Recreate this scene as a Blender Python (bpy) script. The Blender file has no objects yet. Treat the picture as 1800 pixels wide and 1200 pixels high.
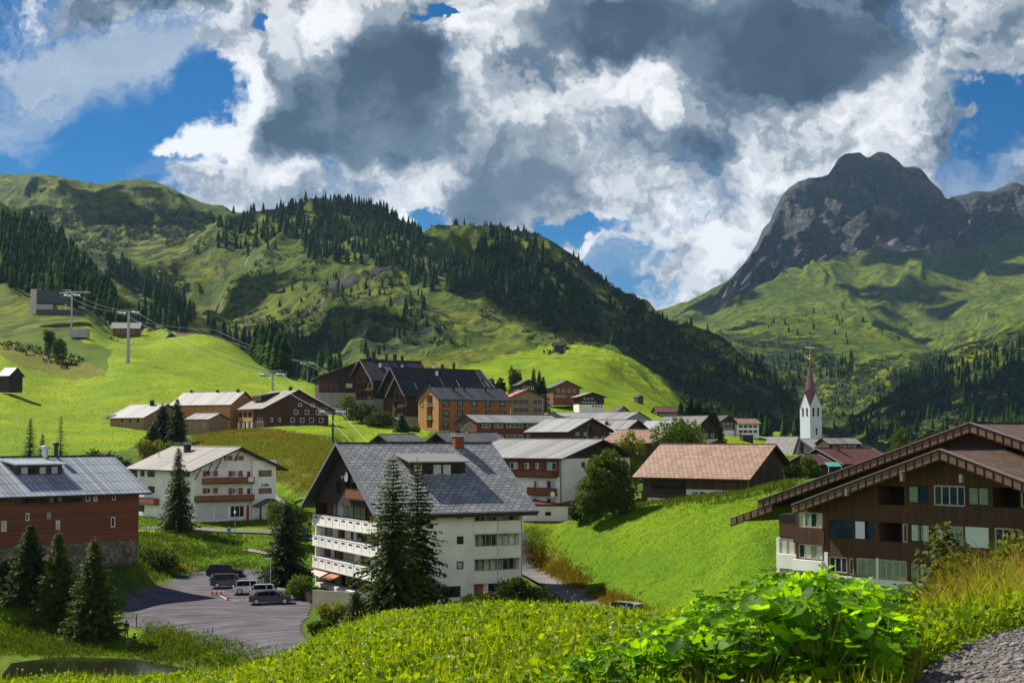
import bpy, bmesh, math, random
import numpy as np
from mathutils import Vector, Matrix

SC = bpy.context.scene
COL = SC.collection
# ------------------------------------------------------------------ camera
F = 2500.0                       # focal length in 1/1800 frame widths
PITCH = math.atan(170.0 / F)
cam_data = bpy.data.cameras.new("camera")
cam_data.sensor_width = 36.0
cam_data.lens = F / 1800.0 * 36.0
cam_data.clip_start = 0.1
cam_data.clip_end = 30000.0
cam_data.dof.use_dof = True
cam_data.dof.focus_distance = 140.0
cam_data.dof.aperture_fstop = 6.3
cam = bpy.data.objects.new("camera", cam_data)
COL.objects.link(cam)
cam.location = (0, 0, 0)
cam.rotation_euler = (math.radians(90) + PITCH, 0, 0)
SC.camera = cam
CP, SP = math.cos(PITCH), math.sin(PITCH)

# ------------------------------------------------------------------ light
SUN_AZ = math.radians(-52)        # from +Y, clockwise positive: sun stands behind the scene to the left
SUN_EL = math.radians(44)
SUN = Vector((math.sin(SUN_AZ) * math.cos(SUN_EL), math.cos(SUN_AZ) * math.cos(SUN_EL), math.sin(SUN_EL)))
ld = bpy.data.lights.new("sun", 'SUN')
ld.energy = 5.0
ld.angle = math.radians(0.5)
ld.color = (1.0, 0.93, 0.80)
sun = bpy.data.objects.new("sun", ld)
COL.objects.link(sun)
sun.rotation_euler = SUN.to_track_quat('Z', 'Y').to_euler()
SC.view_settings.view_transform = 'Standard'
SC.view_settings.look = 'None'
SC.view_settings.exposure = 0.65
SC.view_settings.gamma = 1.0
SC.render.engine = 'CYCLES'
SC.cycles.use_denoising = True
SC.cycles.max_bounces = 6
SC.cycles.diffuse_bounces = 2
SC.cycles.glossy_bounces = 2
SC.cycles.transmission_bounces = 3
SC.cycles.transparent_max_bounces = 6
SC.cycles.volume_bounces = 0
SC.cycles.sample_clamp_indirect = 4.0


def sky_ab(u, v):
    """tangent-of-azimuth and tangent-of-elevation of a direction, from its place in the photograph"""
    el = math.atan((600 - v) / F) + PITCH
    return ((u - 900) / F, math.tan(el))


class NT:
    """small node-tree writer"""
    def __init__(self, nt):
        self.nt = nt
        self.n = nt.nodes
        self.l = nt.links

    def add(self, t, **kw):
        nd = self.n.new(t)
        for k, v in kw.items():
            setattr(nd, k, v)
        return nd

    def val(self, sock, x):
        if hasattr(x, 'is_output') or isinstance(x, bpy.types.NodeSocket):
            self.l.new(x, sock)
        elif x is not None:
            if isinstance(x, (tuple, list)) and len(x) == 3 and sock.type == 'RGBA':
                x = (*x, 1)
            sock.default_value = x

    def math(self, op, a, b=None, c=None, clamp=False):
        nd = self.add('ShaderNodeMath', operation=op, use_clamp=clamp)
        for i, x in enumerate((a, b, c)):
            if x is not None:
                self.val(nd.inputs[i], x)
        return nd.outputs[0]

    def vmath(self, op, a, b=None, s=None):
        nd = self.add('ShaderNodeVectorMath', operation=op)
        self.val(nd.inputs[0], a)
        if b is not None:
            self.val(nd.inputs[1], b)
        if s is not None:
            self.val(nd.inputs['Scale'], s)
        return nd.outputs['Value'] if op in ('LENGTH', 'DOT_PRODUCT', 'DISTANCE') else nd.outputs[0]

    def noise(self, vec, scale, detail=4, rough=0.55, dist=0.0, dim='3D', lac=2.0, ntype=None):
        nd = self.add('ShaderNodeTexNoise', noise_dimensions=dim)
        if ntype:
            nd.noise_type = ntype
        if vec is not None:
            self.l.new(vec, nd.inputs['Vector'])
        nd.inputs['Scale'].default_value = scale
        nd.inputs['Detail'].default_value = detail
        nd.inputs['Roughness'].default_value = rough
        nd.inputs['Lacunarity'].default_value = lac
        nd.inputs['Distortion'].default_value = dist
        return nd

    def mapr(self, x, a, b, c=0.0, d=1.0, smooth=True):
        nd = self.add('ShaderNodeMapRange')
        nd.interpolation_type = 'SMOOTHSTEP' if smooth else 'LINEAR'
        self.val(nd.inputs['Value'], x)
        for i, q in zip((1, 2, 3, 4), (a, b, c, d)):
            self.val(nd.inputs[i], q)
        return nd.outputs[0]

    def mix(self, f, a, b, mode='MIX'):
        nd = self.add('ShaderNodeMix', data_type='RGBA', blend_type=mode)
        self.val(nd.inputs[0], f)
        self.val(nd.inputs[6], a)
        self.val(nd.inputs[7], b)
        return nd.outputs[2]

    def attr(self, name):
        nd = self.add('ShaderNodeAttribute', attribute_name=name)
        return nd

    def mapping(self, vec, scale=(1, 1, 1), rot=(0, 0, 0), loc=(0, 0, 0)):
        nd = self.add('ShaderNodeMapping')
        self.l.new(vec, nd.inputs[0])
        nd.inputs['Scale'].default_value = scale
        nd.inputs['Rotation'].default_value = rot
        nd.inputs['Location'].default_value = loc
        return nd.outputs[0]


SKY_GAIN = 0.64
SKY_TINT = (0.000, 0.037, 0.066)
#            u    v    ru   rv  rot soft weight
SKY_HOLES = [
    (225, 190, 150, 95, -25, 0.7, 1.0),
    (90, 240, 190, 62, 0, 0.7, 1.0),
    (90, 340, 260, 52, 5, 0.7, 1.0),
    (110, 110, 230, 60, -24, 0.9, 0.75),
    (110, 290, 200, 42, 0, 0.6, 1.0),
    (300, 120, 70, 50, 0, 0.8, 0.5),
    (20, 40, 90, 60, 0, 0.9, 0.5),
    (330, 305, 55, 22, 0, 0.7, 0.6),
    (485, 38, 24, 16, 0, 0.8, 0.9),
    (775, 6, 32, 13, 0, 0.7, 1.0),
    (745, 392, 34, 18, 0, 0.8, 0.9),
    (825, 373, 14, 8, 0, 0.8, 0.7),
    (1020, 400, 62, 26, -25, 0.8, 0.8),
    (1090, 470, 60, 60, 30, 0.8, 0.75),
    (1150, 530, 60, 30, 0, 0.8, 0.6),
    (1790, 235, 70, 60, -25, 0.8, 1.0),
    (1700, 285, 95, 26, -15, 0.8, 0.8),
    (1700, 205, 34, 22, 0, 0.9, 0.5),
    (1720, 325, 110, 26, 0, 0.9, 0.7),
]
SKY_THIN = [
    (90, 130, 260, 75, -24, 0.9, 0.9),
    (250, 60, 200, 50, -15, 0.9, 0.8),
    (50, 255, 70, 18, 5, 0.9, 0.35),
    (1100, 490, 90, 60, 20, 0.9, 0.62),
    (1740, 320, 130, 35, 0, 0.9, 0.75),
    (330, 310, 60, 25, 0, 0.9, 0.4),
]
SKY_DARKS = [
    (640, 175, 170, 105, -8, 0.55, 1.0),
    (700, 75, 75, 60, 40, 0.7, 0.75),
    (520, 240, 110, 45, 10, 0.7, 0.7),
    (1010, 45, 130, 55, 0, 0.8, 0.85),
    (1200, 40, 200, 75, 0, 0.6, 1.0),
    (1420, 75, 185, 75, 10, 0.6, 1.0),
    (1330, 130, 110, 45, 0, 0.7, 0.7),
    (870, 300, 95, 85, 10, 0.9, 0.72),
    (960, 320, 50, 40, 0, 0.9, 0.6),
    (840, 370, 80, 45, 0, 0.9, 0.6),
    (1190, 240, 105, 50, 15, 0.9, 0.55),
    (1060, 260, 60, 40, 0, 0.9, 0.35),
    (930, 160, 40, 60, 0, 0.9, 0.35),
    (1780, 50, 60, 70, 0, 0.9, 0.65),
    (1250, 330, 90, 40, 0, 0.9, 0.28),
]
SKY_LIGHTS = [
    (400, 170, 60, 120, 10, 0.9, 0.9),
    (300, 240, 60, 50, 0, 0.9, 0.8),
    (430, 300, 160, 45, 5, 0.9, 0.6),
    (580, 60, 90, 50, -35, 0.9, 0.7),
    (800, 110, 40, 90, 15, 0.9, 0.7),
    (840, 40, 60, 50, 0, 0.9, 0.8),
    (1080, 140, 150, 45, 15, 0.9, 0.6),
    (1000, 200, 60, 60, 0, 0.9, 0.4),
    (1170, 385, 80, 50, 25, 0.9, 0.9),
    (1240, 470, 70, 45, 30, 0.9, 0.7),
    (1320, 270, 60, 60, 40, 0.9, 0.35),
    (1620, 60, 40, 70, 0, 0.9, 0.45),
    (1560, 210, 120, 40, 15, 0.9, 0.3),
    (720, 320, 120, 40, 10, 0.9, 0.5),
]


# ------------------------------------------------------------------ sky
def build_world():
    w = bpy.data.worlds.new("World")
    SC.world = w
    w.use_nodes = True
    T = NT(w.node_tree)
    T.n.clear()
    out = T.add('ShaderNodeOutputWorld')
    sky = T.add('ShaderNodeTexSky', sky_type='NISHITA')
    sky.sun_disc = False
    sky.sun_elevation = SUN_EL
    sky.sun_rotation = SUN_AZ % (2 * math.pi)
    sky.altitude = 1500
    sky.air_density = 1.0
    sky.dust_density = 0.3
    sky.ozone_density = 3.0
    tc = T.add('ShaderNodeTexCoord')
    sep = T.add('ShaderNodeSeparateXYZ')
    T.l.new(tc.outputs['Generated'], sep.inputs[0])
    ay = T.math('ADD', T.math('ABSOLUTE', sep.outputs[1]), 0.12)
    A = T.math('MULTIPLY', T.math('DIVIDE', sep.outputs[0], ay), 1.12)
    B = T.math('MULTIPLY', T.math('DIVIDE', sep.outputs[2], ay), 1.12)
    cb = T.add('ShaderNodeCombineXYZ')
    T.l.new(A, cb.inputs[0]); T.l.new(B, cb.inputs[1])
    P = cb.outputs[0]
    # turbulence that frays every edge
    w1 = T.noise(P, 9.0, 5, 0.6)
    w2 = T.noise(P, 38.0, 4, 0.6)
    off1 = T.vmath('SCALE', T.vmath('SUBTRACT', w1.outputs['Color'], (0.5, 0.5, 0.5)), s=0.13)
    off2 = T.vmath('SCALE', T.vmath('SUBTRACT', w2.outputs['Color'], (0.5, 0.5, 0.5)), s=0.042)
    PW = T.vmath('ADD', T.vmath('ADD', P, off1), off2)

    PD = T.vmath('ADD', P, T.vmath('ADD', T.vmath('SCALE', off1, s=0.75), T.vmath('SCALE', off2, s=0.45)))

    def blob(u, v, ru, rv, rot=0.0, soft=0.8, src=None):
        src = src or PW
        a, b = sky_ab(u, v)
        d = T.vmath('SUBTRACT', src, (a, b, 0))
        d = T.mapping(d, (1, 1, 1), (0, 0, math.radians(rot)))
        d = T.vmath('MULTIPLY', d, (F / ru, F / rv, 0))
        return T.mapr(T.vmath('LENGTH', d), 1.0 + 0.55 * soft, 1.0 - 0.55 * soft, 0, 1)

    def total(items, src=None, extra=0.0):
        s = None
        for it in items:
            wgt = it[-1]
            b = T.math('MULTIPLY', blob(*it[:5], it[5] + extra, src), wgt)
            s = b if s is None else T.math('ADD', s, b)
        return s

    holes = total(SKY_HOLES)
    # sky out of view is cleared overhead and behind, to lower the ambient
    clear = T.math('MAXIMUM', T.mapr(sep.outputs[2], 0.36, 0.55), T.mapr(sep.outputs[1], 0.45, 0.15))
    holes = T.math('ADD', holes, T.math('MULTIPLY', clear, 0.95))
    thin = total(SKY_THIN)
    darks = total(SKY_DARKS, PD, 0.28)
    lights = total(SKY_LIGHTS)
    # cumulus density, and the same a little nearer the sun: their difference lights the billows
    dn = T.noise(PW, 8.5, 8, 0.52)
    sh = T.vmath('ADD', PW, (-0.012, 0.016, 0))
    dn2 = T.noise(sh, 8.5, 4, 0.52)
    fine = T.noise(PW, 42.0, 6, 0.60)
    big = T.noise(P, 4.2, 3, 0.5)
    fine2 = T.noise(PW, 120.0, 4, 0.6)
    frag = T.math('SUBTRACT', T.math('ADD', T.math('MULTIPLY', fine.outputs[0], 0.74), T.math('MULTIPLY', fine2.outputs[0], 0.34)), 0.54)
    dens = T.math('ADD', T.math('MULTIPLY', dn.outputs[0], 1.5), T.math('SUBTRACT', 0.12, T.math('MULTIPLY', holes, 1.0)))
    dens = T.math('ADD', dens, T.math('MULTIPLY', frag, 1.25))
    cover = T.math('MAXIMUM', T.mapr(dens, 0.16, 0.80), T.mapr(darks, 0.25, 0.8))
    relief = T.math('MULTIPLY', T.math('SUBTRACT', dn.outputs[0], dn2.outputs[0]), 3.4)
    lum = T.math('ADD', 0.575, relief)
    lum = T.math('ADD', lum, T.math('MULTIPLY', T.math('SUBTRACT', big.outputs[0], 0.5), 0.9))
    lum = T.math('ADD', lum, T.math('MULTIPLY', frag, 0.55))
    lum = T.math('ADD', lum, T.math('MULTIPLY', lights, 0.32))
    # thin rims are bright: light comes through
    rim = T.mapr(dens, 0.95, 0.45)
    lum = T.math('ADD', lum, T.math('MULTIPLY', rim, 0.10))
    dk = T.mapr(darks, 0.0, 1.15)
    keep = T.math('SUBTRACT', 1.0, T.math('MULTIPLY', dk, 0.90))
    soft = T.noise(P, 6.0, 5, 0.5)
    lum = T.math('MULTIPLY', lum, keep)
    lum = T.math('ADD', lum, T.math('MULTIPLY', dk, T.mapr(T.math('ADD', T.math('MULTIPLY', soft.outputs[0], 0.6), T.math('MULTIPLY', dn.outputs[0], 0.4)), 0.34, 0.64, 0.0, 0.44)))
    ramp = T.add('ShaderNodeValToRGB')
    ramp.color_ramp.interpolation = 'EASE'
    els = ramp.color_ramp.elements
    els[0].position = 0.0; els[0].color = (0.026, 0.048, 0.082, 1)
    els[1].position = 1.0; els[1].color = (0.97, 0.98, 1.0, 1)
    for pos, c in ((0.16, (0.050, 0.082, 0.130)), (0.36, (0.14, 0.195, 0.265)), (0.56, (0.36, 0.41, 0.47)), (0.76, (0.72, 0.75, 0.79))):
        e = els.new(pos); e.color = (*c, 1)
    T.l.new(lum, ramp.inputs[0])
    # cirrus veil: streaks drawn out from lower left to upper right
    sp = T.mapping(PW, (5.0, 20.0, 1), (0, 0, math.radians(-24)))
    ci = T.noise(sp, 1.0, 7, 0.62)
    veil = T.math('MULTIPLY', thin, T.mapr(ci.outputs[0], 0.30, 0.62, 0.15, 1.0))
    veil = T.math('MINIMUM', veil, 0.9)
    # clear sky, as the Nishita model gives it, brought to the deep blue of mountain air
    skyc = T.mix(1.0, sky.outputs[0], SKY_TINT, 'MULTIPLY')
    skyc = T.mix(T.mapr(B, 0.22, 0.05, 0, 0.45), skyc, (0.08, 0.30, 0.58))
    c1 = T.mix(veil, skyc, T.mix(ci.outputs[0], (0.20, 0.30, 0.44), (0.58, 0.66, 0.76)))
    c2 = T.mix(cover, c1, ramp.outputs[0])
    # an unseen bright sky bank is added behind the camera to fill facing walls
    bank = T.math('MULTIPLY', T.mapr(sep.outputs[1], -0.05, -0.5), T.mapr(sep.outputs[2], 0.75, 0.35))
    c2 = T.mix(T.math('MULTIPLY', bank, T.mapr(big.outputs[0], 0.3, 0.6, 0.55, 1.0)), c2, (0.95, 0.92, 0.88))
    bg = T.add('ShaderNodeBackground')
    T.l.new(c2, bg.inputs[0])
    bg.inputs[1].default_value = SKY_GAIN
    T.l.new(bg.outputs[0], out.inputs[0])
    w.cycles.sampling_method = 'MANUAL'
    w.cycles.sample_map_resolution = 256




build_world()

# ------------------------------------------------------------------ the lie of the land
def world_at(u, v, Y):
    """the point seen at (u, v) of the photograph that stands Y metres ahead"""
    b = (600 - v) / F
    k = Y / (CP - b * SP)
    return Vector(((u - 900) / F * k, Y, (SP + b * CP) * k))


def project(x, y, z):
    d = y * CP + z * SP
    return 900 + F * x / d, 600 - F * (z * CP - y * SP) / d


# every line is a contour of the country at about one distance: (u, distance, v) or (u, distance, None, height)
def zz(D, *pts):
    return [(u, D, None, z) for u, z in pts]


def vv(D, *pts):
    return [(u, D, v) for u, v in pts]


LAND = [
    zz(1.5, (0, -1.62)),
    zz(6, (0, -1.85), (1800, -1.72)),
    zz(12, (-400, -2.6), (500, -2.45), (700, -2.12), (1000, -1.98), (1300, -1.86), (1600, -1.76), (1800, -1.66), (2200, -1.6)),
    [(-400, 22, 1228), (0, 22, 1217), (300, 22, 1213), (400, 22, 1203), (500, 23, 1170), (600, 24, 1120), (700, 24, 1096), (850, 25, 1078), (1000, 25, 1083),
     (1100, 24, 1095), (1250, 22, 1105), (1500, 20, 1108), (1640, 19, 1092), (1720, 19, 1075), (1800, 19, 1060), (2200, 19, 1020)],
    zz(45, (0, -10), (900, -9.5), (1500, -8)),
    zz(80, (0, -19), (900, -17.5), (1400, -12.5), (2000, -12)),
    [(0, 118, None, -21.7), (430, 118, None, -21.7), (600, 112, None, -19.8), (920, 112, None, -18.9), (1050, 112, None, -18.7), (1150, 112, None, -17), (1250, 110, None, -14.8), (1350, 104, None, -11.6),
     (1500, 100, None, -11.3), (1900, 100, None, -11)],
    [(-400, 140, None, -20.2), (0, 140, None, -20.35), (240, 140, None, -20.2), (420, 134, None, -18.9), (540, 124, None, -18.35), (920, 130, None, -18.35), (1070, 148, 1079), (1150, 140, 1086), (1250, 126, 1083), (1345, 113, 1040),
     (1500, 112, None, -11.3), (1900, 112, None, -11)],
    [(-400, 158, None, -16.8), (120, 158, None, -17.0), (205, 160, None, -17.9), (250, 160, None, -18.3), (540, 160, None, -18.3), (920, 165, None, -18.3), (1000, 164, None, -18.2), (1070, 160, None, -17.4), (1150, 155, 1012), (1250, 145, 985), (1345, 135, 955),
     (1500, 140, None, -9.2), (1900, 140, None, -9)],
    [(-400, 182, None, -15), (220, 182, None, -14.8), (290, 185, None, -17.2), (350, 192, 1004), (450, 192, 996), (540, 192, None, -17.9), (900, 192, None, -18), (940, 196, None, -17.9), (1000, 182, 982), (1100, 175, 947), (1200, 165, 920), (1345, 155, 890),
     (1500, 160, None, -6.6), (1900, 160, None, -6)],
    [(-400, 215, None, -13.9), (240, 215, None, -13.8), (350, 218, 926), (540, 222, 921), (700, 218, None, -13.2), (900, 212, None, -13), (930, 205, 926), (1000, 196, 907), (1100, 190, 893), (1200, 184, 880), (1300, 179, 866), (1380, 173, 850),
     (1500, 175, None, -4.6), (1900, 175, None, -4)],
    zz(240, (-400, -11.5), (0, -11.5), (240, -13), (500, -13), (545, -10.6), (700, -11), (900, -10.4), (1000, -9.6), (1200, -9.2), (1400, -8), (1600, -7)),
    [(-400, 300, 780), (0, 300, 790), (100, 300, 800), (200, 300, 822), (300, 300, 830), (400, 300, 803), (500, 300, 798), (600, 300, 815), (640, 300, 832), (700, 300, None, -9), (900, 300, None, -9), (1100, 300, None, -8.5), (1600, 300, None, -8)],
    [(-400, 360, 740), (0, 360, 758), (100, 360, 768), (190, 360, 772), (300, 360, 772), (400, 352, 761), (480, 350, 757), (580, 350, 764), (600, 352, 774), (640, 355, 784), (700, 360, 766), (760, 360, 772), (900, 360, 788), (1100, 360, None, -5), (1400, 360, None, -7), (1600, 360, None, -9)],
    vv(410, (-400, 700), (0, 722), (100, 735), (185, 746), (300, 757), (440, 752), (560, 745), (600, 738), (640, 740), (720, 750), (900, 760), (1000, 772), (1100, 780), (1200, 788), (1400, 806), (1600, 830)),
    vv(470, (-400, 670), (0, 680), (100, 697), (200, 692), (300, 692), (400, 705), (480, 712), (560, 708), (600, 718), (640, 724), (700, 728), (800, 734), (900, 738), (1000, 746), (1100, 758), (1200, 768), (1280, 776), (1400, 797), (1600, 834)),
    vv(570, (-400, 620), (0, 625), (100, 642), (160, 640), (225, 630), (300, 640), (400, 655), (480, 668), (540, 674), (600, 692), (700, 702), (800, 708), (900, 716), (1000, 714), (1100, 727), (1200, 747), (1280, 762), (1400, 778), (1600, 832)),
    vv(700, (-400, 560), (0, 588), (100, 572), (150, 568), (200, 594), (250, 602), (300, 594), (360, 592), (400, 602), (440, 626), (480, 652), (560, 682), (600, 680), (700, 670), (800, 668), (900, 663), (1000, 660), (1100, 688), (1200, 730), (1250, 750), (1300, 757), (1400, 770), (1600, 812)),
    vv(800, (-400, 510), (0, 545), (60, 547), (150, 550), (200, 584), (300, 606), (360, 620), (400, 640), (440, 660), (480, 680), (560, 692), (600, 672), (650, 652), (700, 644), (750, 636), (800, 631), (900, 625), (1000, 622), (1060, 626), (1100, 650), (1150, 682), (1200, 718), (1230, 745), (1300, 760), (1400, 772), (1600, 805)),
    vv(920, (-400, 470), (0, 507), (60, 514), (100, 520), (150, 532), (200, 562), (300, 592), (360, 625), (400, 652), (480, 682), (560, 672), (650, 625), (700, 617), (750, 617), (800, 613), (850, 611), (900, 608), (1000, 603), (1060, 606), (1100, 622), (1150, 662), (1200, 702), (1230, 737), (1300, 765), (1400, 778), (1600, 802)),
    vv(1050, (-400, 400), (0, 442), (100, 472), (200, 530), (300, 566), (360, 592), (400, 632), (480, 652), (560, 632), (650, 590), (750, 600), (850, 600), (900, 596), (1000, 600), (1060, 616), (1100, 640), (1150, 672), (1200, 702), (1300, 742), (1400, 772), (1480, 790), (1600, 795), (1800, 790)),
    vv(1250, (-400, 300), (0, 367), (100, 420), (150, 456), (200, 498), (300, 546), (370, 572), (400, 602), (480, 597), (560, 575), (650, 543), (750, 555), (850, 560), (950, 560), (1050, 572), (1150, 617), (1200, 647), (1300, 692), (1390, 738), (1430, 765), (1480, 772), (1560, 756), (1650, 735), (1800, 720), (2200, 700)),
    vv(1450, (-400, 340), (0, 402), (100, 450), (200, 522), (300, 562), (370, 578), (400, 562), (480, 522), (560, 492), (700, 480), (800, 488), (900, 500), (1000, 503), (1100, 545), (1150, 565), (1200, 602), (1300, 648), (1390, 704), (1430, 750), (1480, 760), (1560, 730), (1650, 700), (1800, 665), (2200, 630)),
    vv(1700, (-400, 400), (0, 430), (100, 450), (200, 482), (300, 502), (370, 500), (400, 480), (480, 440), (560, 420), (650, 420), (730, 442), (800, 446), (900, 448), (1000, 467), (1050, 492), (1100, 521), (1150, 548), (1200, 577), (1300, 632), (1390, 693), (1430, 745), (1480, 752), (1560, 708), (1650, 672), (1720, 640), (1800, 610), (2200, 560)),
    vv(2000, (-400, 400), (0, 420), (100, 420), (200, 430), (300, 420), (400, 379), (450, 373), (500, 371), (560, 358), (600, 357), (650, 359), (700, 386), (730, 402), (745, 412), (770, 402), (790, 404), (812, 413), (850, 405), (900, 405), (960, 416), (1000, 440), (1050, 482),
       (1100, 520), (1150, 552), (1200, 592), (1300, 655), (1400, 748), (1480, 745), (1560, 694), (1650, 646), (1720, 606), (1800, 562), (2200, 480)),
    vv(2300, (-400, 380), (0, 395), (200, 390), (400, 420), (560, 430), (700, 460), (900, 500), (1100, 580), (1200, 640), (1300, 680), (1400, 730), (1480, 735), (1560, 705), (1650, 668), (1800, 600), (2200, 520)),
    vv(2600, (-400, 350), (0, 352), (200, 356), (300, 365), (400, 400), (560, 420), (700, 450), (900, 500), (1100, 580), (1170, 628), (1250, 620), (1320, 640), (1380, 668), (1440, 672), (1520, 650), (1600, 640), (1700, 632), (1800, 590), (2200, 520)),
    vv(2900, (-400, 296), (-150, 298), (0, 301), (60, 303), (110, 312), (150, 321), (185, 322), (212, 317), (240, 315), (270, 320), (300, 331), (350, 350), (400, 371), (450, 395), (600, 420), (900, 470), (1100, 560), (1170, 608), (1240, 594), (1300, 604), (1350, 610), (1400, 612), (1450, 604), (1500, 600), (1600, 606),
       (1650, 618), (1700, 608), (1800, 578), (2200, 500)),
    vv(3250, (-400, 340), (0, 340), (300, 370), (600, 430), (900, 480), (1100, 570), (1170, 600), (1240, 588), (1290, 572), (1340, 561), (1400, 557), (1440, 552), (1480, 548), (1530, 557), (1560, 566), (1600, 584), (1650, 606), (1700, 600), (1800, 556), (2200, 480)),
    vv(3650, (-400, 420), (300, 430), (900, 500), (1100, 590), (1170, 598), (1300, 592), (1400, 590), (1480, 590), (1600, 604), (1700, 580), (1800, 540), (2200, 470)),
    vv(4200, (-400, 460), (300, 460), (900, 520), (1100, 580), (1170, 570), (1250, 565), (1400, 535), (1500, 530), (1600, 520), (1700, 510), (1800, 498), (2200, 440)),
    vv(4700, (-400, 480), (300, 480), (900, 530), (1100, 575), (1170, 552), (1250, 528), (1300, 503), (1400, 462), (1460, 452), (1500, 455), (1560, 432), (1600, 428), (1650, 440), (1700, 440), (1800, 418), (2200, 400)),
    vv(5000, (-400, 480), (900, 540), (1100, 572), (1170, 548), (1250, 518), (1300, 484), (1320, 470), (1400, 420), (1460, 400), (1500, 398), (1560, 405), (1600, 415), (1640, 425), (1700, 412), (1740, 392), (1800, 385), (2200, 390)),
    vv(5250, (-400, 480), (900, 545), (1100, 570), (1170, 547), (1250, 514), (1300, 478), (1320, 455), (1345, 420), (1400, 365), (1450, 345), (1480, 330), (1520, 330), (1560, 350), (1600, 385), (1640, 395), (1700, 380), (1740, 362), (1800, 350), (2200, 370)),
    vv(5480, (-400, 490), (900, 548), (1100, 568), (1165, 547), (1200, 536), (1250, 512), (1285, 488), (1310, 462), (1320, 446), (1332, 425), (1341, 404), (1353, 391), (1362, 368), (1375, 345), (1395, 324), (1410, 316), (1430, 312), (1455, 309), (1466, 295), (1474, 280), (1484, 273), (1496, 270), (1510, 270), (1518, 273),
       (1527, 276), (1535, 272), (1545, 267), (1556, 268), (1566, 273), (1576, 279), (1590, 293), (1608, 293), (1620, 300), (1633, 315), (1645, 326), (1655, 336), (1665, 349), (1678, 344), (1700, 342), (1715, 337), (1740, 338), (1765, 330), (1785, 321), (1800, 327), (1850, 352), (2200, 400)),
    zz(6300, (0, 400), (1300, 480), (1800, 600)),
    zz(9000, (0, 250)),
]


def pchip_slopes(x, y):
    """Fritsch-Carlson slopes along the first axis; x and y are (K, n)"""
    h = np.diff(x, axis=0)
    h = np.where(h < 1e-9, 1e-9, h)
    d = np.diff(y, axis=0) / h
    m = np.zeros_like(y)
    w1 = 2 * h[1:] + h[:-1]
    w2 = h[1:] + 2 * h[:-1]
    same = d[1:] * d[:-1] > 0
    with np.errstate(divide='ignore', invalid='ignore'):
        hm = (w1 + w2) / (w1 / d[:-1] + w2 / d[1:])
    m[1:-1] = np.where(same, hm, 0.0)
    m[0] = d[0]
    m[-1] = d[-1]
    return m


def hermite(x0, x1, y0, y1, m0, m1, x):
    h = x1 - x0
    t = (x - x0) / h
    t2, t3 = t * t, t * t * t
    return (2 * t3 - 3 * t2 + 1) * y0 + (t3 - 2 * t2 + t) * h * m0 + (-2 * t3 + 3 * t2) * y1 + (t3 - t2) * h * m1


class Curve1:
    def __init__(self, xs, ys):
        o = np.argsort(xs)
        self.x = np.array(xs, float)[o][:, None]
        self.y = np.array(ys, float)[o][:, None]
        self.m = pchip_slopes(self.x, self.y) if len(xs) > 1 else None

    def __call__(self, q):
        q = np.asarray(q, float)
        X, Y = self.x[:, 0], self.y[:, 0]
        if len(X) == 1:
            return np.full(q.shape, Y[0])
        qc = np.clip(q, X[0], X[-1])
        i = np.clip(np.searchsorted(X, qc, side='right') - 1, 0, len(X) - 2)
        M = self.m[:, 0]
        return hermite(X[i], X[i + 1], Y[i], Y[i + 1], M[i], M[i + 1], qc)


LINES = []
for ln in LAND:
    A_, D_, Z_ = [], [], []
    for p in ln:
        if len(p) == 3:
            w = world_at(p[0], p[2], p[1])
            A_.append(w.x / w.y); D_.append(w.y); Z_.append(w.z)
        else:
            A_.append((p[0] - 900) / F); D_.append(p[1]); Z_.append(p[3])
    LINES.append((Curve1(A_, D_), Curve1(A_, Z_)))


def base_profile(a):
    """(K, n) distances and heights of the lines at tangent-azimuths a"""
    d = np.stack([l[0](a) for l in LINES])
    z = np.stack([l[1](a) for l in LINES])
    return d, z


def base_height(x, y):
    x = np.atleast_1d(np.asarray(x, float)); y = np.atleast_1d(np.asarray(y, float))
    yy = np.maximum(y, 1.6)
    a = np.clip(x / yy, -1.1, 1.1)
    d, z = base_profile(a)
    ld_ = np.log(d)
    m = pchip_slopes(ld_, z)
    q = np.clip(np.log(yy), ld_[0], ld_[-1])
    i = np.clip((ld_ <= q[None]).sum(0) - 1, 0, len(LINES) - 2)
    n = np.arange(len(q))
    return hermite(ld_[i, n], ld_[i + 1, n], z[i, n], z[i + 1, n], m[i, n], m[i + 1, n], q)


# gradient noise, vectorised
_rng = np.random.RandomState(7)
_perm = np.tile(_rng.permutation(1024), 3)
_g = _rng.normal(size=(1024, 3)); _g /= np.linalg.norm(_g, axis=1)[:, None]


def perlin(x, y, z):
    xi, yi, zi = np.floor(x).astype(np.int64), np.floor(y).astype(np.int64), np.floor(z).astype(np.int64)
    xf, yf, zf = x - xi, y - yi, z - zi
    u, v, w = (t * t * t * (t * (t * 6 - 15) + 10) for t in (xf, yf, zf))
    r = 0
    for dx in (0, 1):
        for dy in (0, 1):
            for dz in (0, 1):
                h = _perm[_perm[_perm[(xi + dx) & 1023] + ((yi + dy) & 1023)] + ((zi + dz) & 1023)]
                g = _g[h]
                dot = g[..., 0] * (xf - dx) + g[..., 1] * (yf - dy) + g[..., 2] * (zf - dz)
                r = r + dot * (u if dx else 1 - u) * (v if dy else 1 - v) * (w if dz else 1 - w)
    return r * 1.6


def fbm(x, y, z, octv=4, gain=0.5, lac=2.03):
    s, a, f = 0, 1.0, 1.0
    for i in range(octv):
        s = s + a * perlin(x * f + 17.3 * i, y * f + 5.1 * i, z * f + 9.7 * i)
        a *= gain; f *= lac
    return s


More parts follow.
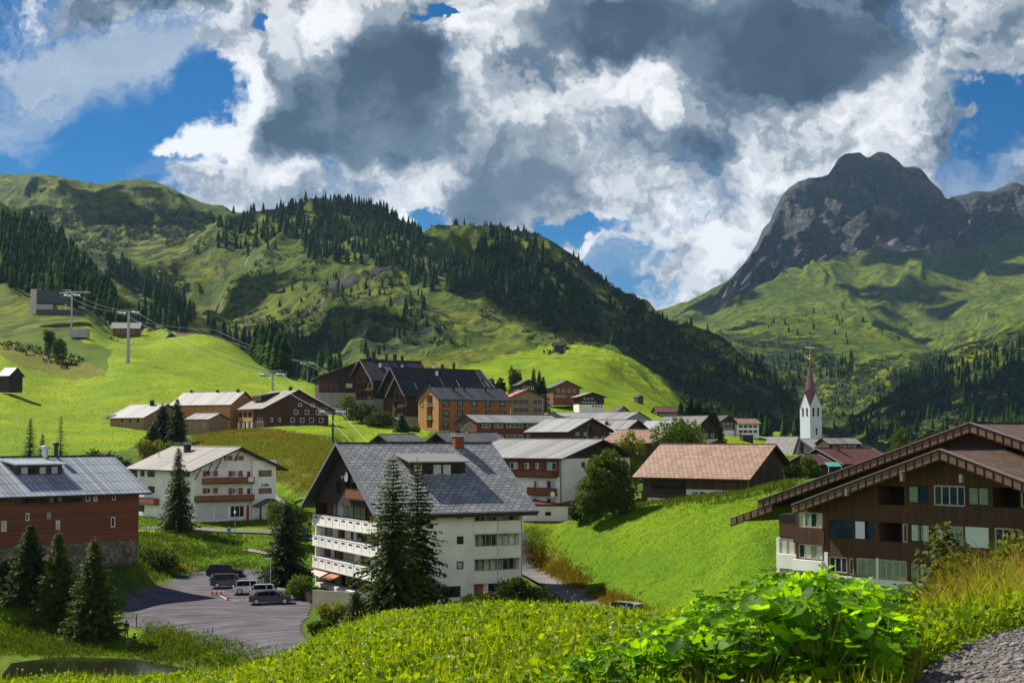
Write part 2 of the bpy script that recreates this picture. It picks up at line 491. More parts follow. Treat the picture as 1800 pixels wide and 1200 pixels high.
def ridged(x, y, z, octv=4, gain=0.5, lac=2.03):
    s, a, f, prev = 0, 1.0, 1.0, 1.0
    for i in range(octv):
        n = 1 - np.abs(perlin(x * f + 17.3 * i, y * f + 5.1 * i, z * f + 9.7 * i)) * 1.6
        n = n * n * prev
        prev = np.clip(n * 1.3, 0, 1)
        s = s + a * n
        a *= gain; f *= lac
    return s


def sstep(x, a, b):
    t = np.clip((x - a) / (b - a), 0, 1)
    return t * t * (3 - 2 * t)


def crest_band(x, y):
    """1 close to the two skyline crests, whose outline is known"""
    return np.exp(-((y - 2000) / 130) ** 2) + np.exp(-((y - 2900) / 170) ** 2)


_q = world_at(955, 916, 203)
PADS = [(_q.x, _q.y, 5.0, _q.z, 6.0), ((70 - 900) / F * 161, 161, 8.0, -15.7, 6.0), ((200 - 900) / F * 171, 171.5, 2.2, -14.9, 3.4)]          # (x, y, radius, height, falloff): level ground under buildings


def height(x, y):
    x = np.atleast_1d(np.asarray(x, float)); y = np.atleast_1d(np.asarray(y, float))
    z = base_height(x, y)
    hill = sstep(y, 620, 1000)
    far = sstep(y, 3900, 4600)
    # spurs and gullies that run down towards the valley
    wx = fbm(x / 260, y / 420, 0 * x, 2) * 90
    g1 = ridged((x + wx) / 190, (y + wx) / 620, 0 * x + 3.3, 4, 0.5)
    g2 = ridged((x + 0.35 * y + wx * .5) / 62, y / 210, 0 * x + 8.1, 3, 0.5)
    lump = fbm(x / 90, y / 120, 0 * x + 1.7, 4, 0.55)
    z = z + hill * (1 - far) * ((g1 - 0.95) * 17 * sstep(y, 900, 1500) + (g1 - .95) * 5 + (g2 - 0.9) * 8.0 + lump * 4.0 + fbm(x / 16, y / 22, 0 * x + 6, 3, .6) * 1.3) * (1 - 0.75 * crest_band(x, y))
    # alpine flanks of the far massif: long straight runnels
    g3 = ridged((x - 0.3 * y + wx) / 170, (y + .3 * x) / 1100, 0 * x + 5.5, 4, 0.52)
    z = z + far * (g3 - 0.95) * 26 * (1 - .88 * np.exp(-((y - 5480) / 170) ** 2))
    # the pasture: soft swells, cattle steps
    past = sstep(y, 240, 420) * (1 - hill)
    z = z + past * (fbm(x / 42, y / 60, 0 * x + 4, 3) * 1.5 + fbm(x / 9, y / 9, 0 * x, 2) * 0.12 + fbm((x + y * .4) / 40, y / 7, 0 * x + 2, 3) * .30)
    near = sstep(y, 18, 60) * (1 - sstep(y, 240, 420))
    z = z + near * fbm(x / 7, y / 9, 0 * x, 3) * 0.10
    z = z + (1 - sstep(y, 18, 60)) * fbm(x / 1.7, y / 1.7, 0 * x, 3) * 0.06
    for (px, py, r, pz, fo) in PADS:
        sel = (np.abs(x - px) < r + fo) & (np.abs(y - py) < r + fo)
        if sel.any():
            d = np.hypot(x[sel] - px, y[sel] - py)
            w = 1 - sstep(d, r, r + fo)
            z[sel] = z[sel] * (1 - w) + pz * w
    return z


def ground(x, y):
    return float(height(x, y)[0])


def inside(u, v, poly):
    r = np.zeros(u.shape, bool)
    n = len(poly)
    for i in range(n):
        x0, y0 = poly[i]; x1, y1 = poly[(i + 1) % n]
        if y0 == y1:
            continue
        c = ((y0 > v) != (y1 > v)) & (u < (x1 - x0) * (v - y0) / (y1 - y0) + x0)
        r ^= c
    return r


def new_mesh(name, verts, faces, smooth=False):
    """faces: (n, 3) or (n, 4) array or list of such arrays"""
    me = bpy.data.meshes.new(name)
    verts = np.asarray(verts, np.float32)
    if not isinstance(faces, list):
        faces = [faces]
    loops = np.concatenate([np.asarray(f, np.int32).ravel() for f in faces])
    sizes = np.concatenate([np.full(len(f), np.asarray(f).shape[1], np.int32) for f in faces])
    me.vertices.add(len(verts)); me.vertices.foreach_set('co', verts.ravel())
    me.loops.add(len(loops)); me.loops.foreach_set('vertex_index', loops)
    me.polygons.add(len(sizes))
    me.polygons.foreach_set('loop_start', np.concatenate([[0], np.cumsum(sizes)[:-1]]).astype(np.int32))
    me.polygons.foreach_set('loop_total', sizes)
    if smooth:
        me.polygons.foreach_set('use_smooth', np.ones(len(sizes), bool))
    me.update(calc_edges=True)
    return me


def put(name, me, mat=None, parent=None, label=None, cat=None, group=None, kind=None):
    o = bpy.data.objects.new(name, me)
    COL.objects.link(o)
    if mat is not None and me is not None and len(me.materials) == 0:
        for m in (mat if isinstance(mat, (list, tuple)) else [mat]):
            me.materials.append(m)
    if parent is not None:
        o.parent = parent
    return tag(o, label, cat, group, kind)


def tag(o, label=None, cat=None, group=None, kind=None):
    if label: o['label'] = label
    if cat: o['category'] = cat
    if group: o['group'] = group
    if kind: o['kind'] = kind
    return o


def fattr(me, name, arr):
    a = me.attributes.new(name, 'FLOAT', 'POINT')
    a.data.foreach_set('value', np.asarray(arr, np.float32).ravel())


# ---- columns and rows of the land
def grid_columns():
    core = np.arange(-60, 1861, 2.2)
    lo = -60 - np.cumsum(np.geomspace(3, 160, 34))
    hi = 1860 + np.cumsum(np.geomspace(3, 160, 34))
    u = np.concatenate([lo[::-1], core, hi])
    return (u - 900) / F


def grid_rows():
    segs = [(1.6, 40, 0.016), (40, 110, 0.02), (110, 240, 0.0042), (240, 900, 0.0042), (900, 3300, 0.0040), (3300, 4500, 0.0045), (4500, 5700, 0.0016), (5700, 9000, 0.03)]
    r = []
    for a, b, s in segs:
        n = int(math.log(b / a) / s) + 1
        r.append(np.geomspace(a, b, n, endpoint=False))
    r.append([9000.0])
    return np.concatenate(r)


# coloured ground, outlined where it lies
BRIGHT = [   # mown, fertilised meadow
    [(-300, 690), (0, 612), (60, 628), (110, 645), (160, 650), (190, 655), (196, 612), (250, 598), (250, 585), (310, 590), (400, 590), (450, 615), (500, 650), (575, 672), (640, 735), (700, 735), (760, 760), (690, 790), (620, 800), (590, 770), (420, 748), (300, 760), (230, 790), (100, 812), (-300, 812)],
    [(130, 575), (250, 572), (330, 585), (310, 600), (190, 612), (140, 600)],
    [(745, 655), (850, 640), (905, 622), (985, 600), (1062, 600), (1110, 620), (1160, 665), (1212, 712), (1240, 745), (1100, 760), (880, 760), (700, 720)],
    [(915, 915), (1000, 900), (1385, 842), (1400, 860), (1500, 900), (1500, 1100), (1060, 1100), (1130, 1060), (1100, 1040), (1010, 1010), (915, 940)],
    [(1240, 745), (1400, 750), (1400, 800), (1200, 800)],
    [(240, 925), (560, 925), (560, 1035), (455, 1030), (440, 1000), (330, 1005), (240, 1010)],
    [(480, 850), (560, 850), (560, 925), (230, 925), (230, 900), (480, 900)],
    [(-200, 1080), (230, 1075), (300, 1090), (560, 1150), (500, 1180), (300, 1150), (-200, 1150)],
]
DRY = [
    [(345, 765), (420, 752), (490, 755), (560, 765), (620, 800), (640, 850), (520, 865), (480, 840), (420, 790), (330, 790)],
    [(915, 955), (960, 965), (1060, 1040), (1150, 1080), (1100, 1110), (1000, 1060), (915, 990)],
    [(0, 590), (60, 620), (160, 640), (190, 660), (120, 668), (60, 650), (0, 625)],
]
ROCK = [
    [(1240, 545), (1285, 490), (1318, 440), (1330, 395), (1370, 335), (1400, 310), (1470, 270), (1500, 255), (1600, 270), (1680, 330), (1800, 310), (2000, 330), (2000, 400), (1800, 400), (1730, 425), (1660, 442), (1590, 430), (1545, 430), (1500, 440), (1470, 445), (1420, 460), (1380, 468), (1330, 500)],
    [(555, 500), (600, 490), (700, 462), (700, 470), (620, 500), (580, 510)],
    [(1370, 655), (1400, 645), (1425, 650), (1420, 680), (1380, 690)],
]
SCREE = [
    [(1500, 290), (1512, 305), (1560, 345), (1590, 368), (1640, 385), (1650, 392), (1600, 395), (1555, 360), (1520, 335)],
    [(1535, 428), (1560, 405), (1590, 408), (1640, 425), (1700, 425), (1680, 442), (1640, 438), (1560, 440)],
    [(1235, 545), (1300, 500), (1335, 480), (1300, 512), (1250, 540)],
]
SCRUB = [
    [(1230, 600), (1310, 580), (1430, 590), (1480, 640), (1600, 640), (1660, 600), (1800, 560), (1900, 560), (1900, 800), (1400, 800), (1380, 700), (1300, 640)],
    [(990, 440), (1150, 545), (1300, 630), (1420, 740), (1420, 790), (1240, 760), (1200, 700), (1130, 630), (1070, 600), (1000, 530)],
    [(150, 440), (260, 480), (330, 540), (370, 580), (370, 600), (300, 560), (200, 500)],
    [(30, 600), (190, 560), (330, 560), (330, 575), (200, 575), (190, 600), (120, 645), (60, 630)],
    [(180, 400), (260, 370), (380, 380), (380, 450), (230, 470)],
    [(620, 520), (680, 500), (800, 560), (760, 620), (640, 620)],
    [(420, 560), (560, 540), (620, 600), (600, 680), (450, 640)],
]


def build_land():
    ac = grid_columns()
    dr = grid_rows()
    nr, nc = len(dr), len(ac)
    Y = np.repeat(dr[:, None], nc, 1)
    X = Y * ac[None]
    d, z = base_profile(ac)
    ld_ = np.log(d)
    m = pchip_slopes(ld_, z)
    Zb = height(X.ravel(), Y.ravel()).reshape(nr, nc)
    P = np.stack([X, Y, Zb], -1)
    u, v = project(X, Y, Zb)
    vm = np.minimum.accumulate(v, axis=0)
    vis = v <= vm + 0.5
    # ragged copies of the outlines
    j = fbm(X / (Y * .012 + 4), Y / (Y * .03 + 6), Zb * 0, 4, .6)
    j2 = fbm(X / (Y * .012 + 4), Y / (Y * .03 + 6), Zb * 0 + 40, 4, .6)
    uj, vj = u + 9 * j, v + 5 * j2

    def mask(polys):
        r = np.zeros(u.shape, bool)
        for p in polys:
            r |= inside(uj, vj, p)
        return r.astype(np.float32)

    bright = mask(BRIGHT); dry = mask(DRY); rock = mask(ROCK); scree = mask(SCREE); scrub = mask(SCRUB)
    rock = np.where(Y > 4200, rock, rock * (Y < 2200) * (Y > 1200))
    bright[Y > 1060] = 0
    bright[(Y < 110)] = 0.5
    # crags of the massif: break the smooth slope into ledges, buttresses and gullies
    sel = (Y > 4300) & (Y < 6300) & (u > 1120)
    xs, ys, zs = X[sel], Y[sel], Zb[sel]
    rk = np.zeros_like(xs)
    rmask = rock.copy()
    for _ in range(6):
        rmask[1:-1, 1:-1] = (rmask[1:-1, 1:-1] * 2 + rmask[:-2, 1:-1] + rmask[2:, 1:-1] + rmask[1:-1, :-2] + rmask[1:-1, 2:]) / 6
    k = rmask[sel]
    c1 = ridged(xs / 260, ys / 420, zs / 420, 6, 0.55)
    c2 = ridged((xs + zs * .5) / 95, ys / 300, zs / 210, 5, 0.6)
    strata = np.abs(((zs + .22 * xs + 18 * fbm(xs / 200, ys / 200, zs / 200, 3)) / 46) % 1 - .5) * 2
    kz = k * sstep(LINES[-3][1](xs / ys) - zs, 6, 130)
    Zb[sel] = zs + kz * ((c1 - 1.0) * 34 + (c2 - 1.0) * 22 + (strata - .5) * 12) + k * (ys > 5400) * fbm(xs / 34, ys / 400, zs / 400, 4) * 4.5
    Y[sel] = ys - kz * ((c1 - 1.0) * 90 + (c2 - 1.) * 55 + (strata - .5) * 20)
    P[..., 1] = Y; P[..., 2] = Zb
    # snow patch in the cirque
    snow = inside(u + 2 * j, v + 1.2 * j2, [(1597, 371), (1606, 372), (1634, 380), (1633, 384), (1618, 383), (1604, 378)]) & (Y > 4600) | \
        inside(u + 1.5 * j, v + 1 * j2, [(1586, 358), (1594, 358), (1593, 361), (1587, 361)]) & (Y > 4600)
    for _ in range(10):
        rmask[1:-1, 1:-1] = (rmask[1:-1, 1:-1] * 2 + rmask[:-2, 1:-1] + rmask[2:, 1:-1] + rmask[1:-1, :-2] + rmask[1:-1, 2:]) / 6
    rock = rmask
    fields = dict(bright=bright, dry=dry, rock=rock, scree=scree, scrub=scrub, snow=snow.astype(np.float32))
    idx = np.arange(nr * nc).reshape(nr, nc)
    cuts = [('meadow', 1.0, 45), ('valley_ground', 45, 1250), ('hills', 1250, 3650), ('mountain', 3650, 9100)]
    lab = {'meadow': 'bright leafy meadow falling away at the photographer\'s feet', 'valley_ground': 'green valley floor and pasture slopes round the village',
           'hills': 'green wooded hills behind the village', 'mountain': 'grey rock massif with grassy flanks behind the church'}
    for name, a, b in cuts:
        r0 = max(0, np.searchsorted(dr, a) - 1)
        r1 = min(nr, np.searchsorted(dr, b) + 1)
        s = slice(r0, r1)
        n = r1 - r0
        ii = np.arange(n * nc).reshape(n, nc)
        f = np.stack([ii[:-1, :-1], ii[:-1, 1:], ii[1:, 1:], ii[1:, :-1]], -1).reshape(-1, 4)
        me = new_mesh(name, P[s].reshape(-1, 3), f, smooth=True)
        for k_, arr in fields.items():
            fattr(me, k_, arr[s])
        put(name, me, M['land'], label=lab[name], kind='structure')
    return dict(X=P[..., 0], Y=P[..., 1], Z=P[..., 2], u=u, v=v, vis=vis, ac=ac, dr=dr)

# ------------------------------------------------------------------ materials
M = {}


def new_mat(name):
    m = bpy.data.materials.new(name)
    m.use_nodes = True
    T = NT(m.node_tree)
    T.n.clear()
    out = T.add('ShaderNodeOutputMaterial')
    b = T.add('ShaderNodeBsdfPrincipled')
    T.l.new(b.outputs[0], out.inputs[0])
    b.inputs['Specular IOR Level'].default_value = 0.3
    M[name] = m
    return m, T, b, out


def land_material():
    m, T, b, out = new_mat('land')
    geo = T.add('ShaderNodeNewGeometry')
    P = geo.outputs['Position']
    sep = T.add('ShaderNodeSeparateXYZ'); T.l.new(P, sep.inputs[0])
    br, dry, rock, scree, scrub, snow = (T.attr(k).outputs['Fac'] for k in ('bright', 'dry', 'rock', 'scree', 'scrub', 'snow'))
    n_far = T.noise(P, 1 / 130, 6, 0.6)
    n_mid = T.noise(P, 1 / 21, 6, 0.62)
    n_near = T.noise(P, 1 / 2.2, 6, 0.65)
    n_tiny = T.noise(P, 3.1, 4, 0.65)
    # alpine grass: olive and straw with darker dwarf shrubs
    alp = T.mix(T.mapr(n_far.outputs[0], 0.35, 0.65), (0.072, 0.122, 0.004), (0.165, 0.190, 0.008))
    alp = T.mix(T.mapr(n_mid.outputs[0], 0.42, 0.66), alp, (0.028, 0.054, 0.005))
    loc_ = T.mix(T.mapr(n_mid.outputs[0], 0.35, 0.65), (0.060, 0.125, 0.006), (0.115, 0.170, 0.008))
    alp = T.mix(T.mapr(sep.outputs[1], 520, 760), T.mix(T.mapr(n_near.outputs[0], 0.4, 0.7), loc_, (0.045, 0.085, 0.006)), alp)
    # bright meadow
    mea = T.mix(T.mapr(n_mid.outputs[0], 0.3, 0.7), (0.165, 0.265, 0.002), (0.270, 0.330, 0.002))
    mea = T.mix(T.mapr(T.noise(P, 1 / 48, 5, 0.6).outputs[0], 0.42, 0.62, 0, 0.6), mea, (0.100, 0.195, 0.003))
    mea = T.mix(T.mapr(n_near.outputs[0], 0.46, 0.72, 0, 0.75), mea, (0.085, 0.170, 0.003))
    mea = T.mix(T.mapr(n_tiny.outputs[0], 0.5, 0.75, 0, 0.5), mea, (0.055, 0.12, 0.004))
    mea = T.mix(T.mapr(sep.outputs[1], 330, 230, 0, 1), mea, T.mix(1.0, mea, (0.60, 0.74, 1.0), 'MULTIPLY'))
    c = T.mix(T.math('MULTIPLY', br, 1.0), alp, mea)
    dr = T.mix(T.mapr(n_near.outputs[0], 0.38, 0.62), (0.19, 0.15, 0.015), (0.085, 0.125, 0.012))
    c = T.mix(T.math('MULTIPLY', dry, T.mapr(n_mid.outputs[0], 0.25, 0.5, 0.5, 1)), c, dr)
    # scrub patches of green alder
    v = T.add('ShaderNodeTexVoronoi'); T.l.new(P, v.inputs['Vector']); v.inputs['Scale'].default_value = 1 / 9.0
    sc = T.math('MULTIPLY', T.math('ADD', T.math('MULTIPLY', scrub, 0.65), 0.35), T.mapr(T.noise(P, 1 / 34, 7, 0.7).outputs[0], 0.45, 0.54))
    sc = T.math('MULTIPLY', sc, T.math('SUBTRACT', 1.0, br))
    farm = T.mapr(sep.outputs[1], 600, 900)
    sc = T.math('MULTIPLY', sc, farm)
    scol = T.mix(T.mapr(v.outputs['Distance'], 0.1, 0.7), (0.040, 0.066, 0.012), (0.016, 0.030, 0.008))
    c = T.mix(sc, c, scol)
    # rock: banded limestone, broken by ledges that carry grass
    warp = T.vmath('ADD', P, T.vmath('SCALE', T.noise(P, 1 / 170, 4, 0.6).outputs['Color'], s=90))
    bands = T.noise(T.mapping(warp, (1 / 260, 1 / 260, 1 / 16), (0.12, 0.2, 0)), 1.0, 5, 0.65)
    crack = T.noise(T.mapping(P, (1 / 36, 1 / 60, 1 / 110)), 1.0, 8, 0.75)
    rc = T.mix(T.mapr(bands.outputs[0], 0.35, 0.65), (0.066, 0.070, 0.078), (0.150, 0.148, 0.146))
    rc = T.mix(T.mapr(crack.outputs[0], 0.45, 0.68), rc, (0.045, 0.048, 0.054))
    nz = T.add('ShaderNodeSeparateXYZ'); T.l.new(geo.outputs['Normal'], nz.inputs[0])
    ledge = T.math('MULTIPLY', T.mapr(nz.outputs[2], 0.80, 0.93), T.mapr(n_far.outputs[0], 0.40, 0.6))
    rc = T.mix(T.math('MULTIPLY', ledge, 0.6), rc, (0.055, 0.072, 0.018))
    rock = T.mapr(T.math('ADD', rock, T.math('MULTIPLY', T.math('SUBTRACT', crack.outputs[0], 0.5), 1.1)), 0.38, 0.60)
    c = T.mix(rock, c, rc)
    # steep bare ground on the hills
    steep = T.math('MULTIPLY', T.math('MULTIPLY', T.mapr(nz.outputs[2], 0.66, 0.50), farm), T.mapr(n_mid.outputs[0], 0.5, 0.62))
    c = T.mix(steep, c, (0.17, 0.155, 0.12))
    c = T.mix(scree, c, T.mix(n_mid.outputs[0], (0.20, 0.17, 0.155), (0.36, 0.32, 0.29)))
    c = T.mix(snow, c, (0.8, 0.82, 0.86))
    T.l.new(c, b.inputs['Base Color'])
    b.inputs['Roughness'].default_value = 0.9
    b.inputs['Specular IOR Level'].default_value = 0.08
    # relief finer than the mesh: tussocks near, bushes and steps far off, fractured faces on the rock
    h1 = T.math('MULTIPLY', n_tiny.outputs[0], 0.10)
    h2 = T.math('MULTIPLY', n_near.outputs[0], 0.55)
    h3 = T.math('MULTIPLY', T.math('MULTIPLY', n_mid.outputs[0], farm), 9.0)
    h4 = T.math('MULTIPLY', T.math('MULTIPLY', sc, v.outputs['Distance']), -4.0)
    h5 = T.math('MULTIPLY', T.math('MULTIPLY', T.math('ADD', crack.outputs[0], bands.outputs[0]), rock), 60.0)
    hh = T.math('ADD', T.math('ADD', T.math('ADD', h1, h2), T.math('ADD', h3, h4)), h5)
    bp = T.add('ShaderNodeBump')
    bp.inputs['Strength'].default_value = 0.85
    bp.inputs['Distance'].default_value = 1.0
    T.l.new(hh, bp.inputs['Height'])
    T.l.new(bp.outputs[0], b.inputs['Normal'])


land_material()
LANDG = build_land()


def simple_mat(name, col, rough=0.7, var=0.0, vscale=1.0, metal=0.0, spec=0.3, bump=0.0, bscale=20.0):
    m, T, b, out = new_mat(name)
    b.inputs['Roughness'].default_value = rough
    b.inputs['Metallic'].default_value = metal
    b.inputs['Specular IOR Level'].default_value = spec
    if var:
        tc = T.add('ShaderNodeTexCoord')
        n = T.noise(tc.outputs['Object'], vscale, 5, 0.6)
        lo = tuple(c * (1 - var) for c in col); hi = tuple(min(1, c * (1 + var)) for c in col)
        T.l.new(T.mix(T.mapr(n.outputs[0], 0.3, 0.7), lo, hi), b.inputs['Base Color'])
        if bump:
            bp = T.add('ShaderNodeBump'); bp.inputs['Strength'].default_value = bump
            bp.inputs['Distance'].default_value = 0.02
            n2 = T.noise(tc.outputs['Object'], bscale, 4, 0.6)
            T.l.new(n2.outputs[0], bp.inputs['Height']); T.l.new(bp.outputs[0], b.inputs['Normal'])
    else:
        b.inputs['Base Color'].default_value = (*col, 1)
    return m


def board_mat(name, col, w=0.22, var=0.35, horiz=False, rough=0.8):
    """timber boarding: each board its own tone, with darker joints"""
    m, T, b, out = new_mat(name)
    tc = T.add('ShaderNodeTexCoord')
    sep = T.add('ShaderNodeSeparateXYZ'); T.l.new(tc.outputs['Object'], sep.inputs[0])
    t = sep.outputs[2] if horiz else T.math('ADD', sep.outputs[0], sep.outputs[1])
    q = T.math('DIVIDE', t, w)
    wn = T.add('ShaderNodeTexWhiteNoise', noise_dimensions='1D')
    T.l.new(T.math('FLOOR', q), wn.inputs['W'])
    n = T.noise(T.mapping(tc.outputs['Object'], (0.5, 0.5, 0.25)), 2.0, 6, 0.65)
    f = T.math('ADD', T.math('MULTIPLY', wn.outputs[0], 0.6), T.math('MULTIPLY', n.outputs[0], 0.4))
    lo = tuple(c * (1 - var) for c in col); hi = tuple(min(1, c * (1 + var)) for c in col)
    c = T.mix(f, lo, hi)
    fr = T.math('FRACT', q)
    gap = T.math('LESS_THAN', fr, 0.10)
    c = T.mix(T.math('MULTIPLY', gap, 0.7), c, tuple(x * 0.25 for x in col))
    T.l.new(c, b.inputs['Base Color'])
    b.inputs['Roughness'].default_value = rough
    bp = T.add('ShaderNodeBump'); bp.inputs['Distance'].default_value = 0.02; bp.inputs['Strength'].default_value = 0.7
    T.l.new(T.math('MULTIPLY', gap, -1.0), bp.inputs['Height']); T.l.new(bp.outputs[0], b.inputs['Normal'])
    return m


def roof_mat(name, col, col2, pu=0.6, pv=0.5, kind='tile', rough=0.55, metal=0.0, gapf=0.14, rows=None):
    m, T, b, out = new_mat(name)
    uv = T.add('ShaderNodeUVMap'); uv.uv_map = 'UVMap'
    sep = T.add('ShaderNodeSeparateXYZ'); T.l.new(uv.outputs[0], sep.inputs[0])
    qv = T.math('DIVIDE', sep.outputs[1], pv)
    row = T.math('FLOOR', qv)
    qu = T.math('DIVIDE', sep.outputs[0], pu)
    if kind == 'tile':
        qu = T.math('ADD', qu, T.math('MULTIPLY', row, 0.5))
    colm = T.math('FLOOR', qu)
    cb = T.add('ShaderNodeCombineXYZ'); T.l.new(colm, cb.inputs[0])
    if kind == 'tile':
        T.l.new(row, cb.inputs[1])
    wn = T.add('ShaderNodeTexWhiteNoise', noise_dimensions='2D'); T.l.new(cb.outputs[0], wn.inputs['Vector'])
    n = T.noise(uv.outputs[0], 0.5, 6, 0.65)
    n2 = T.noise(T.mapping(uv.outputs[0], (1.2, 0.10, 1)), 1.0, 5, 0.6)
    f = T.math('ADD', T.math('MULTIPLY', wn.outputs[0], 0.35), T.math('ADD', T.math('MULTIPLY', n.outputs[0], 0.35), T.math('MULTIPLY', n2.outputs[0], 0.35)))
    c = T.mix(T.mapr(f, 0.25, 0.8), col, col2)
    gu = T.math('LESS_THAN', T.math('FRACT', qu), gapf)
    gv = T.math('LESS_THAN', T.math('FRACT', qv), 0.16 if kind == 'tile' else 0.05)
    gap = T.math('MAXIMUM', gu, gv)
    if kind == 'seam' and rows is None:
        gap = gu
    c = T.mix(T.math('MULTIPLY', gap, 0.8), c, tuple(x * 0.22 for x in col))
    T.l.new(c, b.inputs['Base Color'])
    b.inputs['Roughness'].default_value = rough
    b.inputs['Metallic'].default_value = metal
    bp = T.add('ShaderNodeBump'); bp.inputs['Distance'].default_value = 0.04; bp.inputs['Strength'].default_value = 0.8
    T.l.new(T.math('MULTIPLY', gap, -1.0), bp.inputs['Height']); T.l.new(bp.outputs[0], b.inputs['Normal'])
    return m


simple_mat('white_wall', (0.80, 0.785, 0.76), 0.85, 0.10, 0.35, bump=0.3)
simple_mat('cream_wall', (0.62, 0.55, 0.42), 0.85, 0.12, 0.4)
simple_mat('church_wall', (0.60, 0.65, 0.72), 0.85, 0.07, 0.5)
simple_mat('grey_wall', (0.30, 0.29, 0.28), 0.85, 0.15, 0.5)
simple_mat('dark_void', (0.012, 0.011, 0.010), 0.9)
simple_mat('dark_trim', (0.030, 0.022, 0.018), 0.6)
simple_mat('black_trim', (0.015, 0.017, 0.020), 0.5)
simple_mat('white_trim', (0.72, 0.72, 0.70), 0.5)
simple_mat('light_metal', (0.55, 0.57, 0.60), 0.35, metal=0.7)
simple_mat('grey_metal', (0.30, 0.32, 0.34), 0.45, metal=0.6)
simple_mat('dark_metal', (0.045, 0.050, 0.055), 0.45, metal=0.5)
simple_mat('red_brick', (0.20, 0.055, 0.030), 0.85, 0.35, 3.0)
simple_mat('wood_trim', (0.26, 0.095, 0.035), 0.65, 0.25, 2.0)
simple_mat('ochre_wood', (0.42, 0.24, 0.09), 0.7, 0.2, 2.0)
simple_mat('curtain', (0.50, 0.50, 0.45), 0.9, 0.15, 3.0)
simple_mat('curtain_green', (0.20, 0.26, 0.19), 0.9, 0.2, 3.0)
simple_mat('green_trim', (0.05, 0.20, 0.15), 0.5)
simple_mat('turquoise', (0.10, 0.34, 0.29), 0.5)
simple_mat('shutter_white', (0.60, 0.62, 0.64), 0.6)
simple_mat('red_paint', (0.30, 0.03, 0.02), 0.5)
simple_mat('orange_paint', (0.75, 0.13, 0.03), 0.5)
simple_mat('red_foil', (0.45, 0.10, 0.08), 0.6, 0.5, 0.6)
simple_mat('blue_paint', (0.03, 0.20, 0.45), 0.45)
simple_mat('concrete', (0.36, 0.35, 0.33), 0.9, 0.15, 0.8)
board_mat('wood_dark', (0.040, 0.026, 0.020), 0.25)
board_mat('wood_brown', (0.080, 0.036, 0.021), 0.24)
board_mat('wood_redbrown', (0.19, 0.062, 0.026), 0.22, 0.3)
board_mat('wood_shingle', (0.195, 0.070, 0.032), 0.22, 0.35, horiz=True)
board_mat('wood_orange', (0.33, 0.125, 0.035), 0.30, 0.3)
board_mat('wood_honey', (0.46, 0.24, 0.085), 0.30, 0.3)
board_mat('wood_light', (0.30, 0.20, 0.12), 0.25, 0.3)
board_mat('wood_old', (0.085, 0.050, 0.030), 0.28, 0.6)
board_mat('wood_log', (0.060, 0.040, 0.030), 0.55, 0.7, horiz=True)
roof_mat('roof_slate_tile', (0.21, 0.22, 0.235), (0.36, 0.37, 0.38), 0.95, 0.60)
roof_mat('roof_brown_tile', (0.25, 0.145, 0.095), (0.40, 0.25, 0.175), 0.75, 0.55)
roof_mat('roof_dark_tile', (0.105, 0.066, 0.045), (0.19, 0.125, 0.085), 0.5, 0.45)
roof_mat('roof_grey_seam', (0.125, 0.115, 0.105), (0.26, 0.24, 0.215), 0.62, 1.6, 'seam', rows=1)
roof_mat('roof_light_seam', (0.20, 0.20, 0.20), (0.35, 0.35, 0.345), 0.8, 2.0, 'seam')
roof_mat('roof_blue_seam', (0.24, 0.27, 0.31), (0.42, 0.46, 0.51), 0.62, 2.2, 'seam', rows=1)
roof_mat('roof_anthracite', (0.045, 0.047, 0.052), (0.085, 0.088, 0.095), 0.9, 2.4, 'seam')
roof_mat('roof_char', (0.028, 0.026, 0.027), (0.060, 0.055, 0.055), 0.8, 0.8, 'tile')
roof_mat('roof_red', (0.12, 0.035, 0.028), (0.20, 0.07, 0.055), 0.55, 0.5)
roof_mat('roof_pale', (0.26, 0.245, 0.225), (0.42, 0.40, 0.37), 0.5, 0.5)
roof_mat('roof_spire', (0.14, 0.055, 0.055), (0.25, 0.11, 0.10), 0.4, 0.5)


def stone_material():
    m, T, b, out = new_mat('stone')
    tc = T.add('ShaderNodeTexCoord')
    v = T.add('ShaderNodeTexVoronoi'); T.l.new(tc.outputs['Object'], v.inputs['Vector']); v.inputs['Scale'].default_value = 1.6
    v2 = T.add('ShaderNodeTexVoronoi', feature='DISTANCE_TO_EDGE'); T.l.new(tc.outputs['Object'], v2.inputs['Vector']); v2.inputs['Scale'].default_value = 1.6
    c = T.mix(v.outputs['Color'], (0.10, 0.085, 0.070), (0.27, 0.23, 0.19))
    c = T.mix(T.mapr(v2.outputs['Distance'], 0.0, 0.08), (0.05, 0.042, 0.036), c)
    T.l.new(c, b.inputs['Base Color']); b.inputs['Roughness'].default_value = 0.9


stone_material()


def glass_material(name, col, rough=0.06):
    m, T, b, out = new_mat(name)
    tc = T.add('ShaderNodeTexCoord')
    n = T.noise(tc.outputs['Object'], 0.9, 2, 0.5)
    T.l.new(T.mix(T.mapr(n.outputs[0], 0.45, 0.6), tuple(c * .4 for c in col), col), b.inputs['Base Color'])
    b.inputs['Roughness'].default_value = rough
    b.inputs['Specular IOR Level'].default_value = 0.35


glass_material('glass', (0.030, 0.036, 0.040))
glass_material('glass_green', (0.10, 0.27, 0.22), 0.2)
glass_material('car_glass', (0.012, 0.014, 0.016))


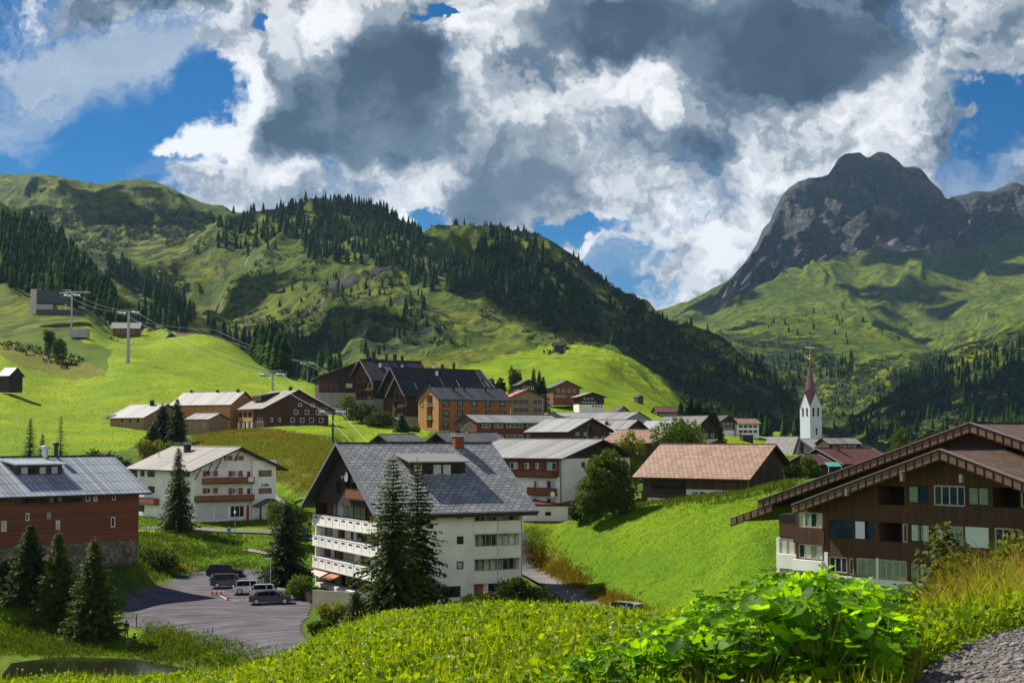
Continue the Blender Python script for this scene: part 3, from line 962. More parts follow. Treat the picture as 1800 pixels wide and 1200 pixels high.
# ------------------------------------------------------------------ mesh kit
class MB:
    def __init__(self):
        self.v = []; self.f = []; self.m = []; self.uv = None

    def quad(self, pts, mi=0):
        i = len(self.v)
        self.v += [tuple(p) for p in pts]
        self.f.append(tuple(range(i, i + len(pts)))); self.m.append(mi)

    def box(self, x0, x1, y0, y1, z0, z1, mi=0):
        i = len(self.v)
        for z in (z0, z1):
            self.v += [(x0, y0, z), (x1, y0, z), (x1, y1, z), (x0, y1, z)]
        for f in ((3, 2, 1, 0), (4, 5, 6, 7), (0, 1, 5, 4), (1, 2, 6, 5), (2, 3, 7, 6), (3, 0, 4, 7)):
            self.f.append(tuple(i + k for k in f)); self.m.append(mi)
        return self

    def prism(self, poly, axis, a, b, mi=0):
        """poly: points in the other two axes, extruded along axis from a to b"""
        n = len(poly); i = len(self.v)
        for t in (a, b):
            for p in poly:
                self.v.append({'x': (t, p[0], p[1]), 'y': (p[0], t, p[1]), 'z': (p[0], p[1], t)}[axis])
        self.f.append(tuple(i + k for k in range(n))); self.m.append(mi)
        self.f.append(tuple(i + n + k for k in reversed(range(n)))); self.m.append(mi)
        for k in range(n):
            self.f.append((i + k, i + (k + 1) % n, i + n + (k + 1) % n, i + n + k)); self.m.append(mi)
        return self

    def tube(self, p0, p1, r0, r1=None, n=8, mi=0, caps=True):
        r1 = r0 if r1 is None else r1
        p0, p1 = Vector(p0), Vector(p1)
        d = (p1 - p0).normalized()
        a = d.orthogonal().normalized(); b = d.cross(a)
        i = len(self.v)
        for p, r in ((p0, r0), (p1, r1)):
            for k in range(n):
                t = 2 * math.pi * k / n
                self.v.append(tuple(p + a * math.cos(t) * r + b * math.sin(t) * r))
        for k in range(n):
            self.f.append((i + k, i + (k + 1) % n, i + n + (k + 1) % n, i + n + k)); self.m.append(mi)
        if caps:
            self.f.append(tuple(i + k for k in reversed(range(n)))); self.m.append(mi)
            self.f.append(tuple(i + n + k for k in range(n))); self.m.append(mi)
        return self

    def lathe(self, cx, cy, prof, n=12, mi=0):
        i = len(self.v)
        for r, z in prof:
            for k in range(n):
                t = 2 * math.pi * k / n
                self.v.append((cx + r * math.cos(t), cy + r * math.sin(t), z))
        for j in range(len(prof) - 1):
            for k in range(n):
                a = i + j * n + k; b = i + j * n + (k + 1) % n
                self.f.append((a, b, b + n, a + n)); self.m.append(mi)
        return self

    def build(self, name, mats, parent=None, smooth=False, label=None, **kw):
        me = bpy.data.meshes.new(name)
        me.from_pydata(self.v, [], self.f)
        for m in (mats if isinstance(mats, (list, tuple)) else [mats]):
            me.materials.append(M[m] if isinstance(m, str) else m)
        me.polygons.foreach_set('material_index', self.m)
        if smooth:
            me.polygons.foreach_set('use_smooth', [True] * len(self.f))
        me.update()
        o = bpy.data.objects.new(name, me)
        COL.objects.link(o)
        if parent is not None:
            o.parent = parent
        return tag(o, label, kw.get('cat'), kw.get('group'), kw.get('kind'))


def empty(name, loc, rz=0.0, label=None, cat=None, group=None):
    o = bpy.data.objects.new(name, None)
    COL.objects.link(o)
    o.location = loc
    o.rotation_euler = (0, 0, rz)
    o.empty_display_size = 0.5
    return tag(o, label, cat, group)


def copy_tree(o, parent=None):
    c = o.copy(); COL.objects.link(c)
    if parent is not None:
        c.parent = parent
    for ch in list(o.children):
        copy_tree(ch, c)
    return c


class Bld:
    """A gabled building. Local x runs along facade R (to the right), local y along facade L (away to the left)."""
    def __init__(s, name, label, u, v, D, th, uL=None, uR=None, L=None, W=None, vE=None, vR=None, H=None, HR=None,
                 ridge='x', eave=1.0, verge=1.0, walls=('white_wall',), roof='roof_grey_seam', edge='dark_trim', group=None, cat='building', thick=0.24, ext=2.5, nosetback=False):
        s.th = math.radians(th)
        s.o = world_at(u, v, D)
        s.e1 = Vector((-math.sin(s.th), math.cos(s.th), 0)); s.e2 = Vector((math.cos(s.th), math.sin(s.th), 0))
        s.W = W if W else s.loc('R', uR, v)[0]
        s.L = L if L else s.loc('L', uL, v)[0]
        s.H = H if H is not None else (world_at(u, vE, D).z - s.o.z)
        half = (s.L / 2 * math.cos(s.th)) if ridge == 'x' else (s.W / 2 * math.sin(s.th))
        s.HR = HR if HR is not None else (world_at(u, vR, D + half).z - s.o.z)
        s.ridge, s.eave, s.verge = ridge, eave, verge
        s.walls, s.roofm, s.edge, s.thick, s.ext = list(walls), roof, edge, thick, ext
        s.root = empty(name, s.o, s.th, label, cat, group)
        s.ops = []; s.zones = []

    def loc(s, fac, u, v):
        """where the sight line through (u, v) meets a facade: (distance along it, height)"""
        b = (600 - v) / F
        d = Vector(((u - 900) / F, CP - b * SP, SP + b * CP))
        n = s.e1 if fac == 'R' else s.e2
        k = s.o.dot(n) / d.dot(n)
        p = d * k - s.o
        return (p.dot(s.e2 if fac == 'R' else s.e1), p.z)

    def rect(s, fac, u0, v0, u1, v1):
        um, vm = (u0 + u1) / 2, (v0 + v1) / 2
        t0 = s.loc(fac, u0, vm)[0]; t1 = s.loc(fac, u1, vm)[0]
        z0 = s.loc(fac, um, v1)[1]; z1 = s.loc(fac, um, v0)[1]
        return (min(t0, t1), max(t0, t1), z0, z1)

    def P(s, fac, t, z, d=0.0):
        return {'R': (t, d, z), 'L': (d, t, z), 'B': (t, s.L - d, z), 'S': (s.W - d, t, z)}[fac]

    def fbox(s, mb, fac, t0, t1, z0, z1, d0, d1, mi=0):
        a, b = s.P(fac, t0, z0, d0), s.P(fac, t1, z1, d1)
        mb.box(min(a[0], b[0]), max(a[0], b[0]), min(a[1], b[1]), max(a[1], b[1]), z0, z1, mi)

    def opening(s, fac, r, depth, back=0):
        s.ops.append((fac, *r, depth, back))

    def zone(s, fac, r, mi):
        s.zones.append((fac, *r, mi))

    def window(s, fac, r, frame='white_trim', pane='glass', nx=2, nz=1, recess=0.16, fw=0.09, sill=None, shutters=None, name='window'):
        t0, t1, z0, z1 = r
        if recess > 0:
            s.opening(fac, r, recess, 0)
        d = recess - 0.07
        mb = MB()
        for a, b in ((t0, t0 + fw), (t1 - fw, t1)):
            s.fbox(mb, fac, a, b, z0, z1, d - 0.04, d + 0.04)
        for a, b in ((z0, z0 + fw), (z1 - fw, z1)):
            s.fbox(mb, fac, t0 + fw, t1 - fw, a, b, d - 0.038, d + 0.038)
        for k in range(1, nx):
            t = t0 + (t1 - t0) * k / nx
            s.fbox(mb, fac, t - fw * .45, t + fw * .45, z0 + fw, z1 - fw, d - 0.036, d + 0.036)
        for k in range(1, nz):
            z = z0 + (z1 - z0) * k / nz
            s.fbox(mb, fac, t0 + fw, t1 - fw, z - fw * .35, z + fw * .35, d - 0.034, d + 0.034)
        if sill:
            s.fbox(mb, fac, t0 - .08, t1 + .08, z0 - 0.08, z0 - 0.003, -0.08, d, 1)
        w = mb.build(name, [frame, sill or frame], s.root)
        mp = MB()
        panes = pane if isinstance(pane, (list, tuple)) else [pane]
        n = len(panes)
        for k in range(n):
            a = t0 + fw * .5 + (t1 - t0 - fw) * k / n; b = t0 + fw * .5 + (t1 - t0 - fw) * (k + 1) / n
            mp.quad([s.P(fac, a, z0 + fw * .5, d + .01), s.P(fac, b, z0 + fw * .5, d + .01), s.P(fac, b, z1 - fw * .5, d + .01), s.P(fac, a, z1 - fw * .5, d + .01)], k)
        mp.build('pane', list(panes), w)
        if shutters:
            sw = shutters[1] if isinstance(shutters, tuple) else (t1 - t0) * .5
            sm = shutters[0] if isinstance(shutters, tuple) else shutters
            for a, b in ((t0 - sw - .02, t0 - .02), (t1 + .02, t1 + sw + .02)):
                q = MB(); s.fbox(q, fac, a, b, z0, z1, -0.07, -0.012)
                q.build('shutter', sm, s.root)
        return w

    def windows(s, fac, rects, **kw):
        for r in rects:
            s.window(fac, s.rect(fac, *r), **kw)

    def balcony(s, fac, r, depth=1.2, mat='wood_trim', slab='dark_trim', name='balcony', sides=True):
        """r: the parapet's rectangle on the facade"""
        t0, t1, z0, z1 = r
        mb = MB()
        s.fbox(mb, fac, t0, t1, z0 + .12, z1, -depth, -depth + .09, 0)
        if sides:
            s.fbox(mb, fac, t0, t0 + .09, z0 + .12, z1, -depth + .09, -.003, 0)
            s.fbox(mb, fac, t1 - .09, t1, z0 + .12, z1, -depth + .09, -.003, 0)
        s.fbox(mb, fac, t0 - .03, t1 + .03, z0 - .04, z0 + .117, -depth - .04, -.003, 1)
        s.fbox(mb, fac, t0 - .03, t1 + .03, z1 + .003, z1 + .06, -depth - .04, -depth + .12, 1)
        return mb.build(name, [mat, slab], s.root)

    def panel(s, fac, r, mat, d0=-0.06, d1=-0.004, name='panel', label=None):
        mb = MB(); s.fbox(mb, fac, *r, d0, d1)
        return mb.build(name, mat, s.root, label=label)

    def roof_z(s, x, y):
        if s.ridge == 'x':
            k = abs(y - s.L / 2) / (s.L / 2)
        else:
            k = abs(x - s.W / 2) / (s.W / 2)
        return s.HR - (s.HR - s.H) * k

    def chimney(s, x, y, w=0.7, d=0.7, h=1.4, mat='red_brick', cap='light_metal'):
        z = s.roof_z(x, y)
        mb = MB().box(x - w / 2, x + w / 2, y - d / 2, y + d / 2, z - .6, z + h, 0)
        mb.box(x - w / 2 - .1, x + w / 2 + .1, y - d / 2 - .1, y + d / 2 + .1, z + h + .003, z + h + .12, 1)
        for a in (-1, 1):
            mb.box(x + a * w * .35 - .04, x + a * w * .35 + .04, y - .05, y + .05, z + h + .123, z + h + .33, 1)
        mb.box(x - w / 2 - .05, x + w / 2 + .05, y - d / 2 - .05, y + d / 2 + .05, z + h + .333, z + h + .39, 1)
        mb.build('chimney', [mat, cap], s.roof)

    def build_roof(s):
        mb = MB(); uvs = []
        if s.ridge == 'x':
            half, a0, a1 = s.L / 2, -s.verge, s.W + s.verge
        else:
            half, a0, a1 = s.W / 2, -s.verge, s.L + s.verge
        m = (s.HR - s.H) / half
        e = s.eave; t = s.thick
        z_e = s.H - m * e
        prof = [(-e, z_e + .02), (-e, z_e + t), (half, s.HR + t), (2 * half + e, z_e + t), (2 * half + e, z_e + .02), (half, s.HR + .02)]

        def pt(a, p):
            return (a, p[0], p[1]) if s.ridge == 'x' else (p[0], a, p[1])
        n = 6
        for k in range(n):
            p, q = prof[k], prof[(k + 1) % n]
            top = k in (1, 2)
            mb.quad([pt(a0, p), pt(a1, p), pt(a1, q), pt(a0, q)], 0 if top else 1)
            sl = math.hypot(q[0] - p[0], q[1] - p[1])
            if k == 2:
                uvs += [(a0, 0), (a1, 0), (a1, sl), (a0, sl)]
            else:
                uvs += [(a0, sl), (a1, sl), (a1, 0), (a0, 0)]
        for a in (a0, a1):
            mb.quad([pt(a, prof[k]) for k in (0, 1, 2, 5)], 1)
            mb.quad([pt(a, prof[k]) for k in (5, 2, 3, 4)], 1)
            uvs += [(0, 0)] * 8
        o = mb.build('roof', [s.roofm, s.edge], s.root)
        uvl = o.data.uv_layers.new(name='UVMap')
        uvl.data.foreach_set('uv', np.array(uvs, np.float32).ravel())
        # ridge cap
        c = MB()
        if s.ridge == 'x':
            c.tube((a0, half, s.HR + t), (a1, half, s.HR + t), .12, n=6)
        else:
            c.tube((half, a0, s.HR + t), (half, a1, s.HR + t), .12, n=6)
        c.build('ridge_cap', s.edge, o)
        s.roof = o
        return o

    def trims(s, mat='light_metal', w=0.12, both=True):
        """thin boards along the verges"""
        half = (s.L if s.ridge == 'x' else s.W) / 2
        m = (s.HR - s.H) / half
        e, t = s.eave, s.thick
        for a in ((-s.verge, (s.W if s.ridge == 'x' else s.L) + s.verge) if both else (-s.verge,)):
            mb = MB()
            for sg in (0, 1):
                p = (-e, s.H - m * e + t) if sg == 0 else (2 * half + e, s.H - m * e + t)
                q = (half, s.HR + t)
                poly = [(p[0], p[1] - .18), (p[0], p[1] + .06), (q[0], q[1] + .06), (q[0], q[1] - .18)]
                mb.prism(poly, 'x' if s.ridge == 'x' else 'y', a - w / 2 - .01, a + w / 2 - .01)
            mb.build('verge_board', mat, s.roof)

    def build_walls(s):
        bm = bmesh.new()
        gab = ('L', 'S') if s.ridge == 'x' else ('R', 'B')
        for fac in 'RLBS':
            T_ = s.W if fac in 'RB' else s.L
            top = s.HR if fac in gab else s.H
            ts = {0.0, T_}; zs = {-s.ext, top}
            ops = [o for o in s.ops if o[0] == fac]
            zo = [z for z in s.zones if z[0] == fac]
            for o in ops + zo:
                for t in o[1:3]:
                    if 0 < t < T_: ts.add(t)
                for z in o[3:5]:
                    if -s.ext < z < top: zs.add(z)
            ts, zs = sorted(ts), sorted(zs)
            b2 = bmesh.new()
            for i in range(len(ts) - 1):
                if ts[i + 1] - ts[i] < 1e-5: continue
                for j in range(len(zs) - 1):
                    if zs[j + 1] - zs[j] < 1e-5: continue
                    tc, zc = (ts[i] + ts[i + 1]) / 2, (zs[j] + zs[j + 1]) / 2
                    if any(o[1] <= tc <= o[2] and o[3] <= zc <= o[4] for o in ops):
                        continue
                    mi = 0
                    for z in zo:
                        if z[1] <= tc <= z[2] and z[3] <= zc <= z[4]:
                            mi = z[5]
                    f = b2.faces.new([b2.verts.new(s.P(fac, *q)) for q in ((ts[i], zs[j]), (ts[i + 1], zs[j]), (ts[i + 1], zs[j + 1]), (ts[i], zs[j + 1]))])
                    f.material_index = mi
            for o in ops:
                _, t0, t1, z0, z1, dp, bk = o
                t0, t1 = max(t0, 0.02), min(t1, T_ - .02)
                cs = [(t0, z0), (t1, z0), (t1, z1), (t0, z1)]
                mi = 0
                for z in zo:
                    if z[1] <= (t0 + t1) / 2 <= z[2] and z[3] <= (z0 + z1) / 2 <= z[4]:
                        mi = z[5]
                for k in range(4):
                    a, b = cs[k], cs[(k + 1) % 4]
                    f = b2.faces.new([b2.verts.new(p) for p in (s.P(fac, *a), s.P(fac, *b), s.P(fac, *b, dp), s.P(fac, *a, dp))])
                    f.material_index = mi
                f = b2.faces.new([b2.verts.new(s.P(fac, *a, dp)) for a in cs]); f.material_index = bk
            if fac in gab:
                half = T_ / 2; m = (s.HR - s.H) / half
                for sg in (1, -1):
                    no = Vector((-m * sg, 1))          # in (t, z)
                    p = (half, s.HR)
                    co = s.P(fac, *p)
                    nn = {'R': (no[0], 0, 1), 'B': (no[0], 0, 1), 'L': (0, no[0], 1), 'S': (0, no[0], 1)}[fac]
                    bmesh.ops.bisect_plane(b2, geom=b2.verts[:] + b2.edges[:] + b2.faces[:], plane_co=co, plane_no=Vector(nn).normalized(), clear_outer=True)
            tmp = bpy.data.meshes.new('tmp'); b2.to_mesh(tmp); bm.from_mesh(tmp); bpy.data.meshes.remove(tmp); b2.free()
        me = bpy.data.meshes.new('wall')
        bm.to_mesh(me); bm.free()
        for w in s.walls:
            me.materials.append(M[w])
        o = bpy.data.objects.new('wall', me); COL.objects.link(o); o.parent = s.root
        s.wall = o
        return o

    def grid(s, fac, n, t0, t1, z0, z1, w, **kw):
        """n windows of width w spread between t0 and t1"""
        for k in range(n):
            c = t0 + (t1 - t0) * (k + .5) / n
            s.window(fac, (c - w / 2, c + w / 2, z0, z1), **kw)

# ------------------------------------------------------------------ buildings close by
def central_block():
    s = Bld('apartment_building', 'four storey white block with grey tiled roof and dark gable behind two tall spruces', 668, 1059, 158, 27, uL=553, uR=918,
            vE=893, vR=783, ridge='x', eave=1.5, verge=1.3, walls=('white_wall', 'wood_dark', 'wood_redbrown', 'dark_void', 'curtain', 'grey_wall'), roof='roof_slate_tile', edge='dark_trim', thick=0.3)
    s.build_roof(); s.trims('roof_edge_grey', 0.22)
    L, W, H = s.L, s.W, s.H
    # facade towards the photographer: small windows, glazed balconies at the far end
    for v in (904, 949, 993):
        s.window('R', s.rect('R', 803, v - 7, 815, v + 7), frame='dark_trim', pane=('curtain' if v > 980 else 'glass'), nx=1, fw=.14)
    x0 = s.loc('R', 834, 950)[0]; x1 = s.loc('R', 913, 950)[0]
    fl = [s.loc('R', 875, v)[1] for v in (937, 981, 1024)]
    tops = [s.loc('R', 875, v)[1] for v in (895, 938, 981)]
    bots = [s.loc('R', 875, v)[1] for v in (915.5, 959.5, 1002)]
    for k in range(3):
        s.opening('R', (x0, x1, bots[k] + .02, tops[k]), 1.3, 5)
        # loggia: inner windows and curtains behind a clear front
        n = 7
        mats = random.Random(k).choices(['curtain', 'glass', 'curtain', 'white_wall', 'glass', 'grey_wall'], k=n)
        for q in range(n):
            a = x0 + (x1 - x0) * (q + .12) / n; b = x0 + (x1 - x0) * (q + .86) / n
            mb = MB(); s.fbox(mb, 'R', a, b, bots[k] + .05, tops[k] - (.25 if q % 2 else .1), 1.10, 1.22)
            mb.build('inner_window', mats[q], s.root)
        mb = MB()
        for q in range(9):
            a = x0 + (x1 - x0) * q / 8
            s.fbox(mb, 'R', a - .02, a + .02, bots[k] + .03, tops[k] - .01, .03, .07)
        s.fbox(mb, 'R', x0, x1, bots[k] + .022, bots[k] + .07, .02, .09)
        mb.build('balcony_glazing', 'light_metal', s.root)
        s.balcony('R', (x0 - .15, x1 + .15, fl[k] + .05, bots[k]), .16, 'white_wall', 'white_trim')
        mb = MB(); m_ = (x0 + x1) / 2; s.fbox(mb, 'R', m_ - .03, m_ + .03, fl[k] + .2, bots[k] - .02, -.19, -.165)
        mb.build('panel_joint', 'grey_metal', s.root)
    s.window('R', s.rect('R', 833, 1024, 853, 1052), frame='white_trim', pane='wood_orange', nx=1, recess=.5, name='door')
    s.window('R', s.rect('R', 858, 1024, 908, 1050), frame='dark_trim', nx=4, recess=.3)
    s.window('R', s.rect('R', 770, 1030, 810, 1050), frame='dark_trim', nx=3, recess=.2)
    s.window('R', s.rect('R', 700, 1010, 735, 1030), frame='dark_trim', nx=3, recess=.2)
    # rain pipe
    s_ = MB().tube(s.P('R', W - .12, 0, -.09), s.P('R', W - .12, H - .1, -.09), .05)
    s_.build('rain_pipe', 'grey_metal', s.root)
    # gable end: loggias on every floor behind white parapets, dark timber above
    zp = [s.loc('L', 553, v) for v in (903, 921, 940, 957, 977, 995)]
    Z = [p[1] for p in zp]          # parapet tops and bottoms, read at the far corner
    wood_from = s.loc('L', 553, 880)[1]
    s.zone('L', (0, L, Z[0] + .0, s.HR), 1)
    rnd = random.Random(4)
    for top, bot in ((Z[0], Z[1]), (Z[2], Z[3]), (Z[4], Z[5])):
        up = {Z[0]: wood_from - .1, Z[2]: Z[1] - .12, Z[4]: Z[3] - .12}[top]
        s.opening('L', (.3, L - .3, top + .02, up), 1.2, 1)
        t = .5
        while t < L - 1.6:
            w = rnd.choice((1.1, 1.5, 1.9))
            mt = rnd.choice(('glass', 'curtain_green', 'curtain', 'wood_brown', 'glass', 'wood_redbrown'))
            mb = MB(); s.fbox(mb, 'L', t, min(t + w, L - .5), top + .05, up - .12, 1.06, 1.16)
            mb.build('inner_window', mt, s.root)
            t += w + rnd.choice((.15, .5, .9))
        s.balcony('L', (.0, L, bot, top), .35, 'white_wall', 'white_trim')
        for q in range(9):
            t = L * (q + .5) / 9
            mb = MB(); s.fbox(mb, 'L', t - .55, t + .55, top - .38, top - .2, -.372, -.352)
            mb.build('flower_slot', 'dark_void', s.root)
            mb = MB(); s.fbox(mb, 'L', L * q / 9 + .0, L * q / 9 + .04, bot + .14, top - .02, -.37, -.352)
            mb.build('panel_joint', 'grey_wall', s.root)
    # ground floor with awnings
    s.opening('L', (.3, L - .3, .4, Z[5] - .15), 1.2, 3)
    for a, b, mt in ((L - 5.5, L - .6, 'awning_pale'), (L - 9.5, L - 6.5, 'awning_rust')):
        mb = MB(); mb.prism([(-.05, Z[5] - .2), (-1.3, Z[5] - .75), (-1.3, Z[5] - .85), (-.05, Z[5] - .3)], 'y', a, b)
        mb.build('awning', mt, s.root)
    for k in range(5):
        t = L - 1.6 - k * 3.6
        mb = MB(); s.fbox(mb, 'L', t - 1.2, t + .8, .5, Z[5] - .5, 1.05, 1.15)
        mb.build('inner_window', rnd.choice(('glass', 'wood_brown', 'curtain_green')), s.root)
    # attic storey in the gable
    z0, z1 = s.loc('L', 590, 867)[1], s.loc('L', 590, 845)[1]
    mid = L / 2
    for c, mt in ((mid + 2.6, 'curtain'), (mid - 0.4, 'glass'), (mid - 2.6, 'curtain')):
        s.window('L', (c - .9, c + .9, z0, z1), frame='dark_trim', pane=mt, nx=2, recess=.7)
    s.balcony('L', (mid - 7.6, mid - 1.0, Z[0] + 2.35, Z[0] + 3.5), .5, 'wood_redbrown', 'dark_trim')
    # satellite dish and lamp on the gable
    d = MB(); d.tube(s.P('L', mid - .8, s.HR - 3.6, -.35), s.P('L', mid - .8, s.HR - 3.6, -.28), .62, .55, 16)
    d.tube(s.P('L', mid - .8, s.HR - 3.6, -.28), s.P('L', mid - .8, s.HR - 3.6, 0), .05)
    d.build('satellite_dish', 'grey_wall', s.root)
    d = MB(); d.tube(s.P('L', mid + .7, s.HR - 3.7, -.3), s.P('L', mid + .7, s.HR - 3.7, 0), .2, .1, 10)
    d.build('floodlight', 'white_trim', s.root)
    # dormer on the roof slope that faces us
    a0, a1 = s.loc('R', 722, 870)[0] + 2.2, s.loc('R', 815, 870)[0] + 2.6
    yb = s.L * .24
    zb = s.roof_z(0, yb)
    dm = MB()
    dm.prism([(yb, zb - .3), (yb, zb + 1.65), (yb + 4.6, zb + 2.55), (yb + 4.6, zb)], 'x', a0, a1)
    do = dm.build('dormer', 'wood_dark', s.root)
    dr = MB(); dr.prism([(yb - .8, zb + 1.60), (yb - .8, zb + 1.75), (yb + 4.9, zb + 2.85), (yb + 4.9, zb + 2.7)], 'x', a0 - .5, a1 + .5)
    dr.build('dormer_roof', 'dormer_lead', do)
    n = 5
    for q in range(n):
        a = a0 + .4 + (a1 - a0 - .8) * q / n; b = a0 + .4 + (a1 - a0 - .8) * (q + 1) / n - .25
        mb = MB().box(a, b, yb - .06, yb - .01, zb + .25, zb + 1.35)
        mb.build('dormer_window', ['curtain', 'glass', 'curtain', 'curtain', 'glass'][q], do)
    s.chimney(s.loc('R', 820, 800)[0] + 3.6, s.L * .47, 1.15, 1.15, 1.5, 'red_brick', 'light_metal')
    x = s.loc('R', 790, 800)[0] + 3.0
    mb = MB(); zq = s.roof_z(0, s.L * .36); mb.box(x - .4, x + .4, s.L * .36 - .25, s.L * .36 + .25, zq + .3, zq + .55); mb.build('roof_hatch', 'white_trim', s.root)
    # gutter
    g = MB(); ze = s.H - (s.HR - s.H) / (s.L / 2) * s.eave + .1
    g.tube((-s.verge, -s.eave - .09, ze), (s.W + s.verge, -s.eave - .09, ze), .11, n=8); g.build('gutter', 'dark_metal', s.root)
    so = MB(); so.box(-1.2, W + 1.2, -s.eave + .1, -.02, ze - .32, ze - .2); so.build('soffit', 'wood_redbrown', s.root)
    s.build_walls()
    return s


simple_mat('awning_pale', (0.50, 0.40, 0.38), 0.8)
simple_mat('awning_rust', (0.42, 0.15, 0.07), 0.8)
simple_mat('roof_edge_grey', (0.20, 0.22, 0.245), 0.5)
simple_mat('dormer_lead', (0.22, 0.22, 0.22), 0.5)
central_block()


def white_chalet():
    s = Bld('chalet', 'white chalet with brown wooden balconies, shutters and shingled low roof beside a spruce', 342, 915, 225, 40, uL=240, uR=481, vE=822, vR=788, ridge='y', eave=1.6, verge=1.9,
            walls=('white_wall', 'grey_wall', 'dark_void'), roof='roof_grey_seam', edge='dark_trim')
    s.build_roof()
    wt = dict(frame='white_trim', shutters=('wood_trim', .75))
    for r in ((364, 827, 375, 837), (409, 827, 419, 837), (364, 857, 375, 867), (409, 857, 419, 868)):
        s.window('R', s.rect('R', *r), pane=('glass', 'curtain'), **wt)
    for r in ((457, 826, 468, 837), (457, 857, 468, 867)):
        s.window('R', s.rect('R', *r), frame='wood_trim', shutters=('wood_trim', .5))
    for r in ((397, 801, 405, 809), (417, 801, 425, 809)):
        s.window('R', s.rect('R', *r), frame='wood_trim', pane=('curtain', 'glass'), shutters=('wood_trim', .3))
    for r in ((434, 828, 440, 838), (434, 858, 440, 868)):
        s.window('R', s.rect('R', *r), frame='dark_trim', nx=1)
    s.balcony('R', s.rect('R', 355, 839, 441, 849), 1.2, 'wood_trim', 'dark_trim')
    s.balcony('R', s.rect('R', 341, 870, 441, 880), 1.2, 'wood_trim', 'dark_trim')
    mb = MB(); r = s.rect('R', 430, 837, 439, 846); s.fbox(mb, 'R', *r, -1.24, -1.212); mb.build('hanging_towel', 'white_trim', s.root)
    for r in ((346, 888, 375, 912), (378, 888, 400, 912)):
        q = s.rect('R', *r); s.panel('R', q, 'shutter_white', .03, .12, name='garage_door'); s.opening('R', q, .15, 1)
    s.window('R', s.rect('R', 405, 888, 430, 909), pane='glass', nx=3, recess=.2, fw=.12)
    s.panel('R', s.rect('R', 433, 887, 437.5, 913), 'red_paint', name='door')
    mb = MB(); r = s.rect('R', 441, 772, 481, 915); s.fbox(mb, 'R', r[0], s.W + .01, -1, s.H + 1.1 * 1, -.6, -.004); mb.build('bay_wall', 'white_wall', s.root)
    # lettering over the lower bay window
    c = s.rect('R', 456, 851, 469, 854)
    lt = MB(); rl = random.Random(8); t = c[0]
    while t < c[1] - .1:
        w = rl.uniform(.07, .13); hh_ = rl.choice((.26, .26, .30, .42))
        lt.box(t, t + w, -.66, -.603, c[2], c[2] + hh_)
        if rl.random() < .6: lt.box(t + w + .002, t + w + .09, -.66, -.603, c[2] + rl.choice((.0, .1, .2)), c[2] + rl.choice((.06, .26)) + .02)
        t += w + .14
    lt.build('lettering', 'dark_trim', s.root)
    for r in ((457, 826, 468, 837), (457, 857, 468, 867)):      # windows repeated on the face of the bay
        a, b, z0, z1 = s.rect('R', *r)
        for t0, t1, mt in ((a, b, 'glass'), (a - .62, a - .02, 'wood_trim'), (b + .02, b + .62, 'wood_trim')):
            m2 = MB(); s.fbox(m2, 'R', t0, t1, z0, z1, -.68, -.61); m2.build('bay_window' if mt == 'glass' else 'shutter', mt, s.root)
    # porch
    r = s.rect('R', 443, 876, 487, 915)
    p = MB(); c = (r[0] + r[1]) / 2
    p.prism([(r[0] - .3, r[3] - 1.0), (c, r[3] + .1), (r[1] + .3, r[3] - 1.0), (r[1] + .3, r[3] - 1.2), (c, r[3] - .1), (r[0] - .3, r[3] - 1.2)], 'y', -2.6, -.61)
    po = p.build('porch', 'porch_blue', s.root)
    q = MB()
    for t in (r[0] + .2, c - .5, r[1] - .1): q.box(t - .1, t + .1, -2.5, -2.3, -.5, r[3] - 1.1)
    q.build('porch_post', 'dark_trim', po)
    q = MB(); q.box(c + .1, r[1] - .3, -.8, -.7, 0, r[3] - 1.3); q.build('porch_window', 'curtain_green', po)
    q = MB(); q.box(r[0] + .5, r[1] - .2, -2.45, -2.38, 0, .9); q.build('porch_rail', 'shutter_white', po)
    for r in ((247, 824, 254, 837), (259, 824, 272, 838), (248, 855, 254, 865), (260, 854, 272, 866), (300, 826, 315, 838), (322, 826, 334, 838), (322, 856, 334, 866), (300, 856, 312, 866)):
        s.window('L', s.rect('L', *r), frame='dark_trim')
    s.balcony('L', s.rect('L', 243, 874, 280, 885), 1.0, 'wood_trim', 'dark_trim')
    q = s.rect('L', 244, 887, 254, 899); s.window('L', q, frame='dark_trim')
    # struts under the eaves
    for u in (343, 363, 379, 412):
        t = s.loc('R', u, 820)[0]
        z = s.roof_z(t, 0)
        m2 = MB().tube((t, -.0, z - 1.9), (t + .1, -1.7, z - .15), .10, n=6); m2.build('eave_strut', 'wood_dark', s.root)
    s.chimney(s.W * .36, s.L * .62, .9, .9, 1.5, 'dark_trim', 'light_metal')
    m2 = MB().tube((s.W * .2, s.L * .9, s.roof_z(s.W * .2, 0)), (s.W * .2, s.L * .9, s.roof_z(s.W * .2, 0) + 1.1), .06); m2.build('vent_pipe', 'dark_metal', s.root)
    s.build_walls()


simple_mat('porch_blue', (0.045, 0.07, 0.10), 0.5)
white_chalet()


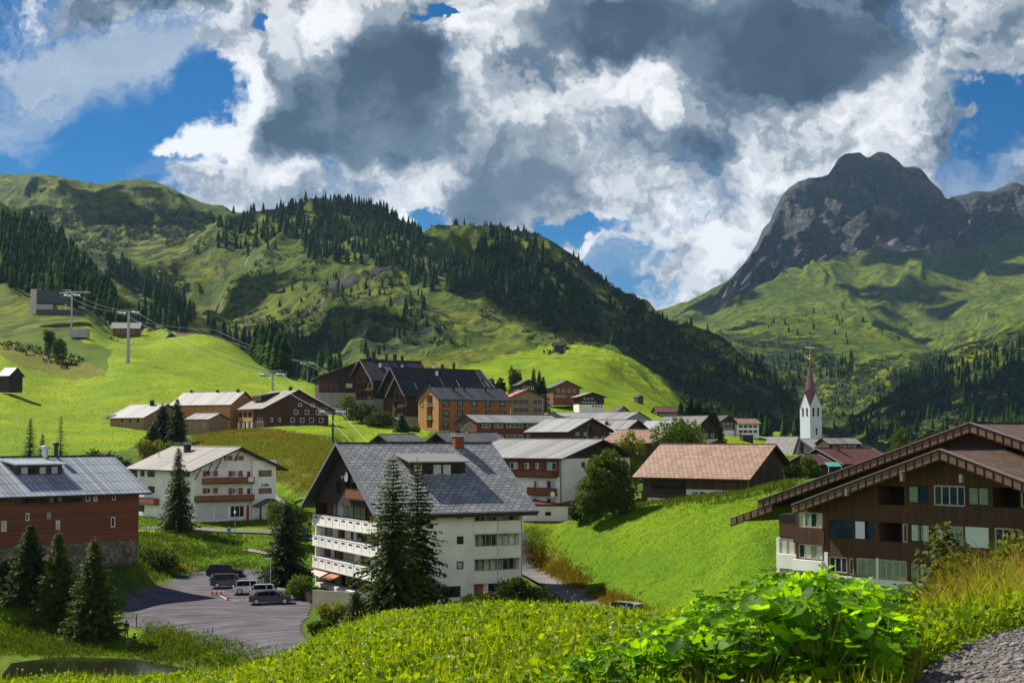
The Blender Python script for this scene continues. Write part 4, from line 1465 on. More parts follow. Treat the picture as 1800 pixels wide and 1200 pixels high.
def wooden_block():
    s = Bld('apartment_building', 'long red brown timber clad building with grey metal roof and dormer above three firs', -60, 1010, 156, 46, L=15, uR=242, vE=868, vR=812, ridge='x', eave=1.2, verge=1.0,
            walls=('wood_shingle', 'stone', 'wood_dark', 'dark_void'), roof='roof_blue_seam', edge='dark_metal')
    # the far end fixes the eave height
    u1, v1 = 242, 860
    s.H = s.loc('R', u1, v1)[1]; s.HR = s.H + 3.7
    s.build_roof()
    zst = s.loc('R', 240, 948)[1]
    s.zone('R', (0, s.W, -5, zst), 1)
    kw = dict(frame='white_trim', nx=1, fw=.13)
    for r in ((151, 864, 159, 881), (164, 864, 172, 881), (197, 864, 204, 879), (195, 908, 203, 926), (98, 914, 106, 930), (2, 915, 12, 934), (45, 901, 52, 915)):
        s.window('R', s.rect('R', *r), pane=('glass' if r[0] % 2 else 'curtain'), **kw)
    q = s.rect('R', 26, 864, 143, 884)
    s.opening('R', q, 1.1, 0)
    for a, b, mt in ((27, 34, 'curtain'), (36, 46, 'curtain_green'), (52, 60, 'wood_brown'), (68, 72, 'glass'), (84, 92, 'glass'), (95, 101, 'curtain'), (110, 116, 'curtain'), (128, 136, 'wood_redbrown')):
        r = s.rect('R', a, 866, b, 884); mb = MB(); s.fbox(mb, 'R', *r, .95, 1.05); mb.build('inner_window', mt, s.root)
    mb = MB(); s.fbox(mb, 'R', q[0], q[1], q[2] + .02, q[2] + .1, -.05, .05)
    k = q[0]
    while k < q[1]:
        s.fbox(mb, 'R', k, k + .03, q[2] - .4, q[2] + .02, -.04, -.01); k += .3
    mb.build('balcony_rail', 'dark_metal', s.root)
    mb = MB(); r = s.rect('R', 82, 900, 89, 912); s.fbox(mb, 'R', *r, -.1, -.01); mb.build('wall_emblem', 'grey_wall', s.root)
    # dormer
    a0, a1 = s.loc('R', 30, 850)[0] + 1.6, s.loc('R', 112, 850)[0] + 1.6
    yb = 3.4; zb = s.roof_z(0, yb)
    d = MB(); d.prism([(yb, zb - .1), (yb, zb + 1.35), (yb + 4.3, zb + 1.9), (yb + 4.3, zb)], 'x', a0, a1); do = d.build('dormer', 'dark_metal', s.root)
    d = MB(); d.prism([(yb - .5, zb + 1.36), (yb - .5, zb + 1.5), (yb + 4.4, zb + 2.1), (yb + 4.4, zb + 1.96)], 'x', a0 - .4, a1 + .4); d.build('dormer_roof', 'light_metal', do)
    n = 6
    for k in range(n):
        a = a0 + .6 + (a1 - a0 - 1.2) * k / n
        d = MB().box(a, a + (a1 - a0) / n * .78, yb - .06, yb - .01, zb + .35, zb + 1.1); d.build('dormer_window', ['curtain', 'glass', 'glass', 'curtain', 'glass', 'curtain'][k], do)
    c = s.loc('R', 82, 812)[0] + 4.4
    for x, w, h in ((c - .7, .85, 1.5), (c + .75, .55, 1.9)):
        d = MB().tube((x, 7.5, s.HR - .2), (x, 7.5, s.HR + h), w * .42, n=14); d.lathe(x, 7.5, [(w * .7, s.HR + h - .35), (w * .72, s.HR + h - .05), (.02, s.HR + h + .12)], 14)
        d.build('flue', 'light_metal' if w > .7 else 'dark_metal', s.root)
    s.build_walls()


wooden_block()


def middle_block():
    s = Bld('apartment_building', 'white building with brown timber balconies and pale ribbed roof behind the grey roofed block', 984, 893, 200, 50, L=17, W=17, vE=804, vR=775, ridge='y', eave=1.2, verge=1.4,
            walls=('white_wall', 'wood_redbrown', 'wood_dark'), roof='roof_light_seam', edge='dark_trim')
    s.build_roof()
    z1 = s.loc('L', 980, 810)[1]; z0 = s.loc('L', 980, 838)[1]
    s.zone('L', (0, s.L, z0, s.H + 1), 1)
    s.zone('R', (0, s.W, s.H - .15, s.HR + 1), 2)
    for r in ((896, 812, 910, 824), (922, 813, 930, 824), (941, 813, 947, 824), (938, 844, 946, 858), (960, 844, 977, 858), (960, 875, 977, 886), (938, 875, 947, 886)):
        s.window('L', s.rect('L', *r), frame='white_trim', pane=('curtain', 'glass'))
    s.window('L', s.rect('L', 961, 812, 978, 826), frame='white_trim', pane=('glass', 'curtain'))
    s.balcony('L', s.rect('L', 880, 826, 979, 838), 1.0, 'wood_redbrown')
    s.balcony('L', s.rect('L', 934, 857, 979, 870), 1.0, 'wood_redbrown')
    s.window('R', s.rect('R', 1022, 811, 1029, 822), frame='grey_metal', nx=1)
    s.window('R', s.rect('R', 1002, 797, 1012, 802), frame='wood_trim', nx=1)
    d = MB().tube(s.P('R', .15, 0, -.1), s.P('R', .15, s.H - .2, -.1), .06); d.build('rain_pipe', 'dark_metal', s.root)
    d = MB().tube(s.P('L', .3, s.loc('L', 975, 868)[1], -1.25), s.P('L', .3, s.loc('L', 975, 868)[1], -1.15), .38, n=14); d.build('satellite_dish', 'white_trim', s.root)
    s.build_walls()
    # garage wing
    g = Bld('garage', 'low white garage wing with flat brown roof at the top of the green slope', 998, 918, 191, 8, uL=None, uR=1012, L=9, W=1.0, vE=887, HR=None, vR=885, ridge='x', eave=.3, verge=.4,
            walls=('white_wall', 'red_paint'), roof='roof_red', edge='dark_trim')
    w = world_at(919, 919, 200)
    g.o = w; g.root.location = w; g.th = math.radians(-6); g.root.rotation_euler = (0, 0, g.th)
    g.e1 = Vector((-math.sin(g.th), math.cos(g.th), 0)); g.e2 = Vector((math.cos(g.th), math.sin(g.th), 0))
    g.W = g.loc('R', 998, 915)[0]; g.L = 7; g.H = g.loc('R', 920, 888)[1]; g.HR = g.H + .5
    g.build_roof()
    g.zone('R', (0, g.W, -.1, .3), 1)
    for r in ((935, 898, 945, 905), (958, 899, 969, 906)):
        g.window('R', g.rect('R', *r), frame='wood_trim', nx=1)
    g.build_walls()


middle_block()


def big_barn():
    s = Bld('barn', 'big old timber barn with brown tiled roof and white masonry base on the green slope', 1313, 893, 185, 50, uL=1130, uR=1392, vE=836, vR=784, ridge='y', eave=1.0, verge=1.1,
            walls=('wood_old', 'white_wall', 'wood_log', 'dark_void', 'red_brick'), roof='roof_brown_tile', edge='wood_old')
    s.build_roof()
    z = lambda v, u=1300: s.loc('L', u, v)[1]
    Z = s.loc('L', 1300, 862)[1]
    s.zone('L', (0, s.loc('L', 1206, 870)[0], -5, Z), 1)
    s.zone('L', (s.loc('L', 1206, 870)[0], s.L, -5, s.loc('L', 1170, 875)[1]), 1)
    a, b = s.loc('L', 1205, 850)[0], s.loc('L', 1146, 850)[0]
    s.zone('L', (a, b, s.loc('L', 1170, 872)[1], s.H), 2)
    s.window('L', s.rect('L', 1212, 836, 1238, 845), frame='wood_dark', pane='curtain_green', nx=4)
    s.window('L', s.rect('L', 1215, 863, 1228, 874), frame='white_trim', pane='curtain_green', nx=1)
    s.window('L', s.rect('L', 1229, 863, 1240, 876), frame='white_trim', pane='glass', nx=1)
    s.panel('L', s.rect('L', 1261, 866, 1284, 880), 'red_paint', name='door')
    s.panel('L', s.rect('L', 1170, 873, 1181, 884), 'wood_brown', name='door')
    s.panel('L', s.rect('L', 1128, 862, 1138, 885), 'wood_brown', name='door')
    # log galleries
    for k in range(5):
        v = 840 + k * 5.4
        t0, zz_ = s.loc('L', 1204, v)[0], s.loc('L', 1180, v)[1]
        m = MB(); s.fbox(m, 'L', t0, b - .2, zz_ - .12, zz_ + .1, -.22, -.01); m.build('gallery_rail', 'wood_log', s.root)
    d = MB().tube(s.P('R', .15, 0, -.12), s.P('R', .15, s.H - .2, -.12), .06); d.build('rain_pipe', 'grey_metal', s.root)
    s.build_walls()


big_barn()


def fascia(s, depth=.72, step=.68, light='fascia_panel', drop=.1):
    """deep verge boards made of square panels, on the near gable"""
    half = s.L / 2; m = (s.HR - s.H) / half; e, t = s.eave, s.thick
    x = -s.verge - .02
    a = MB(); p = MB()
    for sg in (-1, 1):
        for lo_, hi_, mb, dx in ((-depth, .02, a, 0.0),):
            y0, y1 = half, (-e if sg < 0 else s.L + e)
            q = [(y0, s.HR + t + lo_), (y1, s.H - m * e + t + lo_), (y1, s.H - m * e + t + hi_), (y0, s.HR + t + hi_)]
            mb.prism(q, 'x', x - .08, x)
        n = int((half + e) / step)
        for k in range(n):
            f0, f1 = (k + .14) / n, (k + .86) / n
            ya, yb = half + (y1 - half) * f0, half + (y1 - half) * f1
            za = s.HR + t - (s.HR - (s.H - m * e)) * f0; zb = s.HR + t - (s.HR - (s.H - m * e)) * f1
            p.prism([(ya, za - depth * .86), (yb, zb - depth * .86), (yb, zb - depth * .14), (ya, za - depth * .14)], 'x', x - .12, x - .083)
    f = a.build('verge_board', 'wood_brown', s.roof)
    p.build('fascia_tile', light, s.roof)
    cap = MB()
    for sg in (-1, 1):
        y1 = (-e if sg < 0 else s.L + e)
        cap.prism([(half, s.HR + t + .021), (y1, s.H - m * e + t + .021), (y1, s.H - m * e + t + .10), (half, s.HR + t + .10)], 'x', x - .2, x + .15)
    cap.build('verge_cap', 'cap_grey', s.roof)


simple_mat('fascia_panel', (0.155, 0.095, 0.065), 0.7, 0.2, 1.5)
simple_mat('cap_grey', (0.22, 0.17, 0.15), 0.5)


def right_block():
    P = world_at(1450, 1024, 110)
    th = 39
    e1 = Vector((-math.sin(math.radians(th)), math.cos(math.radians(th)), 0))
    o = P - e1 * 26
    u, v = project(o.x, o.y, o.z)
    s = Bld('apartment_building', 'dark brown timber apartment house with broad gable, loggias and tiled verge boards', u, v, o.y, th, L=26, W=26, H=5, HR=9, ridge='x', verge=1.6,
            walls=('wood_brown', 'wood_dark', 'dark_void', 'white_wall'), roof='roof_dark_tile', edge='wood_dark', ext=4)
    s.o = o; s.root.location = o
    ta = s.loc('L', 1659 + 18, 800)[0]
    s.L = 2 * ta
    te = s.loc('L', 1395 + 22, 890)[0]
    zr = s.loc('L', 1659, 790)[1]; ze = s.loc('L', 1400, 886)[1]
    m = (zr - ze) / (te - ta)
    s.thick = .3
    s.HR = zr - s.thick
    s.eave = 1.5
    s.wallL = s.loc('L', 1450, 950)[0]
    s.H = s.HR - m * s.L / 2
    s.eave = te - s.L
    s.build_roof(); fascia(s)
    s.zone('L', (0, s.L, -6, s.loc('L', 1600, 1022)[1]), 3)
    z2 = s.loc('L', 1500, 978)[1]
    kw = dict(frame='frame_buff', fw=.10)
    W_ = lambda r, **k: s.window('L', s.rect('L', *r), **{**kw, **k})
    # top storey
    for r in ((1543, 854, 1590, 887), (1745, 857, 1792, 892)):
        s.opening('L', s.rect('L', *r), 1.8, 2)
    W_((1595, 853, 1632, 885), pane=('glass', 'curtain_green'), frame='wood_dark')
    W_((1641, 853, 1696, 889), nx=4)
    W_((1700, 855, 1738, 889), pane=('curtain_green', 'curtain_green'), frame='wood_dark')
    W_((1794, 858, 1830, 892), nx=2)
    # middle storey
    s.opening('L', s.rect('L', 1545, 918, 1585, 952), 1.8, 2)
    W_((1456, 913, 1500, 946), nx=2, frame='wood_dark'); W_((1503, 914, 1537, 947), nx=2, frame='wood_dark')
    W_((1586, 920, 1595, 953), nx=1, pane='wood_brown')
    W_((1599, 920, 1634, 953), pane=('curtain', 'curtain_green', 'curtain'), frame='wood_dark')
    W_((1645, 924, 1693, 958), nx=3, pane=('curtain_green', 'curtain'))
    q = s.rect('L', 1696, 926, 1738, 962); s.opening('L', q, .25, 2); s.panel('L', q, 'shutter_white', .05, .12, name='roller_shutter')
    W_((1748, 928, 1792, 964), nx=3)
    q = s.rect('L', 1505, 916, 1521, 946)
    mb = MB(); s.fbox(mb, 'L', q[0], q[1], q[2], q[3], -.09, -.05); mb.build('hanging_towel', 'towel', s.root)
    # lower storey
    W_((1457, 978, 1489, 1006), nx=3); W_((1492, 980, 1500, 1010), nx=1, pane='glass')
    W_((1505, 981, 1540, 1014), pane=('curtain_green', 'curtain_green', 'curtain_green')); W_((1545, 984, 1594, 1020), nx=4, pane='curtain_green')
    W_((1598, 988, 1634, 1024), pane=('curtain', 'curtain_green'), frame='wood_dark'); W_((1645, 992, 1693, 1030), nx=3); W_((1700, 996, 1738, 1034), nx=3)
    q = s.rect('L', 1541, 980, 1545, 1024); s.panel('L', q, 'white_wall')
    q = s.rect('L', 1450, 970, 1456, 1024); s.panel('L', q, 'white_wall')
    for a, b, c, d in ((1545, 888, 1800, 889), (1456, 952, 1640, 953)):
        pass
    # purlin ends under the verge
    for u, v in ((1610, 836), (1714, 838), (1513, 862)):
        q = s.loc('L', u, v)
        mb = MB().box(-1.78, -1.45, q[0] - .11, q[0] + .11, q[1] - .35, q[1] + .2); mb.build('purlin', 'cap_grey', s.root)
    # set back bays at the left
    W_((1403, 900, 1446, 927), nx=4, pane=('curtain', 'glass', 'curtain_green', 'curtain')); W_((1403, 956, 1446, 982), nx=4, pane=('curtain', 'curtain_green', 'curtain', 'glass'))
    W_((1405, 1005, 1446, 1022), nx=3)
    q = s.rect('L', 1398, 984, 1449, 1003); s.panel('L', q, 'white_wall', -.35, -.004, name='parapet')
    q = s.rect('L', 1396, 929, 1450, 955); s.panel('L', q, 'wood_brown', -.12, -.004, name='parapet')
    tprev = s.L
    for k, (u0, u1, dx, zt) in ((1, (1347, 1395, 1.7, 905)),):
        t0, t1 = s.loc('L', u1, 950)[0], s.loc('L', u0, 950)[0]
        t0 = tprev + .01
        tprev = t1
        g = lambda v: s.loc('L', (u0 + u1) / 2, v)[1]
        wtop = g(zt)
        mb = MB()
        zs = [(-3, g(1003), 3), (g(978) - .0, g(978), 3)]
        mb.box(dx, 8, t0, t1, -4, wtop, 0)
        b_ = mb.build('side_bay', 'wood_dark', s.root)
        for v0, v1, mt, mtl in (((898, 928, 'glassrow', None), (928, 955, 'wood_brown', None), (955, 983, 'glassrow', None), (983, 1002, 'white_wall', None), (1004, 1024, 'glassrow', None)) if k == 0 else
                                ((905, 922, 'dark_void', None), (922, 946, 'wood_brown', None), (948, 975, 'glassrow', None), (976, 1001, 'white_wall', None), (1001, 1028, 'glassrow', None))):
            z0, z1 = g(v1), g(v0)
            if mt == 'glassrow':
                for q in range(4):
                    a = t0 + (t1 - t0) * q / 4; b = t0 + (t1 - t0) * (q + 1) / 4
                    x = MB().box(dx - .05, dx - .01, a + .05, b - .05, z0, z1); x.build('bay_window', ['curtain', 'glass', 'curtain_green', 'curtain'][(q + k) % 4], b_)
                x = MB()
                for q in range(5):
                    a = t0 + (t1 - t0) * q / 4; x.box(dx - .1, dx - .052, a - .04, a + .04, z0, z1)
                x.box(dx - .1, dx - .052, t0, t1, z0 - .08, z0 - .003); x.build('window_frame', 'frame_buff', b_)
            else:
                out = .45 if mt == 'white_wall' else .12
                x = MB().box(dx - out, dx - .004, t0, t1, z0, z1); x.build('parapet', mt, b_)
        x = MB().box(dx - .1, dx + .3, t1 + .003, t1 + .35, -4, g(948)); x.build('corner_pier', 'white_wall', b_)
    s.build_walls()
    # rear range: the same gable again, further back and higher
    r = Bld('apartment_building', 'rear range of the dark timber house with higher ridge behind the broad gable', u, v, s.o.y, th, L=30, W=24, H=5, HR=9, ridge='x', verge=1.4,
            walls=('wood_dark',), roof='roof_dark_tile', edge='wood_dark', ext=4)
    off = s.e2 * 7.5
    r.o = s.o + off; r.root.location = r.o
    ta = r.loc('L', 1717 + 8, 760)[0]
    te = r.loc('L', 1303, 900)[0]
    zr = r.loc('L', 1717, 744)[1]; ze = r.loc('L', 1352, 880)[1]
    t2 = r.loc('L', 1352, 880)[0]
    m = (zr - ze) / (t2 - ta)
    r.thick = .3; r.L = 2 * ta; r.HR = zr - .3; r.H = r.HR - m * ta; r.eave = t2 - r.L
    if r.eave < .5:
        r.L = 2 * (ta - (.5 - r.eave)); r.eave = .5
    r.build_roof(); fascia(r)
    # lower strip of roof at the foot of the rear range
    ya, yb = r.loc('L', 1378, 890)[0], te
    zf = lambda y: zr - m * (y - ta) - .62
    q = MB().prism([(ya, zf(ya)), (yb, zf(yb)), (yb, zf(yb) - .30), (ya, zf(ya) - .30)], 'x', -r.verge + .1, 9)
    so = q.build('side_roof', 'wood_dark', r.root)
    q = MB().prism([(ya, zf(ya) + .03), (yb, zf(yb) + .03), (yb, zf(yb) - .68), (ya, zf(ya) - .68)], 'x', -r.verge - .02, -r.verge + .08)
    q.build('verge_board', 'wood_brown', so)
    q = MB(); n = 6
    for k in range(n):
        a, b = ya + (yb - ya) * (k + .14) / n, ya + (yb - ya) * (k + .86) / n
        q.prism([(a, zf(a) - .60), (b, zf(b) - .60), (b, zf(b) - .08), (a, zf(a) - .08)], 'x', -r.verge - .07, -r.verge - .023)
    q.build('fascia_tile', 'fascia_panel', so)
    r.build_walls()
    return s


simple_mat('frame_buff', (0.42, 0.38, 0.30), 0.6)
simple_mat('towel', (0.62, 0.66, 0.78), 0.9)
RB = right_block()


def church():
    s = Bld('church', 'white church tower with red brown spire and golden cross above stone roofed nave', 1425, 803, 450, 29.3, L=4.8, W=4.8, vE=715, HR=None, vR=690, ridge='x', eave=0, verge=0,
            walls=('church_wall', 'dark_void'), roof='roof_spire', edge='church_wall', ext=3)
    H, W = s.H, s.W
    # tower: walls with a gable over each face, belfry openings, slits
    for fac in 'LR':
        for c in (W * .30, W * .70):
            s.window(fac, (c - .42, c + .42, H - 3.0, H - .55), frame='wood_brown', pane='dark_void', nx=1, recess=.3, fw=.07, name='belfry_opening')
            m = MB(); d = s.P(fac, c, H - .62, -.03); d2 = s.P(fac, c, H - .62, .02)
            m.tube(d, d2, .42, n=14); m.build('arch_head', 'dark_void', s.root)
    for v0, v1 in ((752, 764), (774, 786)):
        s.window('R', s.rect('R', 1434, v0, 1437, v1), frame='grey_wall', pane='dark_void', nx=1, recess=.2, fw=.04, name='slit_window')
    s.ridge = 'none'
    HR = s.HR; s.HR = s.H
    s.build_walls()
    gz = H + (world_at(1418, 689, 452).z - world_at(1418, 715, 452).z)
    g = MB()
    for fac in 'LRBS':
        a, b, c = s.P(fac, 0, H), s.P(fac, W, H), s.P(fac, W / 2, gz)
        i = s.P(fac, W / 2, H, W / 2)
        g.quad([a, b, c])
    g.build('gable', 'church_wall', s.root)
    zt = world_at(1426, 633, 452).z - s.o.z
    sp = MB(); c = (W / 2, W / 2)
    # broach spire: eight faces from the corners and the gable tips
    ring = []
    for fac in 'RSBL':
        pass
    cor = [(0, 0), (W, 0), (W, W), (0, W)]
    tips = [(W / 2, 0), (W, W / 2), (W / 2, W), (0, W / 2)]
    top = (W / 2, W / 2, zt)
    zm = gz + 1.2
    for k in range(4):
        c0, c1, tp = cor[k], cor[(k + 1) % 4], tips[k]
        tpt = (tp[0] + (tp[0] - W / 2) * .06, tp[1] + (tp[1] - W / 2) * .06, gz + .1)
        k0 = (c0[0] + (c0[0] - W / 2) * .10, c0[1] + (c0[1] - W / 2) * .10, H - .15)
        k1 = (c1[0] + (c1[0] - W / 2) * .10, c1[1] + (c1[1] - W / 2) * .10, H - .15)
        r = .30
        def ins(p, f, z): return (W / 2 + (p[0] - W / 2) * f, W / 2 + (p[1] - W / 2) * f, z)
        m0, m1, mt = ins(c0, .42, gz + 1.6), ins(c1, .42, gz + 1.6), ins(tp, .52, gz + 2.2)
        sp.quad([k0, tpt, mt, m0]); sp.quad([tpt, k1, m1, mt])
        sp.quad([m0, mt, top]); sp.quad([mt, m1, top])
    so = sp.build('spire', 'spire_copper', s.root)
    f = MB(); f.lathe(W / 2, W / 2, [(.16, zt - .5), (.2, zt), (.55, zt + .45), (.2, zt + .95), (.1, zt + 1.1), (.34, zt + 1.5), (.1, zt + 1.9), (.06, zt + 2.6)], 10); f.build('finial', 'gold', so)
    c = MB(); zc = zt + 2.4
    c.box(W / 2 - .09, W / 2 + .09, W / 2 - .09, W / 2 + .09, zc, zc + 3.0)
    c.build('cross', 'gold', so)
    c = MB(); c.box(W / 2 - 1.85, W / 2 + 1.85, W / 2 - .1, W / 2 + .1, zc + 1.55, zc + 1.85); c.build('cross_arm', 'gold_pale', so)
    # nave and choir
    n = Bld('nave', 'stone grey hipped church roof below the white tower', 1392, 812, 438, 62, L=9, W=12, vE=797, vR=768, ridge='y', eave=.6, verge=.4, walls=('church_wall',), roof='roof_pale', edge='dark_trim')
    n.build_roof()
    n.build_walls()
    n.root['category'] = 'church building'
    c = MB(); h = n.HR + .15; H_ = n.H - .2
    pts = [(-.3, .2), (1.5, -5.0), (6, -7.5), (10.5, -5.0), (12.3, .2)]
    for k in range(4):
        c.quad([(pts[k][0], pts[k][1], H_), (pts[k + 1][0], pts[k + 1][1], H_), (6, .3, h)])
        c.quad([(pts[k][0], pts[k][1], H_), (pts[k + 1][0], pts[k + 1][1], H_), (pts[k + 1][0], pts[k + 1][1], -3), (pts[k][0], pts[k][1], -3)], 1)
    c.build('choir_roof', ['choir_slate', 'church_wall'], n.root)
    v = Bld('sacristy', 'dark slate roofed sacristy leaning against the foot of the church tower', 1424, 822, 440, 29, L=8, W=7, vE=800, vR=772, ridge='y', eave=.5, verge=.3, walls=('church_wall',), roof='choir_slate', edge='dark_trim')
    v.build_roof(); v.build_walls()


simple_mat('spire_copper', (0.125, 0.055, 0.060), 0.45, 0.25, 0.6, spec=0.5)
simple_mat('gold', (0.60, 0.26, 0.06), 0.35, metal=0.6)
simple_mat('gold_pale', (0.85, 0.80, 0.70), 0.4, metal=0.2)
simple_mat('choir_slate', (0.10, 0.098, 0.11), 0.7, 0.3, 1.2)
church()

# ------------------------------------------------------------------ the village further off
def house(name, label, u, v, D, th, uL, uR, vE, vR, ridge='x', roof='roof_grey_seam', walls=('wood_brown',), edge='dark_trim', eave=.8, verge=.8,
          low=None, gw=(), L=None, W=None, frame='white_trim', trim=None, group=None, cat='house', ch=None, pane='glass', thick=.22):
    """gw: window grids (facade, columns, from, to, sill, head, width) in fractions of the facade's length and of the wall's height"""
    s = Bld(name, label, u, v, D, th, uL=uL, uR=uR, L=L, W=W, vE=vE, vR=vR, ridge=ridge, eave=eave, verge=verge, walls=walls, roof=roof, edge=edge, group=group, cat=cat, thick=thick)
    s.build_roof()
    if trim:
        s.trims(trim, .2)
    if low:
        for fac in 'LR':
            T_ = s.W if fac == 'R' else s.L
            s.zone(fac, (0, T_, -s.ext, s.H * low), 1)
    for g in gw:
        fac, n, a, b, z0, z1, w = g[:7]
        T_ = s.W if fac == 'R' else s.L
        s.grid(fac, n, T_ * a, T_ * b, s.H * z0, s.H * z1, w, frame=g[7] if len(g) > 7 else frame, pane=pane, nx=1, recess=.15, fw=.13)
    if ch:
        for c in ch:
            s.chimney(s.W * c[0], s.L * c[1], c[2], c[2], c[3], c[4] if len(c) > 4 else 'dark_trim', 'dark_metal')
    s.build_walls()
    return s


def timber_chalet():
    s = house('chalet', 'dark brown timber chalet with pale roof and side wing on the yellow grass knoll', 464.5, 758, 380, 33, 421, 577, 716, 686, ridge='y', roof='roof_grey_seam',
              walls=('wood_brown', 'white_wall'), eave=1.0, verge=1.1, cat='chalet',
              gw=[('R', 3, .40, .92, .72, .92, 1.3), ('R', 4, .36, .96, .38, .58, 1.3), ('R', 4, .36, .96, .06, .26, 1.3), ('R', 2, .45, .85, 1.06, 1.2, 1.1), ('R', 2, .05, .3, .40, .58, .7),
                  ('L', 3, .05, .3, .40, .6, .8)], ch=[(.5, .25, .8, .9)])
    # wing with a light timber balcony and white piers
    a, b = s.L * .42, s.L * 1.0
    mb = MB(); mb.box(-.35, -.004, a, b, s.H * .42, s.H * .92); w = mb.build('wing_wall', 'wood_honey', s.root)
    for k in range(3):
        t = a + (b - a) * (k + .2) / 3
        m = MB().box(-.42, -.36, t, t + (b - a) * .22, s.H * .62, s.H * .84); m.build('wing_window', 'glass', w)
    m = MB()
    for k in range(4):
        t = a + (b - a) * k / 3.2; m.box(-.6, -.01, t, t + .6, -2, s.H * .40)
    m.build('pier', 'white_wall', w)
    z = s.roof_z(s.W * .2, 0)
    m = MB(); m.prism([(s.W * .12, z + .1), (s.W * .12, z + 1.5), (s.W * .42, s.roof_z(s.W * .42, 0) + .5), (s.W * .42, z)], 'y', s.L * .45, s.L * .82)
    m.build('dormer', 'wood_dark', s.root)


timber_chalet()
house('barn', 'long honey coloured timber hall with pale sheet roof on the terrace above the white chalet', 404.5, 760, 395, 64, 301, 445, 710, 689, ridge='y', roof='roof_light_seam', walls=('wood_honey',), eave=.7, verge=.6, W=12,
      gw=[('L', 4, .02, .62, .18, .34, 1.1, 'dark_trim'), ('L', 1, .04, .12, .02, .34, 1.4, 'dark_trim'), ('R', 1, .5, .7, .8, .95, 1.0, 'dark_trim')], cat='barn', ch=[(.5, .1, .6, .6), (.5, .45, .5, .5), (.5, .9, .4, .6)])
house('shed', 'small weathered board shed with pale roof in front of the long timber hall', 366.5, 763, 376, 62, 326, 402, 737, 727.5, ridge='y', roof='roof_light_seam', walls=('wood_light',), eave=.4, verge=.4, cat='shed',
      gw=[('L', 1, .1, .3, .5, .75, .6, 'white_trim')])
cn = house('farmhouse', 'timber farmhouse under pale sheet roof with scaffold at its end behind two firs', 252, 772, 392, 56, 193, 300, 733, 711, ridge='y', roof='roof_light_seam', walls=('wood_light', 'grey_wall'), eave=.8, verge=.8, W=16, low=.45,
           gw=[('L', 3, .05, .75, .78, .92, 1.0, 'dark_trim'), ('L', 2, .1, .6, .1, .36, 1.5, 'turquoise')], cat='farmhouse', ch=[(.45, .35, .9, 1.4)])


def scaffold(name, label, u0, u1, v0, v1, D, ny=2, th=0.0):
    a, b = world_at(u0, v1, D), world_at(u1, v1, D)
    h = world_at(u0, v0, D).z - a.z
    w = b.x - a.x
    r = empty(name, a, math.radians(th), label, 'scaffold')
    p = MB(); n = max(2, int(w / 2.2))
    for k in range(n + 1):
        for y in (0, 1.0):
            p.tube((w * k / n, y, -1), (w * k / n, y, h + .8), .05, n=5)
    p.build('upright', 'light_metal', r)
    q = MB(); m = max(2, int(h / 1.9))
    for j in range(1, m + 1):
        z = h * j / m
        q.box(-.3, w + .3, 0, 1.0, z - .06, z)
    q.build('deck', 'wood_light', r)
    q = MB()
    for j in range(1, m + 1):
        z = h * j / m
        for y in (-.05, 1.05):
            q.tube((-.2, y, z + .9), (w + .2, y, z + .9), .04, n=5)
    for k in range(n):
        q.tube((w * k / n, -.06, 0), (w * (k + 1) / n, -.06, h / m), .03, n=4)
    q.build('rail', 'light_metal', r)


scaffold('scaffold', 'light tubular scaffold with plank decks at the end of the timber farmhouse', 181, 197, 724, 762, 400)
scaffold('scaffold', 'scaffold with red netting beside the half built chalet on the slope', 953, 972, 698, 735, 432)


